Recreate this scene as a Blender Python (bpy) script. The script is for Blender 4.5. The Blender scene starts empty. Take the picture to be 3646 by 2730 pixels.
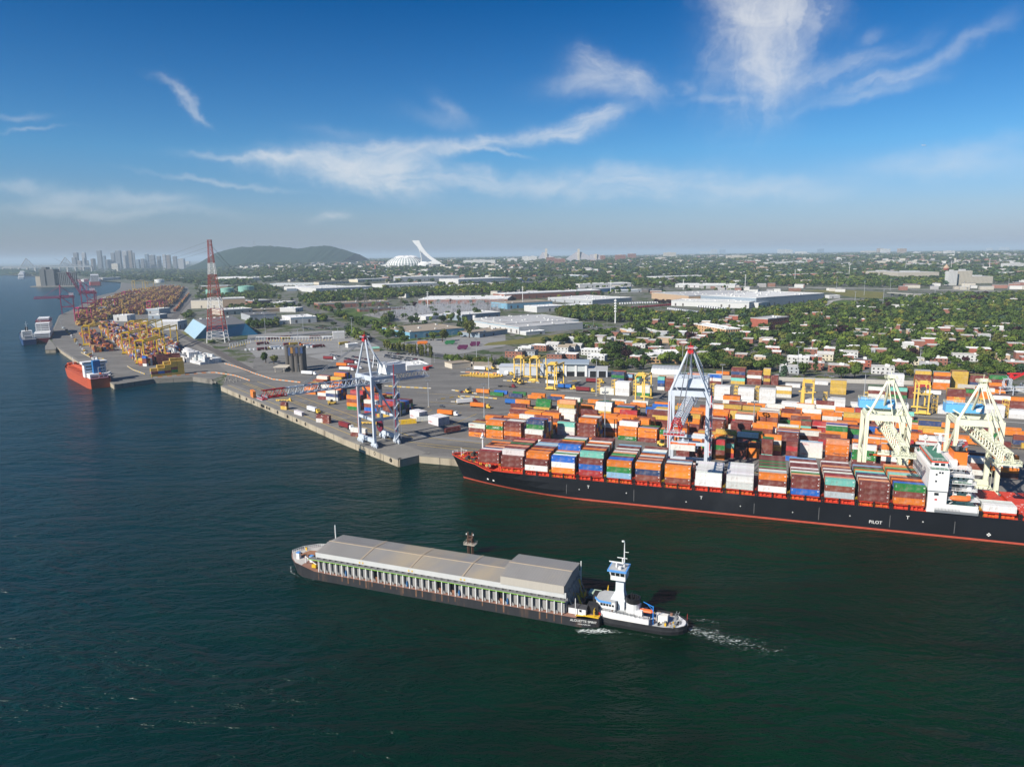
import bpy, math, random
import numpy as np
from mathutils import Vector, Matrix
from mathutils.geometry import delaunay_2d_cdt
random.seed(7)
R = math.radians
C = bpy.context.scene.collection
SC = bpy.context.scene
# ------------------------------------------------------------------ camera
FPX, CX, CY, CAMH = 2530.0, 1823.0, 1365.0, 123.0
TH, RO = R(10.26), R(0.75)
FW = Vector((0, math.cos(TH), -math.sin(TH)))
_r, _u = Vector((1, 0, 0)), Vector((1, 0, 0)).cross(FW)
RT = _r * math.cos(RO) - _u * math.sin(RO)
UP = _u * math.cos(RO) + _r * math.sin(RO)
cam_data = bpy.data.cameras.new('camera')
cam = bpy.data.objects.new('camera', cam_data)
C.objects.link(cam)
mw = Matrix((RT, UP, -FW)).transposed().to_4x4()
mw.translation = Vector((0, 0, CAMH))
cam.matrix_world = mw
cam_data.sensor_width = 36
cam_data.lens = FPX / 3646 * 36
cam_data.clip_start = 1
cam_data.clip_end = 120000
SC.camera = cam
# ------------------------------------------------------------------ light
SUN_EL, SUN_AZ = R(35), R(40)          # light travels towards +x and +y
sl = bpy.data.lights.new('sun', 'SUN')
sl.energy = 5.0
sl.angle = R(0.53)
sl.color = (1.0, 0.93, 0.83)
sun = bpy.data.objects.new('sun', sl)
C.objects.link(sun)
sd = Vector((math.cos(SUN_AZ) * math.cos(SUN_EL), math.sin(SUN_AZ) * math.cos(SUN_EL), -math.sin(SUN_EL)))
sun.rotation_euler = sd.to_track_quat('-Z', 'Y').to_euler()
SC.view_settings.view_transform = 'Standard'
SC.view_settings.look = 'None'
SC.view_settings.exposure = 0.5
SC.view_settings.gamma = 1.0
SC.render.engine = 'CYCLES'
SC.cycles.max_bounces = 5
SC.cycles.volume_bounces = 0
SC.cycles.transparent_max_bounces = 8
SC.cycles.caustics_reflective = False
SC.cycles.caustics_refractive = False
def raydir(x, y):
 return FW + RT * ((x - CX) / FPX) - UP * ((y - CY) / FPX)
class G:
 """small helper to wire shader nodes"""
 def __init__(s, nt): s.nt = nt
 def n(s, t, **kw):
  nd = s.nt.nodes.new(t)
  for k, v in kw.items(): setattr(nd, k, v)
  return nd
 def put(s, sock, v):
  if isinstance(v, bpy.types.NodeSocket): s.nt.links.new(v, sock)
  elif v is not None: sock.default_value = v
 def m(s, op, a, b=None, c=None, clamp=False):
  nd = s.n('ShaderNodeMath', operation=op, use_clamp=clamp)
  for i, v in enumerate((a, b, c)): s.put(nd.inputs[i], v)
  return nd.outputs[0]
 def mix(s, f, a, b, bt='MIX'):
  nd = s.n('ShaderNodeMix', data_type='RGBA', blend_type=bt)
  s.put(nd.inputs[0], f); s.put(nd.inputs[6], a); s.put(nd.inputs[7], b)
  return nd.outputs[2]
 def noise(s, vec, scale, detail=3, rough=0.55, dist=0.0, out=0):
  nd = s.n('ShaderNodeTexNoise')
  s.put(nd.inputs['Vector'], vec)
  nd.inputs['Scale'].default_value = scale; nd.inputs['Detail'].default_value = detail
  nd.inputs['Roughness'].default_value = rough; nd.inputs['Distortion'].default_value = dist
  return nd.outputs[out]
 def scale(s, vec, xyz, rot=None):
  nd = s.n('ShaderNodeMapping'); s.put(nd.inputs['Vector'], vec)
  nd.inputs['Scale'].default_value = xyz
  if rot: nd.inputs['Rotation'].default_value = rot
  return nd.outputs[0]
 def ramp(s, f, lo, hi):
  nd = s.n('ShaderNodeMapRange', interpolation_type='SMOOTHSTEP')
  s.put(nd.inputs[0], f); nd.inputs[1].default_value = lo; nd.inputs[2].default_value = hi
  return nd.outputs[0]
# ------------------------------------------------------------------ sky with cirrus
world = bpy.data.worlds.new('World'); SC.world = world
world.use_nodes = True
wn = world.node_tree; wn.nodes.clear()
w = G(wn)
sky = w.n('ShaderNodeTexSky', sky_type='NISHITA', sun_disc=False, sun_elevation=SUN_EL, sun_rotation=R(230),
          altitude=0, air_density=1.0, dust_density=0.6, ozone_density=2.2)
gen = w.n('ShaderNodeTexCoord').outputs['Generated']
sep = w.n('ShaderNodeSeparateXYZ'); wn.links.new(gen, sep.inputs[0])
az = w.m('ARCTAN2', sep.outputs[0], sep.outputs[1]); el = w.m('ARCSINE', sep.outputs[2])
# slow warp so that the streaks curl
cmb = w.n('ShaderNodeCombineXYZ'); w.put(cmb.inputs[0], az); w.put(cmb.inputs[1], el)
wa = w.noise(cmb.outputs[0], 9.0, 5, 0.62, out=1)
wsep = w.n('ShaderNodeSeparateXYZ'); wn.links.new(wa, wsep.inputs[0])
azw = w.m('MULTIPLY_ADD', w.m('SUBTRACT', wsep.outputs[0], 0.5), 0.10, az)
elw = w.m('MULTIPLY_ADD', w.m('SUBTRACT', wsep.outputs[1], 0.5), 0.055, el)
# (x0,y0,x1,y1 of the streak axis in the 2212-wide view, half width, strength)
CLOUDS = [(1660, -80, 1640, 190, 70, 2.0), (1560, -60, 1630, 120, 36, 1.0), (1745, -60, 1685, 165, 34, 1.1), (1600, 160, 1700, 185, 18, .6),
          (1720, 190, 1930, 100, 14, 0.75), (1810, 200, 2000, 130, 13, .7), (1760, 238, 1960, 175, 9, .45), (1990, 130, 2160, 40, 12, 0.4), (1850, 90, 1900, 60, 10, .25),
          (1180, 190, 1290, 175, 17, 0.45), (1250, 118, 1350, 150, 18, 0.8), (1330, 150, 1425, 195, 20, 1.0), (1240, 150, 1340, 190, 22, .5),
          (450, 332, 640, 343, 6, 1.3), (560, 345, 760, 375, 16, 1.6), (680, 360, 930, 390, 26, 2.0), (690, 330, 900, 325, 12, 1.0), (800, 355, 950, 330, 18, 1.1),
          (950, 325, 1130, 295, 12, 1.1), (1140, 298, 1270, 280, 12, 1.4), (1200, 280, 1330, 235, 13, 1.2), (1000, 318, 1115, 338, 5, .6),
          (960, 393, 1100, 402, 14, 1.0), (1005, 368, 1070, 392, 9, .8), (1080, 405, 1260, 410, 14, 0.6), (1230, 385, 1480, 375, 18, 0.7), (1250, 405, 1560, 410, 20, .75), (1500, 395, 1800, 412, 16, .5),
          (1880, 372, 2260, 345, 20, 0.45), (1980, 340, 2250, 300, 14, 0.25),
          (338, 170, 392, 195, 7, 0.8), (370, 185, 412, 235, 10, 0.85), (400, 230, 450, 256, 5, .5),
          (-20, 400, 110, 405, 11, 0.5), (75, 440, 210, 425, 13, 0.45), (240, 425, 400, 432, 12, 0.5), (60, 452, 440, 458, 9, 0.35),
          (370, 373, 590, 404, 4, 0.45), (690, 466, 755, 469, 8, 0.7), (-20, 245, 100, 248, 5, 0.25), (-10, 276, 120, 274, 3, .3), (1510, 215, 1620, 222, 8, 0.35), (1470, 175, 1510, 195, 9, .3),
          (880, 250, 1000, 270, 16, 0.2), (940, 215, 1000, 260, 12, .25), (680, 290, 800, 300, 10, 0.15)]
tot = None
for x0, y0, x1, y1, hw, st in CLOUDS:
 pts = []
 for px, py in ((x0, y0), (x1, y1)):
  d = raydir(px * 3646 / 2212, py * 3646 / 2212).normalized()
  pts.append((math.atan2(d.x, d.y), math.asin(d.z)))
 a0, e0 = (pts[0][0] + pts[1][0]) / 2, (pts[0][1] + pts[1][1]) / 2
 dx, dy = pts[1][0] - pts[0][0], pts[1][1] - pts[0][1]
 L = math.hypot(dx, dy); cx, sx = dx / L, dy / L
 hwid = hw / 1535 * 1.05
 da = w.m('SUBTRACT', azw, a0); de = w.m('SUBTRACT', elw, e0)
 p = w.m('MULTIPLY_ADD', da, cx, w.m('MULTIPLY', de, sx))
 q = w.m('MULTIPLY_ADD', da, -sx, w.m('MULTIPLY', de, cx))
 p = w.m('MULTIPLY', p, 1 / (L * 0.55)); q = w.m('MULTIPLY', q, 1 / hwid)
 r2 = w.m('MULTIPLY_ADD', p, p, w.m('MULTIPLY', q, q))
 gss = w.m('MULTIPLY', w.m('POWER', 2.71828, w.m('MULTIPLY', r2, -1.0)), st)
 if st >= .65:
  cb = w.n('ShaderNodeCombineXYZ'); w.put(cb.inputs[0], w.m('MULTIPLY', p, L * 7)); w.put(cb.inputs[1], w.m('MULTIPLY_ADD', q, hwid * 48, x0 * .37))
  gss = w.m('MULTIPLY', gss, w.m('MULTIPLY_ADD', w.ramp(w.noise(cb.outputs[0], 1.0, 5, .6, .9), .22, .8), .9, .28))
 tot = gss if tot is None else w.m('ADD', tot, gss)
fib2 = w.noise(w.scale(cmb.outputs[0], (14, 30, 1), (0, 0, R(-18))), 1.0, 7, 0.66, 1.0)
body = w.m('MULTIPLY', tot, w.m('MULTIPLY_ADD', w.ramp(fib2, 0.25, 0.8), 0.55, 0.42))
cl = w.m('MULTIPLY', w.m('SUBTRACT', 1.0, w.m('POWER', 2.71828, w.m('MULTIPLY', body, -1.25))), 0.84, clamp=True)
tint = w.n('ShaderNodeHueSaturation'); tint.inputs['Saturation'].default_value = 1.25; tint.inputs['Value'].default_value = 1.0
wn.links.new(sky.outputs[0], tint.inputs['Color'])
rampn = w.n('ShaderNodeValToRGB'); w.put(rampn.inputs[0], w.m('DIVIDE', el, 0.6, clamp=True))
cr = rampn.color_ramp
for i, (ps, cc) in enumerate(((0.0, (.45, .52, .92)), (0.09, (.47, .57, .82)), (0.22, (.34, .63, .86)), (0.52, (.0, .365, .64)), (1.0, (.0, .3, .56)))):
 e_ = cr.elements[i] if i < 2 else cr.elements.new(ps)
 e_.position = ps; e_.color = (*cc, 1)
skyc = w.mix(1.0, tint.outputs[0], rampn.outputs[0], 'MULTIPLY')
CLOUD_LEVEL = 6.2
final = w.mix(cl, skyc, (CLOUD_LEVEL, CLOUD_LEVEL * 1.02, CLOUD_LEVEL * 1.04, 1))
bg = w.n('ShaderNodeBackground'); bg.inputs['Strength'].default_value = 0.092
wn.links.new(final, bg.inputs['Color'])
out = w.n('ShaderNodeOutputWorld'); wn.links.new(bg.outputs[0], out.inputs['Surface'])
# ------------------------------------------------------------------ geometry of the place
def g(x, y):
 """ground height: flat quays, land rising gently inland"""
 r = (x - (-480 - 0.43 * (y - 1060))) / 500.0
 r = min(1.0, max(0.0, r))
 return 4.5 + r * min(55.0, max(0.0, 0.0103 * (y - 1100)))
def P(x, y, z):
 d = raydir(x, y); t = (z - CAMH) / d.z
 return Vector((d.x * t, d.y * t, z))
def Q(p):
 v = Vector(p) - Vector((0, 0, CAMH)); k = v.dot(FW)
 return CX + FPX * v.dot(RT) / k, CY - FPX * v.dot(UP) / k
VIEWS = dict(A1=(0, 820, 2212 / 900), A2=(900, 820, 2212 / 900), A3=(1800, 820, 2212 / 900), A4=(2700, 820, 2212 / 946),
             q=(700, 1150, 2.212), c2=(1600, 1250, 2212 / 1050), c3=(2600, 1250, 2212 / 1046), y1=(1640, 1260, 2179 / 500),
             c1=(1200, 1180, 1505 / 400), f=(0, 0, 1.0), k=(230, 1100, 2212 / 520))
def full(v, x, y):
 a, b, s = VIEWS[v]; return a + x / s, b + y / s
def at(v, x, y, z=None):
 """point of the ground (or of the level z) seen at x, y of one of the survey views"""
 fx, fy = full(v, x, y)
 if z is not None: return P(fx, fy, z)
 zz = 4.5
 for _ in range(40):
  p = P(fx, fy, zz)
  if p.y < 0 or p.y > 60000: return P(fx, fy, 4.5)
  zz = 0.5 * zz + 0.5 * g(p.x, p.y)
 return Vector((p.x, p.y, g(p.x, p.y)))
def ztop(base, v, x, y):
 """height above base of a point seen at row y straight over base"""
 fy = full(v, x, y)[1]; lo, hi = 0.0, 400.0
 for _ in range(40):
  mid = (lo + hi) / 2
  if Q((base.x, base.y, base.z + mid))[1] > fy: lo = mid
  else: hi = mid
 return (lo + hi) / 2
SA = R(-19.3)                                        # axis of the berthed ship
SU, SV = Vector((math.cos(SA), math.sin(SA), 0)), Vector((-math.sin(SA), math.cos(SA), 0))
SO = Vector((46.6, 340.6, 0))
def S(s, v, z=0.0): return SO + SU * s + SV * v + Vector((0, 0, z))
YA = R(-24.4)                                        # axis of the stacking yard
YU, YV = Vector((math.cos(YA), math.sin(YA), 0)), Vector((-math.sin(YA), math.cos(YA), 0))
# ------------------------------------------------------------------ materials
MATS = {}
def mat(name, rgb, rough=0.6, metal=0.0, var=0.12, scale=0.5, objcol=False, attr=None, spec=0.4, stretch=(1, 1, 1), bump=0.0, second=None, sec=(0.55, 0.7), coat=0.0, wear=False):
 if name in MATS: return MATS[name]
 m = bpy.data.materials.new(name); m.use_nodes = True
 nt = m.node_tree; nt.nodes.clear(); k = G(nt)
 bs = k.n('ShaderNodeBsdfPrincipled'); o = k.n('ShaderNodeOutputMaterial'); nt.links.new(bs.outputs[0], o.inputs[0])
 if objcol:
  oi = k.n('ShaderNodeObjectInfo'); col = oi.outputs['Color']
 elif attr:
  an = k.n('ShaderNodeAttribute'); an.attribute_name = attr; col = an.outputs['Color']
 else:
  col = (*rgb, 1)
 tc = k.n('ShaderNodeTexCoord').outputs['Object']
 if var:
  nz = k.noise(k.scale(tc, stretch), scale, 4, 0.6)
  f = k.m('MULTIPLY_ADD', k.m('SUBTRACT', nz, 0.5), var * 4, 1.0)
  if objcol:
   f = k.m('MULTIPLY', f, k.m('MULTIPLY_ADD', oi.outputs['Random'], 0.24, 0.88))
  cc = k.n('ShaderNodeCombineXYZ')
  for i in range(3): k.put(cc.inputs[i], f)
  col = k.mix(1.0, col, cc.outputs[0], 'MULTIPLY')
 if wear:
  n3 = k.noise(k.scale(tc, (.5, .9, .25)), 1.4, 5, .7); col = k.mix(k.m('MULTIPLY', k.ramp(n3, .5, .72), .42), col, (.2, .1, .06, 1)); n4 = k.noise(tc, .35, 3, .6); col = k.mix(k.m('MULTIPLY', k.ramp(n4, .45, .75), .22), col, (.5, .42, .38, 1))
 if second:
  n2 = k.noise(k.scale(tc, stretch), scale * 0.37, 5, 0.65)
  col = k.mix(k.ramp(n2, *sec), col, (*second, 1))
 k.put(bs.inputs['Base Color'], col)
 bs.inputs['Roughness'].default_value = rough; bs.inputs['Metallic'].default_value = metal
 bs.inputs['Specular IOR Level'].default_value = spec
 if coat: bs.inputs['Coat Weight'].default_value = coat
 if bump:
  b = k.n('ShaderNodeBump'); b.inputs['Strength'].default_value = bump
  nt.links.new(k.noise(k.scale(tc, stretch), scale * 4, 4), b.inputs['Height']); nt.links.new(b.outputs[0], bs.inputs['Normal'])
 MATS[name] = m
 return m
# ------------------------------------------------------------------ mesh builder
class MB:
 def __init__(s): s.v, s.f, s.m = [], [], []
 def add(s, vs, fs, mi=0):
  o = len(s.v); s.v += [tuple(p) for p in vs]
  s.f += [tuple(i + o for i in f) for f in fs]; s.m += [mi] * len(fs)
  return s
 def hexa(s, b, t, mi=0):
  n = len(b)
  return s.add(list(b) + list(t), [tuple(range(n))[::-1], tuple(range(n, 2 * n))] + [(i, (i + 1) % n, n + (i + 1) % n, n + i) for i in range(n)], mi)
 def box(s, x0, x1, y0, y1, z0, z1, mi=0):
  p = [(x0, y0), (x1, y0), (x1, y1), (x0, y1)]
  return s.hexa([(a, b, z0) for a, b in p], [(a, b, z1) for a, b in p], mi)
 def prism(s, poly, z0, z1, mi=0):
  return s.hexa([(a, b, z0) for a, b in poly], [(a, b, z1) for a, b in poly], mi)
 def beam(s, p, q, wd, ht=None, mi=0):
  p, q = Vector(p), Vector(q); ht = ht or wd; d = (q - p)
  if d.length < 1e-6: return s
  d.normalize(); up = Vector((0, 0, 1)) if abs(d.z) < 0.95 else Vector((0, 1, 0))
  a = d.cross(up).normalized(); b = a.cross(d)
  c = [a * (-wd / 2) - b * (ht / 2), a * (wd / 2) - b * (ht / 2), a * (wd / 2) + b * (ht / 2), a * (-wd / 2) + b * (ht / 2)]
  return s.hexa([p + k for k in c], [q + k for k in c], mi)
 def cyl(s, p, q, r, r2=None, n=8, mi=0):
  p, q = Vector(p), Vector(q); r2 = r if r2 is None else r2; d = (q - p).normalized()
  up = Vector((0, 0, 1)) if abs(d.z) < 0.95 else Vector((0, 1, 0))
  a = d.cross(up).normalized(); b = a.cross(d)
  ring = [(a * math.cos(2 * math.pi * i / n) + b * math.sin(2 * math.pi * i / n)) for i in range(n)]
  return s.hexa([p + k * r for k in ring], [q + k * r2 for k in ring], mi)
 def loft(s, rings, mi=0, closed=True, caps=True):
  n = len(rings[0]); vs = [p for r in rings for p in r]; fs = []
  for j in range(len(rings) - 1):
   for i in range(n if closed else n - 1):
    fs.append((j * n + i, j * n + (i + 1) % n, (j + 1) * n + (i + 1) % n, (j + 1) * n + i))
  if caps: fs += [tuple(range(n))[::-1], tuple(range((len(rings) - 1) * n, len(rings) * n))]
  return s.add(vs, fs, mi)
 def lathe(s, prof, n=12, c=(0, 0, 0), mi=0):
  return s.loft([[(c[0] + r * math.cos(2 * math.pi * i / n), c[1] + r * math.sin(2 * math.pi * i / n), c[2] + z) for i in range(n)] for r, z in prof], mi)
 def torus(s, c, ax, r, rr, n=14, m=7, mi=0):
  ax = Vector(ax).normalized(); up = Vector((0, 0, 1)) if abs(ax.z) < 0.9 else Vector((1, 0, 0))
  a = ax.cross(up).normalized(); b = ax.cross(a); c = Vector(c); rings = []
  for i in range(n + 1):
   t = 2 * math.pi * i / n; e = a * math.cos(t) + b * math.sin(t)
   rings.append([c + e * (r + rr * math.cos(2 * math.pi * j / m)) + ax * (rr * math.sin(2 * math.pi * j / m)) for j in range(m)])
  return s.loft(rings, mi, True, False)
 def rail(s, pts, h=1.1, t=0.07, step=2.5, mi=0):
  pts = [Vector(p) for p in pts]
  for a, b in zip(pts, pts[1:]):
   n = max(1, int((b - a).length / step))
   for k in (h, h * 0.55): s.beam(a + Vector((0, 0, k)), b + Vector((0, 0, k)), t, t, mi)
   for i in range(n + 1):
    p = a.lerp(b, i / n); s.beam(p, p + Vector((0, 0, h)), t, t, mi)
  return s
 def mesh(s, name, mats, smooth=False):
  me = bpy.data.meshes.new(name); me.from_pydata(s.v, [], s.f)
  for m in (mats if isinstance(mats, (list, tuple)) else [mats]): me.materials.append(m)
  if any(s.m): me.polygons.foreach_set('material_index', s.m)
  if smooth: me.polygons.foreach_set('use_smooth', [True] * len(s.f))
  me.update(); return me
 def build(s, name, mats, parent=None, loc=(0, 0, 0), rz=0.0, smooth=False):
  return put(s.mesh(name, mats, smooth), name, parent, loc, rz)
def put(me, name, parent=None, loc=(0, 0, 0), rz=0.0):
 o = bpy.data.objects.new(name, me); C.objects.link(o); o.location = loc; o.rotation_euler = (0, 0, rz)
 if parent is not None:
  o.parent = parent; KIDS.setdefault(parent.name, []).append(o)
 return o
KIDS = {}
def tag(o, label=None, cat=None, group=None, kind=None):
 for k, v in (('label', label), ('category', cat), ('group', group), ('kind', kind)):
  if v: o[k] = v
 return o
def thing(name, label, cat, loc=(0, 0, 0), rz=0.0, group=None):
 return tag(put(None, name, None, loc, rz), label, cat, group)
def struct(o, label=None):
 o['kind'] = 'structure'
 if label: o['label'] = label
 return o
def copy_tree(o, loc, rz, label=None, scale=None):
 c = o.copy(); C.objects.link(c); c.location = loc; c.rotation_euler = (0, 0, rz)
 if label: c['label'] = label
 if scale: c.scale = scale
 def rec(a, b):
  for ch in KIDS.get(a.name, []):
   d = ch.copy(); C.objects.link(d); d.parent = b; KIDS.setdefault(b.name, []).append(d); rec(ch, d)
 rec(o, c)
 return c
TXT = {}
def lettering(txt, size, parent, loc, rot, m, name='lettering', ext=0.01):
 key = (txt, size)
 if key not in TXT:
  cu = bpy.data.curves.new('t', 'FONT'); cu.body = txt; cu.size = size; cu.align_x = 'CENTER'; cu.align_y = 'CENTER'; cu.extrude = ext
  ob = bpy.data.objects.new('t', cu); C.objects.link(ob)
  dg = bpy.context.evaluated_depsgraph_get(); dg.update()
  me = bpy.data.meshes.new_from_object(ob.evaluated_get(dg)); me.materials.clear(); TXT[key] = me
  bpy.data.objects.remove(ob); bpy.data.curves.remove(cu)
 me = TXT[key].copy(); me.materials.append(m)
 o = put(me, name, parent, loc); o.rotation_euler = rot
 return o
ORD = ['first', 'second', 'third', 'fourth', 'fifth', 'sixth', 'seventh', 'eighth', 'ninth', 'tenth', 'eleventh', 'twelfth', 'thirteenth', 'fourteenth', 'fifteenth', 'sixteenth',
       'seventeenth', 'eighteenth', 'nineteenth', 'twentieth', 'twenty-first', 'twenty-second', 'twenty-third', 'twenty-fourth', 'twenty-fifth', 'twenty-sixth', 'twenty-seventh', 'twenty-eighth', 'twenty-ninth', 'thirtieth']
# text shapes first, while the scene is still small
_tm = mat('paint_white', (0.75, 0.75, 0.72), 0.6, var=0)
MATS['paint_dark'] = mat('paint_dark', (0.02, 0.025, 0.06), 0.6, var=0)
MATS['paint_red'] = mat('paint_red', (0.6, 0.04, 0.03), 0.6, var=0)
MATS['paint_yellow'] = mat('paint_yellow', (0.6, 0.4, 0.04), 0.7, var=0.1)
_d = put(None, 'dummy')
for _t, _s in (('PILOT', 2.0), ('ALOUETTE SPIRIT', 1.15), ('HAMILTON ON', 0.6), ('Hapag-Lloyd', 1.5), ('OOCL', 1.3), ('UASC', 1.8), ('CSAV', 1.5), ('UASC', 1.3),
               ('CAI', 1.2), ('C80', 1.3), ('CARU', 1.3), ('T', 2.2), ('CMA', 1.2)):
 lettering(_t, _s, _d, (0, 0, 0), (0, 0, 0), _tm)
for _o in KIDS['dummy']: bpy.data.objects.remove(_o)
bpy.data.objects.remove(_d); KIDS.clear()
# ------------------------------------------------------------------ water
def water_material():
 m = bpy.data.materials.new('river_water'); m.use_nodes = True; nt = m.node_tree; nt.nodes.clear(); k = G(nt)
 bs = k.n('ShaderNodeBsdfPrincipled'); o = k.n('ShaderNodeOutputMaterial'); nt.links.new(bs.outputs[0], o.inputs[0])
 tc = k.n('ShaderNodeTexCoord').outputs['Object']
 big = k.noise(k.scale(tc, (1, 1.8, 1), (0, 0, R(25))), 0.006, 4, 0.55, 0.6)
 sx_ = k.n('ShaderNodeSeparateXYZ'); nt.links.new(tc, sx_.inputs[0]); xs_ = sx_.outputs[0]
 k.put(bs.inputs['Base Color'], k.mix(k.ramp(xs_, 60, -330), k.mix(k.ramp(big, 0.35, 0.7), (0.0, 0.0115, 0.004, 1), (0.0, 0.02, 0.008, 1)), (0.0, 0.024, 0.036, 1)))
 bs.inputs['Roughness'].default_value = 0.23; bs.inputs['IOR'].default_value = 1.33
 bs.inputs['Specular IOR Level'].default_value = 0.14
 w1 = k.noise(k.scale(tc, (1, 2.3, 1), (0, 0, R(-35))), 0.09, 4, 0.6, 0.5)
 w2 = k.noise(k.scale(tc, (1, 1.9, 1), (0, 0, R(10))), 0.42, 3, 0.6, 0.3)
 w3 = k.noise(tc, 1.6, 2, 0.6)
 calm = k.ramp(k.noise(k.scale(tc, (1, 3.2, 1), (0, 0, R(28))), 0.009, 4, 0.6, 1.2), 0.32, 0.68)
 h = k.m('MULTIPLY_ADD', w1, 2.9, k.m('MULTIPLY_ADD', w2, 0.6, k.m('MULTIPLY', w3, 0.05)))
 h = k.m('MULTIPLY', h, k.m('MULTIPLY_ADD', calm, 0.85, 0.35))
 b = k.n('ShaderNodeBump'); b.inputs['Strength'].default_value = 1.0; b.inputs['Distance'].default_value = 1.0
 nt.links.new(h, b.inputs['Height']); nt.links.new(b.outputs[0], bs.inputs['Normal'])
 return m
wm = MB()
WX = [-60000, -12000, -3000, 0, 3000, 12000, 60000]; WY = [-600, 500, 2000, 8000, 60000]
vs = [(x, y, 0) for y in WY for x in WX]; n = len(WX)
wm.add(vs, [(j * n + i, j * n + i + 1, (j + 1) * n + i + 1, (j + 1) * n + i) for j in range(len(WY) - 1) for i in range(n - 1)])
struct(wm.build('water', water_material()), 'dark green river with small ripples')
# ------------------------------------------------------------------ land
A = lambda v, pts, z=4.5: [at(v, x, y, z).to_2d() for x, y in pts]
berth = [S(900, 37.5).to_2d(), S(-122.5, 37.5).to_2d()]
nose = [P(*full('q', 1750, 1040), 4.5).to_2d(), P(*full('q', 1595, 1075), 4.5).to_2d()]
berth[1] = nose[0]
lq = A('q', [(1160, 905), (820, 755), (300, 540), (195, 495)])
inlet = A('A1', [(1912, 1338), (1860, 1305), (1760, 1292), (1690, 1282)])
farq = A('A1', [(1340, 1300), (1000, 1350), (800, 1222), (485, 1012), (485, 1042), (400, 1046), (402, 1008), (440, 930), (520, 745), (650, 690), (845, 578), (1010, 540), (1055, 505),
    (1060, 455), (900, 442), (800, 430), (700, 424), (560, 408), (420, 402), (250, 398), (0, 388)])
SHORE = berth + nose[1:] + lq + inlet + farq + [Vector((-9000, 6500)), Vector((-60000, 16000))]
poly = SHORE + [Vector((-60000, 60000)), Vector((60000, 60000)), Vector((60000, 0)), Vector((3000, -200))]
def inside(p, pl):
 c = False; n = len(pl); j = n - 1
 for i in range(n):
  a, b = pl[i], pl[j]
  if (a[1] > p[1]) != (b[1] > p[1]) and p[0] < (b[0] - a[0]) * (p[1] - a[1]) / (b[1] - a[1]) + a[0]: c = not c
  j = i
 return c
def drape(name, pl, off, m, step=None, fine=None):
 """flat sheet cut to the outline pl and laid on the ground"""
 pl = [Vector((p[0], p[1])) for p in pl]
 pts = list(pl); n = len(pl)
 x0, x1 = min(p.x for p in pl), max(p.x for p in pl); y0, y1 = min(p.y for p in pl), max(p.y for p in pl)
 if fine:
  for p in fine:
   if inside(p, pl): pts.append(Vector(p))
 elif y1 > 1050:
  st = step or max(40, (y1 - y0) / 10)
  yy = y0
  while yy < y1:
   xx = x0
   while xx < x1:
    if inside((xx, yy), pl): pts.append(Vector((xx, yy)))
    xx += st
   yy += st
 v, _, f, *_r = delaunay_2d_cdt(pts, [(i, (i + 1) % n) for i in range(n)], [], 1, 1e-4)
 f = [q for q in f if inside(((v[q[0]].x + v[q[1]].x + v[q[2]].x) / 3, (v[q[0]].y + v[q[1]].y + v[q[2]].y) / 3), pl)]
 mb = MB(); vv = [(a.x, a.y, g(a.x, a.y) + off) for a in v]
 f = [q if (v[q[1]] - v[q[0]]).cross(v[q[2]] - v[q[0]]) > 0 else q[::-1] for q in f]
 mb.add(vv, f); o = mb.build(name, m); o['kind'] = 'structure'
 return o
fine = []
yy = 300.0
while yy < 58000:
 for i in range(-26, 27): fine.append((yy * i / 20.0, yy))
 yy *= 1.11
def land_material():
 m = bpy.data.materials.new('city_ground'); m.use_nodes = True; nt = m.node_tree; nt.nodes.clear(); k = G(nt)
 bs = k.n('ShaderNodeBsdfPrincipled'); o = k.n('ShaderNodeOutputMaterial'); nt.links.new(bs.outputs[0], o.inputs[0])
 tc = k.n('ShaderNodeTexCoord').outputs['Object']
 c = k.mix(k.ramp(k.noise(tc, 0.02, 5, 0.65), 0.38, 0.62), (0.045, 0.07, 0.022, 1), (0.085, 0.1, 0.045, 1))
 c = k.mix(k.ramp(k.noise(tc, 0.035, 4, 0.7, 0.5), 0.44, 0.56), c, (0.16, 0.155, 0.145, 1))
 k.put(bs.inputs['Base Color'], c); bs.inputs['Roughness'].default_value = 0.95; bs.inputs['Specular IOR Level'].default_value = 0.1
 return m
land = drape('ground', poly, 0.0, land_material(), fine=fine)
land['label'] = 'green and grey city ground running to the horizon'
def asphalt(name, base, patch, var=0.1):
 m = bpy.data.materials.new(name); m.use_nodes = True; nt = m.node_tree; nt.nodes.clear(); k = G(nt)
 bs = k.n('ShaderNodeBsdfPrincipled'); o = k.n('ShaderNodeOutputMaterial'); nt.links.new(bs.outputs[0], o.inputs[0])
 tc = k.n('ShaderNodeTexCoord').outputs['Object']
 st = k.scale(tc, (0.35, 1.6, 1), (0, 0, -YA))
 a = k.noise(st, 0.05, 5, 0.65); b = k.noise(tc, 0.6, 4, 0.6)
 c = k.mix(k.ramp(a, 0.35, 0.68), (*base, 1), (*patch, 1))
 c = k.mix(k.m('MULTIPLY', k.ramp(k.noise(tc, 0.03, 6, 0.7, 1.2), 0.56, 0.7), 0.5), c, tuple(x * 0.45 for x in base) + (1,))
 c = k.mix(k.m('MULTIPLY', k.ramp(k.noise(k.scale(tc, (.05, 1.4, 1), (0, 0, -YA)), 0.5, 3, .5, .3), .58, .68), .35), c, tuple(x * .55 for x in base) + (1,))
 f = k.m('MULTIPLY_ADD', k.m('SUBTRACT', b, 0.5), var * 4, 1.0)
 cc = k.n('ShaderNodeCombineXYZ'); [k.put(cc.inputs[i], f) for i in range(3)]
 k.put(bs.inputs['Base Color'], k.mix(1.0, c, cc.outputs[0], 'MULTIPLY'))
 bs.inputs['Roughness'].default_value = 0.9; bs.inputs['Specular IOR Level'].default_value = 0.25
 return m
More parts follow.
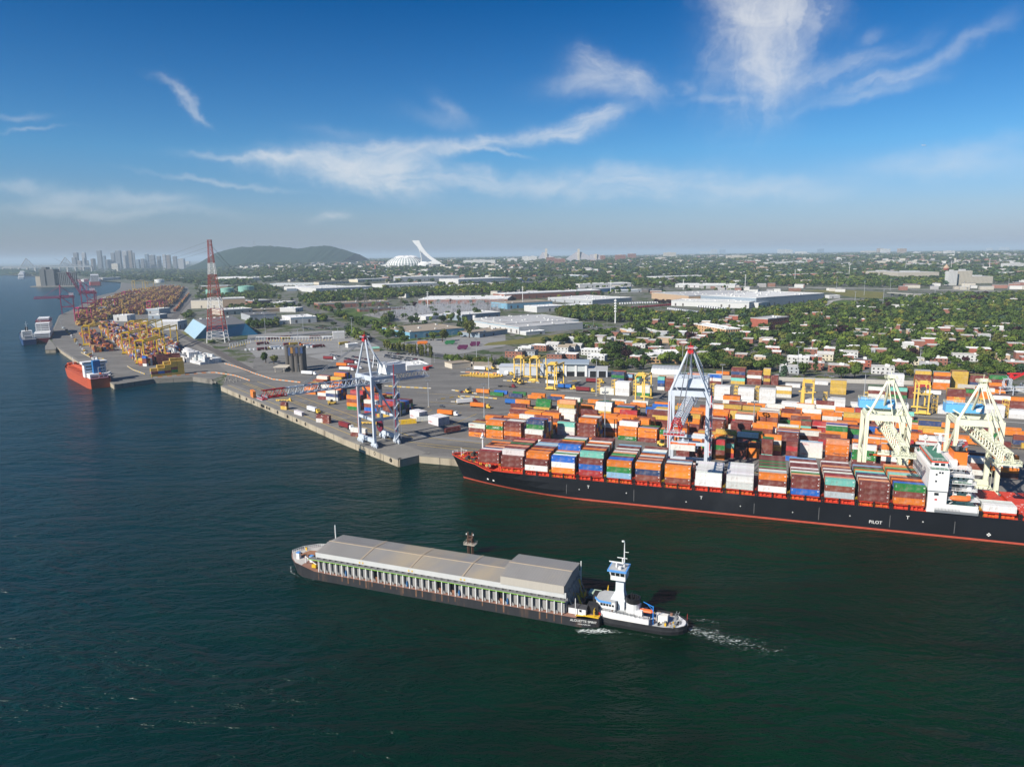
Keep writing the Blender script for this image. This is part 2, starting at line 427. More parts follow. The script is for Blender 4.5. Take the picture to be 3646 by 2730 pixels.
ASPH = asphalt('yard_asphalt', (0.135, 0.13, 0.122), (0.19, 0.182, 0.17))
LOT = asphalt('lot_asphalt', (0.22, 0.217, 0.21), (0.28, 0.275, 0.265))
ROADM = asphalt('road_asphalt', (0.10, 0.10, 0.10), (0.14, 0.14, 0.135))
CONC = mat('quay_concrete', (0.36, 0.31, 0.23), 0.9, var=0.12, scale=0.25, second=(0.17, 0.14, 0.1), sec=(0.5, 0.72), stretch=(1, 1, 0.25))
SLAB = mat('quay_apron', (0.2, 0.19, 0.17), 0.9, var=0.12, scale=0.12, second=(0.13, 0.125, 0.12))
GRASS = mat('verge_grass', (0.07, 0.11, 0.025), 0.95, var=0.12, scale=0.06, second=(0.13, 0.13, 0.04), spec=0.1)
DRYG = mat('dry_grass', (0.16, 0.15, 0.045), 0.95, var=0.15, scale=0.05, second=(0.09, 0.12, 0.03), spec=0.1)
CONCRD = mat('concrete_road', (0.34, 0.33, 0.3), 0.9, var=0.06, scale=0.02)
def pav(name, m, pts, off, label, **kw):
 o = drape(name, pts, off, m, **kw); o['label'] = label; return o
inl = 0.5
shore_near = [S(600, 38.2).to_2d()] + [Vector(p) for p in (nose[0], nose[1])] + lq
gate_in = A('A1', [(1995, 1230), (1985, 1150), (1830, 1010)])
yard = shore_near + A('A1', [(1960, 1340), (1990, 1250)]) + A('A2', [(0, 1165), (30, 1090), (600, 1065), (1170, 1060), (1600, 1120), (1700, 1135), (2212, 1240)]) + A('c2', [(1150, 160)]) + [S(100, 372).to_2d(), S(700, 378).to_2d()]
pav('yard_pavement', ASPH, yard, 0.05, 'grey asphalt of the container terminal')
pav('far_terminal_pavement', ASPH, inlet[1:] + farq[:3] + [farq[3]] + farq[7:14] + A('A1', [(1150, 470), (1500, 470), (1660, 500), (1700, 520), (1580, 700), (1480, 800), (1560, 940), (1800, 1070), (1930, 1170), (1985, 1230), (1900, 1290)]), 0.05, 'grey asphalt of the long terminal along the river')
pav('gate_pavement', LOT, A('A2', [(-40, 905), (640, 878), (830, 885), (1120, 1010), (1080, 1030), (600, 1075), (30, 1110), (-60, 1020)]), 0.1, 'pale grey truck gate plaza')
pav('car_park', LOT, A('A2', [(480, 1100), (700, 1062), (1150, 1050), (1560, 1120), (1560, 1175), (1100, 1210), (620, 1140)]), 0.1, 'pale grey car park behind the grey crane')
pav('works_pavement', LOT, A('A2', [(1250, 985), (1480, 960), (2212, 900), (2212, 1010), (1720, 1100), (1600, 1110)]), 0.1, 'pale gravelly lot beside the purple trailers')
pav('apron', SLAB, [Vector(p) for p in (nose[1], lq[0], lq[2], lq[3])] + [(Vector(lq[3]) + Vector((8, 7))), Vector(nose[1]) + Vector((16, 13)), Vector(nose[0]) + Vector((6, 8)), Vector(nose[0])], 0.09, 'paler concrete strip along the quay edge')
# asphalt patches and painted lines of the yard
for i, (a, b, ln, wd) in enumerate(((1280, 330, 30, 12), (2060, 745, 30, 10), (1950, 905, 60, 5), (930, 680, 8, 3), (840, 610, 8, 3), (1150, 750, 8, 3))):
 c = at('q', a, b, 4.5)
 pav('pavement_patch', mat('patch_concrete', (0.2, 0.2, 0.2), 0.9, var=0.05), [(c + YU * x + YV * y).to_2d() for x, y in ((-ln / 2, -wd / 2), (ln / 2, -wd / 2), (ln / 2, wd / 2), (-ln / 2, wd / 2))], 0.09, 'paler concrete patch in the yard asphalt')
def stripes(name, segs, wdt, m, label, off=0.1):
 mb = MB()
 for a, b in segs:
  a, b = Vector((a[0], a[1])), Vector((b[0], b[1])); d = (b - a)
  if d.length < 0.1: continue
  k = max(1, int(d.length / 120)) if a.y > 1000 else 1
  nrm = Vector((-d.y, d.x)).normalized() * wdt / 2
  for i in range(k):
   p, q = a.lerp(b, i / k), a.lerp(b, (i + 1) / k)
   mb.add([(r.x, r.y, g(r.x, r.y) + off) for r in (p - nrm, q - nrm, q + nrm, p + nrm)], [(0, 1, 2, 3)])
 o = mb.build(name, m); o['kind'] = 'structure'; o['label'] = label; return o
l0, l1 = Vector(nose[1]), Vector(lq[3]); dl = (l1 - l0).normalized(); nl = Vector((-dl.y, dl.x)); nl = nl if nl.x > 0 else -nl
yl = MATS['paint_yellow']
stripes('quay_lane_lines', [(l0 + nl * d + dl * 40, l1 + nl * d) for d in (6, 20, 23, 34)] + [(l0 + nl * 28 + dl * (40 + 14 * i), l0 + nl * 31 + dl * (40 + 14 * i)) for i in range(18)], 0.45, yl, 'thin yellow lines along the quay')
yr0 = S(-111.6, 82)
stripes('yard_lane_lines', [((yr0 + YU * a - YV * d).to_2d(), (yr0 + YU * b - YV * d).to_2d()) for a, b, d in ((-25, 330, 8), (-30, 330, 22), (-20, 330, 27))], 0.4, yl, 'thin yellow lines between ship and container stacks')
stripes('yard_grid_lines', [((S(-135, 110) + YU * (a * 13) + YV * 5).to_2d(), (S(-135, 110) + YU * (a * 13) + YV * 42).to_2d()) for a in range(-6, 2)] + [((S(-160, 150) + YU * a + YV * b).to_2d(), (S(-160, 150) + YU * (a + 60) + YV * b).to_2d()) for a, b in ((-30, 30), (-60, 62), (-20, 95), (0, 120))], .35, yl, 'worn yellow bay lines on the open yard')
wp = mat('line_white', (0.55, 0.55, 0.52), 0.8, var=0.15, scale=0.3)
stripes('rail_strip', [(S(-95 + 0, 259).to_2d(), (S(-95, 259) + YU * 420).to_2d())], 1.2, wp, 'pale kerb strip along the reefer racks', 0.12)
# roads
def road(name, v, pts, wd, m, label, off=0.16):
 return stripes(name, [(p, q) for p, q in zip(A2(v, pts), A2(v, pts)[1:])], wd, m, label, off)
def A2(v, pts): return [at(v, x, y).to_2d() for x, y in pts]
road('road', 'A2', [(330, 600), (420, 660), (560, 725), (700, 790), (850, 865), (1000, 935), (1150, 1010), (1600, 1085), (1720, 1120)], 16, ROADM, 'grey road running past the truck gate to the car park')
road('road', 'A3', [(-400, 905), (0, 905), (640, 865), (1100, 835), (1650, 790), (2212, 735)], 14, ROADM, 'grey road behind the brick houses', 0.17)
road('expressway', 'A4', [(-400, 455), (0, 472), (600, 480), (1100, 487), (1700, 500), (2300, 520)], 26, CONCRD, 'pale concrete expressway crossing behind the houses', 0.18)
road('road', 'A4', [(540, 680), (600, 590), (700, 570), (1080, 585)], 12, CONCRD, 'pale ramp road below the expressway', 0.19)
road('road', 'A3', [(0, 425), (700, 420), (1300, 445)], 20, CONCRD, 'pale road past the far warehouses', 0.19)
road('residential_street', 'A4', [(150, 1200), (700, 1215), (1200, 1200), (2000, 1130)], 9, ROADM, 'grey street between the terminal wall and the houses', 0.2)
road('residential_street', 'A4', [(1000, 1160), (880, 1150), (520, 1010)], 7, ROADM, 'grey street climbing between brick houses', 0.21)
road('residential_street', 'A4', [(2000, 1130), (1900, 1075), (2212, 1040)], 9, ROADM, 'grey street at the edge of the houses', 0.21)
# grass
pav('grass_field', DRYG, A2('A3', [(-150, 985), (300, 930), (640, 885), (990, 850), (1020, 880), (900, 905), (560, 945), (300, 985), (0, 1000), (-200, 1010)]), 0.12, 'yellow green field beside the road')
pav('grass_field', GRASS, A2('A2', [(690, 700), (900, 690), (1130, 760), (1240, 800), (1080, 830), (850, 770)]), 0.12, 'green field in front of the substation')
pav('grass_field', GRASS, A2('A2', [(1120, 960), (1280, 940), (1980, 890), (2212, 860), (2212, 880), (1500, 950), (1280, 985), (1200, 990)]), 0.13, 'green verge before the long blue warehouse')
pav('grass_field', DRYG, A2('A4', [(330, 500), (700, 495), (1050, 515), (1030, 570), (760, 555), (600, 520)]), 0.12, 'green and yellow bank below the expressway')
pav('grass_field', GRASS, A2('A4', [(560, 600), (720, 580), (800, 600), (640, 640)]), 0.13, 'green bank by the ramp road')
pav('grass_field', GRASS, A2('A3', [(640, 800), (840, 820), (860, 845), (650, 845)]), 0.13, 'green lawn beside the long grey logistics building')
pav('grass_verge', DRYG, A2('A1', [(1560, 880), (1620, 890), (1720, 965), (1660, 950)]), 0.12, 'green bank beside the railway')
pav('substation_gravel', LOT, A2('A2', [(960, 740), (1450, 650), (2150, 640), (2170, 720), (1500, 810), (1250, 800)]), 0.14, 'pale gravel under the substation')
pav('rail_yard', mat('rail_gravel', (.19, .18, .165), .95, var=.12, scale=.1, second=(.13, .125, .115)), A2('A1', [(1560, 940), (1480, 850), (1480, 790), (1580, 690), (1660, 520), (1790, 520), (1700, 640), (1600, 760), (1600, 870), (1720, 960), (1850, 1010), (2000, 1130), (2220, 1160), (2212, 1230), (1995, 1250), (1850, 1110), (1700, 1020)]), 0.08, 'grey gravel corridor of the railway')
pav('pier_pavement', SLAB, A2('A1', [(486, 1014), (486, 1040), (401, 1044), (403, 1010), (430, 950)]), 0.1, 'concrete top of the small pier')
# railway
RAILM = mat('track_ballast', (0.11, 0.1, 0.09), 0.95, var=0.2, scale=0.4)
RUST = mat('rail_steel', (0.16, 0.13, 0.11), 0.5, metal=0.4, var=0.1)
rp = [(1720, 500), (1660, 590), (1570, 690), (1500, 780), (1490, 850), (1570, 920), (1720, 990), (1880, 1060), (2000, 1130), (2200, 1240)]
for i, dx in enumerate((0, 30)):
 road('railway_track', 'A1', [(x + dx, y - dx * 0.1) for x, y in rp], 7 - i, RAILM, 'brown ballasted railway tracks curving past the terminal', 0.2 + i * 0.01)
 for k in (-10, 0, 10):
  road('rail_line', 'A1', [(x + dx + k * (0.35 + 0.65 * (y - 500) / 740), y) for x, y in rp], 0.5, RUST, 'steel rails of the railway', 0.24 + 0.005 * k / 10 + i * 0.02)
# rip-rap and quay walls
rip = MB(); rr = random.Random(3)
b0, b1 = at('A1', 1880, 1300, 2.0), at('A1', 2060, 1330, 3.5)
for _ in range(420):
 t = rr.random(); p = b0.lerp(b1, t) + Vector((rr.uniform(-6, 6), rr.uniform(-9, 9), rr.uniform(-1.5, 1.6))); s = rr.uniform(0.5, 1.3)
 rip.hexa([p + Vector((a * s * rr.uniform(.6, 1.2), b * s * rr.uniform(.6, 1.2), -s)) for a, b in ((-1, -1), (1, -1), (1, 1), (-1, 1))],
             [p + Vector((a * s * rr.uniform(.3, .8), b * s * rr.uniform(.3, .8), s * rr.uniform(.3, .8))) for a, b in ((-1, -1), (1, -1), (1, 1), (-1, 1))])
tag(rip.build('riprap', mat('riprap_rock', (0.22, 0.21, 0.19), 0.95, var=0.2, scale=0.8)), 'grey riprap boulders in the inlet between the quays', None, None, 'stuff')
def quay(pts, label, m=CONC, th=2.2):
 """wall with a coping, face out to the water"""
 mb = MB(); pts = [Vector(p) for p in pts]
 cp = MB(); jt = MB()
 for a, b in zip(pts, pts[1:]):
  d = (b - a).normalized(); nn = Vector((d.y, -d.x))
  c = (a + b) / 2
  if inside(c + nn * 3, [Vector(p) for p in poly]): nn = -nn
  mb.hexa([(*p, -3) for p in (a, b, b + nn * 0.6, a + nn * 0.6)], [(*p, 4.2) for p in (a, b, b + nn * 0.6, a + nn * 0.6)])
  cp.hexa([(*p, 4.2) for p in (a - nn * th, b - nn * th, b + nn * 0.75, a + nn * 0.75)], [(*p, 4.72) for p in (a - nn * th, b - nn * th, b + nn * 0.75, a + nn * 0.75)])
  L = (b - a).length; k = int(L / 14)
  for i in range(1, k):
   p = a + d * (L * i / k); jt.hexa([(*q, -1) for q in (p - d * .2, p + d * .2, p + d * .2 + nn * .66, p - d * .2 + nn * .66)], [(*q, 4.3) for q in (p - d * .2, p + d * .2, p + d * .2 + nn * .66, p - d * .2 + nn * .66)])
 o = mb.build('quay_wall', m); tag(o, label, 'quay wall'); cp.build('coping', SLAB if m is CONC else m, o); jt.build('joint', mat('joint_dark', (0.06, 0.05, 0.045), 0.9, var=0.1), o)
 return o
quay([nose[1]] + lq, 'stained concrete quay wall under the grey crane hung with tyres')
quay([nose[0], nose[1]], 'short end wall of the concrete quay nose')
quay([S(700, 37.5).to_2d(), nose[0]], 'concrete quay wall along the black ship')
DKC = mat('old_concrete', (0.2, 0.185, 0.16), 0.9, var=0.15, scale=0.2, second=(0.1, 0.095, 0.085))
quay(inlet[1:] + farq[:2], 'dark concrete quay wall below the yellow container stack', DKC)
quay(farq[1:4], 'long quay wall with notches beside the orange tanker', CONC)
quay(farq[3:7], 'square concrete pier end by the two moored ferries', CONC)
quay(farq[7:14], 'far quay wall under the magenta cranes', DKC)
RUB = mat('tyre_rubber', (0.012, 0.012, 0.013), 0.8, var=0.1)
tb = MB().torus((0, 0, 0), (0, 1, 0), 0.95, 0.36, 16, 7).mesh('tyre_fender', RUB, True)
nrm2 = Vector((dl.y, -dl.x)); nrm2 = nrm2 if nrm2.y < 0 else -nrm2
tl = [(330, 577), (387, 600), (443, 624), (503, 650), (511, 653), (520, 657), (542, 668), (564, 675), (630, 703), (700, 738), (773, 768), (851, 796), (963, 843), (987, 851), (1003, 856), (1019, 866),
      (1044, 880), (1064, 887), (1077, 889), (1091, 892), (1215, 945), (1231, 952), (1248, 958), (1265, 967), (1282, 974), (1408, 1025), (1522, 1080)]
where = ['beside the wooden fender piles', 'below the orange container pair', 'below the low yellow trailers'] + ['in the cluster below the red and yellow boxes'] * 3 + ['between the tight cluster and a single tyre'] * 2 + \
  ['alone below the white container', 'alone past the white container', 'alone below the maroon stack', 'alone past the maroon stack'] + ['in the long row below the white-red pair'] * 8 + ['in the row of five under the grey crane'] * 5 + ['alone past the grey crane', 'alone near the quay nose']
for (x, y), wh in zip(tl, where):
 p = P(*full('q', x, y), 2.6); t = (Vector(p.to_2d()) - l0).dot(dl); b = l0 + dl * t + nrm2 * 1.0
 o = put(tb, 'tyre_fender', None, (b.x, b.y, 2.6), math.atan2(dl.y, dl.x)); tag(o, 'black tyre hung on the quay wall, ' + wh, 'tyre', 'tyres hung along the quay wall')
# wooden fender piles at the end of the quay
fp = thing('pile_fender', 'row of dark timber piles with a pale cap at the quay end', 'pile fender', (*lq[3], 0), math.atan2(-dl.y, -dl.x))
for i in range(13): MB().box(i * 2.6, i * 2.6 + 0.9, -0.3, 1.0, -2, 4.3).build('pile', mat('wet_timber', (0.035, 0.03, 0.027), 0.9), fp)
for o in KIDS[fp.name]: o.location = (0, 0 if inside((l1 - dl * 5 + nrm2 * 2), poly) else 0.6, 0)
# ------------------------------------------------------------------ containers
CW, CH = 2.44, 2.9
COLS = dict(o=((0.68, 0.19, 0.02), 'orange'), m=((0.15, 0.036, 0.03), 'maroon'), b=((0.012, 0.11, 0.42), 'bright blue'), r=((0.36, 0.03, 0.035), 'crimson red'),
   w=((0.66, 0.66, 0.61), 'off-white'), g=((0.018, 0.17, 0.04), 'green'), n=((0.03, 0.055, 0.14), 'navy blue'), t=((0.17, 0.5, 0.42), 'pale teal'),
   y=((0.52, 0.34, 0.06), 'ochre yellow'), s=((0.2, 0.36, 0.5), 'steel blue'), k=((0.2, 0.055, 0.035), 'rust brown'), p=((0.62, 0.27, 0.14), 'faded orange'),
   e=((0.42, 0.48, 0.5), 'pale grey'), W=((0.64, 0.64, 0.63), 'clean white'), G=((0.1, 0.32, 0.12), 'faded green'), Y=((0.75, 0.5, 0.02), 'bright yellow'))
COAT = mat('container_paint', (1, 1, 1), 0.55, var=0.07, scale=0.6, objcol=True, stretch=(3.5, 3.5, 0.35), spec=0.3, wear=True)
DARKM = mat('door_gear', (0.1, 0.1, 0.1), 0.5, metal=0.6, var=0.05)
def cont_mesh(L):
 mb = MB(); W, Hh = CW, CH; a = 0.12
 # corner posts, rails, recessed corrugated sides
 for x in (0, L - a):
  for y in (0, W - a): mb.box(x, x + a, y, y + a, 0, Hh)
 for z in (0, Hh - a):
  for y in (0, W - a): mb.box(a, L - a, y, y + a, z, z + a)
  for x in (0, L - a): mb.box(x, x + a, a, W - a, z, z + a)
 n = int(L / 0.6)
 for y, sgn in ((0.02, 1), (W - 0.02, -1)):
  pr = []
  for i in range(n):
   x0 = a + (L - 2 * a) * i / n; x1 = a + (L - 2 * a) * (i + 1) / n; q = (x1 - x0) / 4
   pr += [(x0 + q * .5, y), (x0 + q * 1.5, y), (x0 + q * 2.5, y + sgn * 0.05), (x0 + q * 3.5, y + sgn * 0.05)]
  pr = [(a, y)] + pr + [(L - a, y)]
  vs = [(p, r, a) for p, r in pr] + [(p, r, Hh - a) for p, r in pr]; k = len(pr)
  fs = [(i, i + 1, k + i + 1, k + i) for i in range(k - 1)]
  mb.add(vs, fs if sgn > 0 else [f[::-1] for f in fs])
 for x, z, ww in ((L - 1.1, 2.25, .7), (L - 1.0, 1.9, .5), (L - .8, .35, .3), (.4, 2.2, .28), (.4, 1.75, .28)): mb.box(x, x + ww, -.012, .0, z, z + .2, 1)
 mb.box(a, L - a, a, W - a, Hh - 0.09, Hh - 0.05)
 mb.box(0.04, L - 0.06, 0.1, W - 0.1, 0.05, Hh - 0.1)
 return mb.mesh('shipping_container', [COAT, _tm])
def door_mesh(L):
 mb = MB().box(L - 0.07, L - 0.01, 0.13, CW / 2 - 0.015, 0.13, CH - 0.14)
 for y in (0.45, 0.85): mb.beam((L + 0.02, y, 0.1), (L + 0.02, y, CH - 0.12), 0.06, 0.06, 1)
 return mb.mesh('door', [COAT, DARKM])
CM = {12.19: (cont_mesh(12.19), door_mesh(12.19)), 6.06: (cont_mesh(6.06), door_mesh(6.06))}
crng = random.Random(11)
def container(code, pos, rz, L=12.19, label=None, group=None, doors=True):
 base = COLS[code][0]; j = crng.uniform(0.85, 1.12); f = crng.uniform(0.94, 1.06)
 o = put(CM[L][0], 'shipping_container', None, pos, rz); o.color = (base[0] * j, base[1] * j * f, base[2] * j, 1)
 tag(o, label, 'container', group)
 if doors:
  for k in (0, 1):
   d = put(CM[L][1], 'door', o, (0, k * (CW / 2 - 0.0), 0)); d.color = o.color
 return o
NLET = [0]
def letter(o, code, L=12.19):
 k = {'o': ('Hapag-Lloyd', 1.5, 'paint_dark', 7.6, 1.2), 'w': ('OOCL', 1.3, 'paint_red', 2.6, 1.9), 'g': ('UASC', 1.8, 'paint_white', 7.4, 1.5), 'W': ('OOCL', 1.3, 'paint_red', 2.6, 1.9)}.get(code)
 if k and L > 12 and NLET[0] < 70: NLET[0] += 1; lettering(k[0], k[1], o, (k[3], -.02, k[4]), (R(90), 0, 0), MATS[k[2]])
STUFFC = []                                        # containers past the first three hundred
def stuffc(code, pos, rz, L=12.19, W=CW, Hh=CH):
 base = COLS[code][0]; j = crng.uniform(0.85, 1.12)
 STUFFC.append((tuple(pos), rz, L, W, Hh, tuple(c * j for c in base)))
NIND = 0
BAYS = [(-71.2, 2, 9, 'mm', [2] * 9, 'mrwnpmomo'), (-57.1, 1, 11, 'mm', [2] + [3] * 10, 'mwmkpmgmpmr'), (-42.9, 0, 13, 'wm', [2] + [3] * 12, 'moomommseskmm'),
  (-28.6, 0, 13, 'owb', [3] * 5 + [4] * 8, 'bwgwobmmogwem'), (-14.3, 0, 13, 'rbm', [3] + [4] * 12, 'mtmommwmowmkm'), (0, 0, 13, 'sgo', [3] * 13, 'obbmGgpwkwmms'),
  (14.2, 0, 13, 'kno', [3] * 13, 'oempmwomswwmk'), (28.5, 0, 13, 'koo', [3] * 5 + [1] * 8, 'omwsmoomkmwom'), (42.8, 0, 13, 'W', [1] + [2] * 8 + [1] * 4, 'WWWWWWWWWWWWW'),
  (57.1, 0, 13, 'W', [1] + [2] * 9 + [1] * 3, 'WWWWWWWWWWWWW'), (71.5, 0, 13, 'wmo', [3] * 13, 'oewmGmgkgmkmm'), (85.7, 0, 13, 'bmm', [3] * 13, 'mpgwmwkmmwkms'),
  (100.0, 0, 13, 'ekt', [3] * 13, 'tprmwmwkpmmwk'), (114.0, 0, 13, 'mmm', [3] * 13, 'mpmwmntogmsmm'), (127.9, 0, 13, 'omg', [3] * 13, 'gbmompteomGop')]
TIER = {1: ['single'], 2: ['lower', 'upper'], 3: ['bottom', 'middle', 'top'], 4: ['bottom', 'second', 'third', 'top'], 5: ['bottom', 'second', 'third', 'fourth', 'top']}
ROWP = 2.5
ships_c = 0
for bi, (s0, r0, nr, front, ht, tops) in enumerate(BAYS):
 for r in range(nr):
  prev = 0 if r == 0 else ht[r - 1]
  for t in range(ht[r]):
   top = t == ht[r] - 1
   code = front[t] if r == 0 else (tops[r] if top else crng.choice('mmmkonwegbr' if bi not in (8, 9) else 'W'))
   z = 13.2 + t * CH + (0.6 if bi == 0 else 0)
   p = S(s0, (r0 + r) * ROWP + 0.05, z)
   if top or r == 0 or t >= prev:
    lb = '%s container on black ship, %s bay from bow, %s tier, %s row from river' % (COLS[code][1], ORD[bi], TIER[ht[r]][t], ORD[r])
    c = container(code, p, SA, 12.19, lb, 'containers stacked on the black ship', doors=r < 6); NIND += 1
   else: stuffc(code, p, SA)
# ------------------------------------------------------------------ the black container ship
BLK = mat('hull_black', (0.008, 0.009, 0.012), 0.42, var=0.3, scale=0.12, second=(0.022, 0.024, 0.028), sec=(0.52, 0.75), stretch=(0.6, 1, 0.5), spec=0.4)
BOOT = mat('boot_red', (0.42, 0.07, 0.04), 0.6, var=0.2, scale=0.3)
DECKR = mat('deck_red', (0.6, 0.055, 0.022), 0.6, var=0.12, scale=0.4, second=(0.4, 0.06, 0.035))
SHW = mat('ship_white', (0.7, 0.7, 0.69), 0.45, var=0.03, scale=0.3)
GLS = mat('dark_glass', (0.015, 0.02, 0.025), 0.1, var=0, spec=0.8)
DGREEN = mat('deck_green', (0.06, 0.19, 0.13), 0.7, var=0.1)
FUN = mat('funnel_orange', (0.72, 0.17, 0.02), 0.5, var=0.04)
STEEL = mat('steel_grey', (0.3, 0.31, 0.32), 0.45, metal=0.5, var=0.08)
BLKP = mat('black_paint', (0.012, 0.012, 0.014), 0.5, var=0.1)
YEL = mat('rail_yellow', (0.65, 0.4, 0.02), 0.6, var=0.08)
ship = thing('container_ship', 'long black container ship with red deck and white bridge, loaded with containers', 'ship', S(0, 0), SA)
BH = 16.25
def hbw(s, z):
 stem = -84.5 - 6.5 * max(0, z) / 13; L = 74 - 34 * min(1, max(0, z) / 11) ; p = 1.75 + 0.35 * min(1, max(0, z) / 11)
 t = (s - stem) / L
 return 0.0 if t <= 0 else (BH if t >= 1 else BH * (1 - (1 - t) ** p))
def zt(s): return 10.7 + 2.7 * min(1, max(0, (-63 - s) / 10)) + (0.8 * min(1, max(0, (-80 - s) / 12)))
sts = [-91.3, -90, -88, -86, -84.5, -82, -79, -76, -73, -70, -66, -63, -60, -55, -50, -44, -38, -30, -20, -10, 0, 40, 80, 120, 160, 200, 240]
hull, boot, deck = MB(), MB(), MB()
for sg in (-1, 1):
 rows = []
 for s in sts:
  lv = [.85, 4, 7.5, 10.5, zt(s)]
  rows.append([(max(s, -84.5 - 6.5 * z / 13), BH + sg * hbw(s, z), z) for z in lv])
 n = 5; vs = [p for r in rows for p in r]
 fs = [(j * n + i, (j + 1) * n + i, (j + 1) * n + i + 1, j * n + i + 1) for j in range(len(rows) - 1) for i in range(n - 1)]
 hull.add(vs, fs if sg < 0 else [f[::-1] for f in fs])
 rows = [[(max(s, -84.5 - 6.5 * max(0, z) / 13), BH + sg * hbw(s, z), z) for z in (-2, 0, .85)] for s in sts]; n = 3; vs = [p for r in rows for p in r]
 fs = [(j * n + i, (j + 1) * n + i, (j + 1) * n + i + 1, j * n + i + 1) for j in range(len(rows) - 1) for i in range(n - 1)]
 boot.add(vs, fs if sg < 0 else [f[::-1] for f in fs])
hull.build('hull', BLK, ship); boot.build('waterline_band', BOOT, ship)
dk = MB(); rows = []
for s in sts:
 z = zt(s) - (1.2 if s < -61 else 0.05); h = max(0, hbw(s, zt(s)) - 0.25); rows.append([(s, BH - h, z), (s, BH + h, z)])
dk.loft(rows, 0, False, False)
# inner face of the bow bulwark
for sg in (-1, 1):
 rows = [[(s, BH + sg * max(0, hbw(s, zt(s)) - 0.25), zt(s) - 1.2), (s, BH + sg * max(0, hbw(s, zt(s)) - 0.25), zt(s) + 0.05), (s, BH + sg * hbw(s, zt(s)), zt(s) + 0.05)] for s in sts if s < -60]
 dk.loft(rows, 0, False, False)
 for s in range(-87, -61, 3): h = hbw(s, zt(s)); dk.box(s, s + 0.3, BH + sg * (h - 0.3), BH + sg * (h - 0.9), zt(s) - 1.2, zt(s) - 0.1)
dk.build('deck', DECKR, ship)
for bi, (s0, r0, nr, *_x) in enumerate(BAYS + [(162, 0, 13, '', 0, 0), (176.4, 0, 13, '', 0, 0), (190.6, 0, 13, '', 0, 0)]):
 v0 = r0 * ROWP; v1 = v0 + nr * ROWP; zb = 13.05 + (0.6 if bi == 0 else 0); zd = 10.65 if bi > 0 else 12
 hc = MB().box(s0 + 0.4, s0 + 11.9, v0 + 2.2, v1 - 2.2, zd, zb - 0.6).box(s0 - 0.1, s0 + 12.3, v0 + 0.5, v1 - 0.5, zb - 0.55, zb)
 hr = random.Random(bi)
 for x in np.arange(s0 + 0.6, s0 + 12, 2.1):                       # lockers, vents and ladders beside the coaming
  a = hr.uniform(0.6, 1.5); hc.box(x, x + a, v0 + 1.0 + hr.uniform(0, .5), v0 + 2.2, zd, zd + hr.uniform(0.7, 1.5))
 o = hc.build('hatch_cover', DECKR, ship)
 st = MB()
 for x in (s0 - 1.35, s0 - 0.5, s0 + 6.0): st.box(x, x + 0.55, v0 + 0.06, v0 + 1.0, zd, zb + 0.02)
 st.box(s0 - 1.3, s0 - 0.1, v0 + 0.1, v0 + 0.5, zb - 0.5, zb).box(s0 - 1.3, s0 - 0.1, v1 - 0.5, v1 - 0.1, zb - 0.5, zb)
 st.build('lashing_post', BLKP if bi > 1 else DECKR, ship)
 MB().rail([(s0 - 1.3, v0 + 0.6, zb), (s0 - 0.5, v0 + 0.6, zb), (s0 - 0.5, v0 + 4, zb)], 1.1, 0.09, 1.5).rail([(s0 + 0.2, v0 + 0.3, zd), (s0 + 11.5, v0 + 0.3, zd)], 1.0, 0.05, 3).build('railing', YEL if bi % 2 else DECKR, ship)
# forecastle gear
fg = MB()
for s, v in ((-80, 12), (-80, 20), (-75, 10), (-75, 22), (-72.5, 15.5)):
 fg.cyl((s, v - 1.6, 13.6), (s, v + 1.6, 13.6), 0.8, n=10).box(s - 0.9, s + 0.9, v - 1.9, v - 1.5, 12.3, 14).box(s - 0.9, s + 0.9, v + 1.5, v + 1.9, 12.3, 14)
 fg.box(s + 1, s + 2.6, v - 0.5, v + 0.5, 12.3, 13.3)
fg.build('winch', mat('winch_black', (0.05, 0.045, 0.035), 0.6, var=0.2), ship)
rp_ = MB()
for s, v in ((-66, 4.6), (-64.5, 4.6), (-70.5, 8)): rp_.cyl((s, v, 12.2), (s, v + 1.4, 12.2), 0.85, n=12)
rp_.build('rope_drum', mat('rope', (0.4, 0.36, 0.25), 0.9), ship)
bl = MB()
for s in range(-86, -62, 4):
 h = hbw(s, 12.5) - 1.6
 for sg in (-1, 1): bl.cyl((s, BH + sg * h, 12.2), (s, BH + sg * h, 13.2), 0.28).cyl((s + .8, BH + sg * h, 12.2), (s + .8, BH + sg * h, 13.2), 0.28)
bl.build('bollard', YEL, ship)
fm = MB().cyl((-72.6, 16.2, 12.2), (-72.6, 16.2, 27), 0.55, 0.4).box(-73.6, -71.6, 14.8, 17.6, 24.2, 24.6).box(-73.4, -71.8, 14.6, 17.8, 16.4, 16.8)
fm.box(-73.2, -72, 15.4, 17, 24.6, 26).cyl((-72.6, 14.9, 24.6), (-72.6, 14.9, 25.6), 0.3).cyl((-72.6, 17.5, 24.6), (-72.6, 17.5, 25.6), 0.3)
for z in range(14, 27, 1): fm.beam((-72.1, 15.9, z), (-72.1, 16.5, z), 0.07)
fm.rail([(-73.4, 14.6, 16.8), (-73.4, 17.8, 16.8), (-71.8, 17.8, 16.8), (-71.8, 14.6, 16.8), (-73.4, 14.6, 16.8)]).build('foremast', SHW, ship)
jm = MB().cyl((-85.6, 16.2, 12.6), (-85.6, 16.2, 17.5), 0.18).beam((-85.6, 16.2, 16.6), (-82, 16.2, 16.2), 0.14).beam((-85.6, 16.2, 13.5), (-82, 16.2, 16.2), 0.12).beam((-84.4, 16.2, 14.2), (-84.4, 16.2, 16.5), 0.1)
jm.rail([(-90, 14.8, 13.9), (-91, 16.2, 13.9), (-90, 17.6, 13.9), (-88.5, 18, 13.9)], 1.4, 0.08, 0.8).build('jackstaff', SHW, ship)
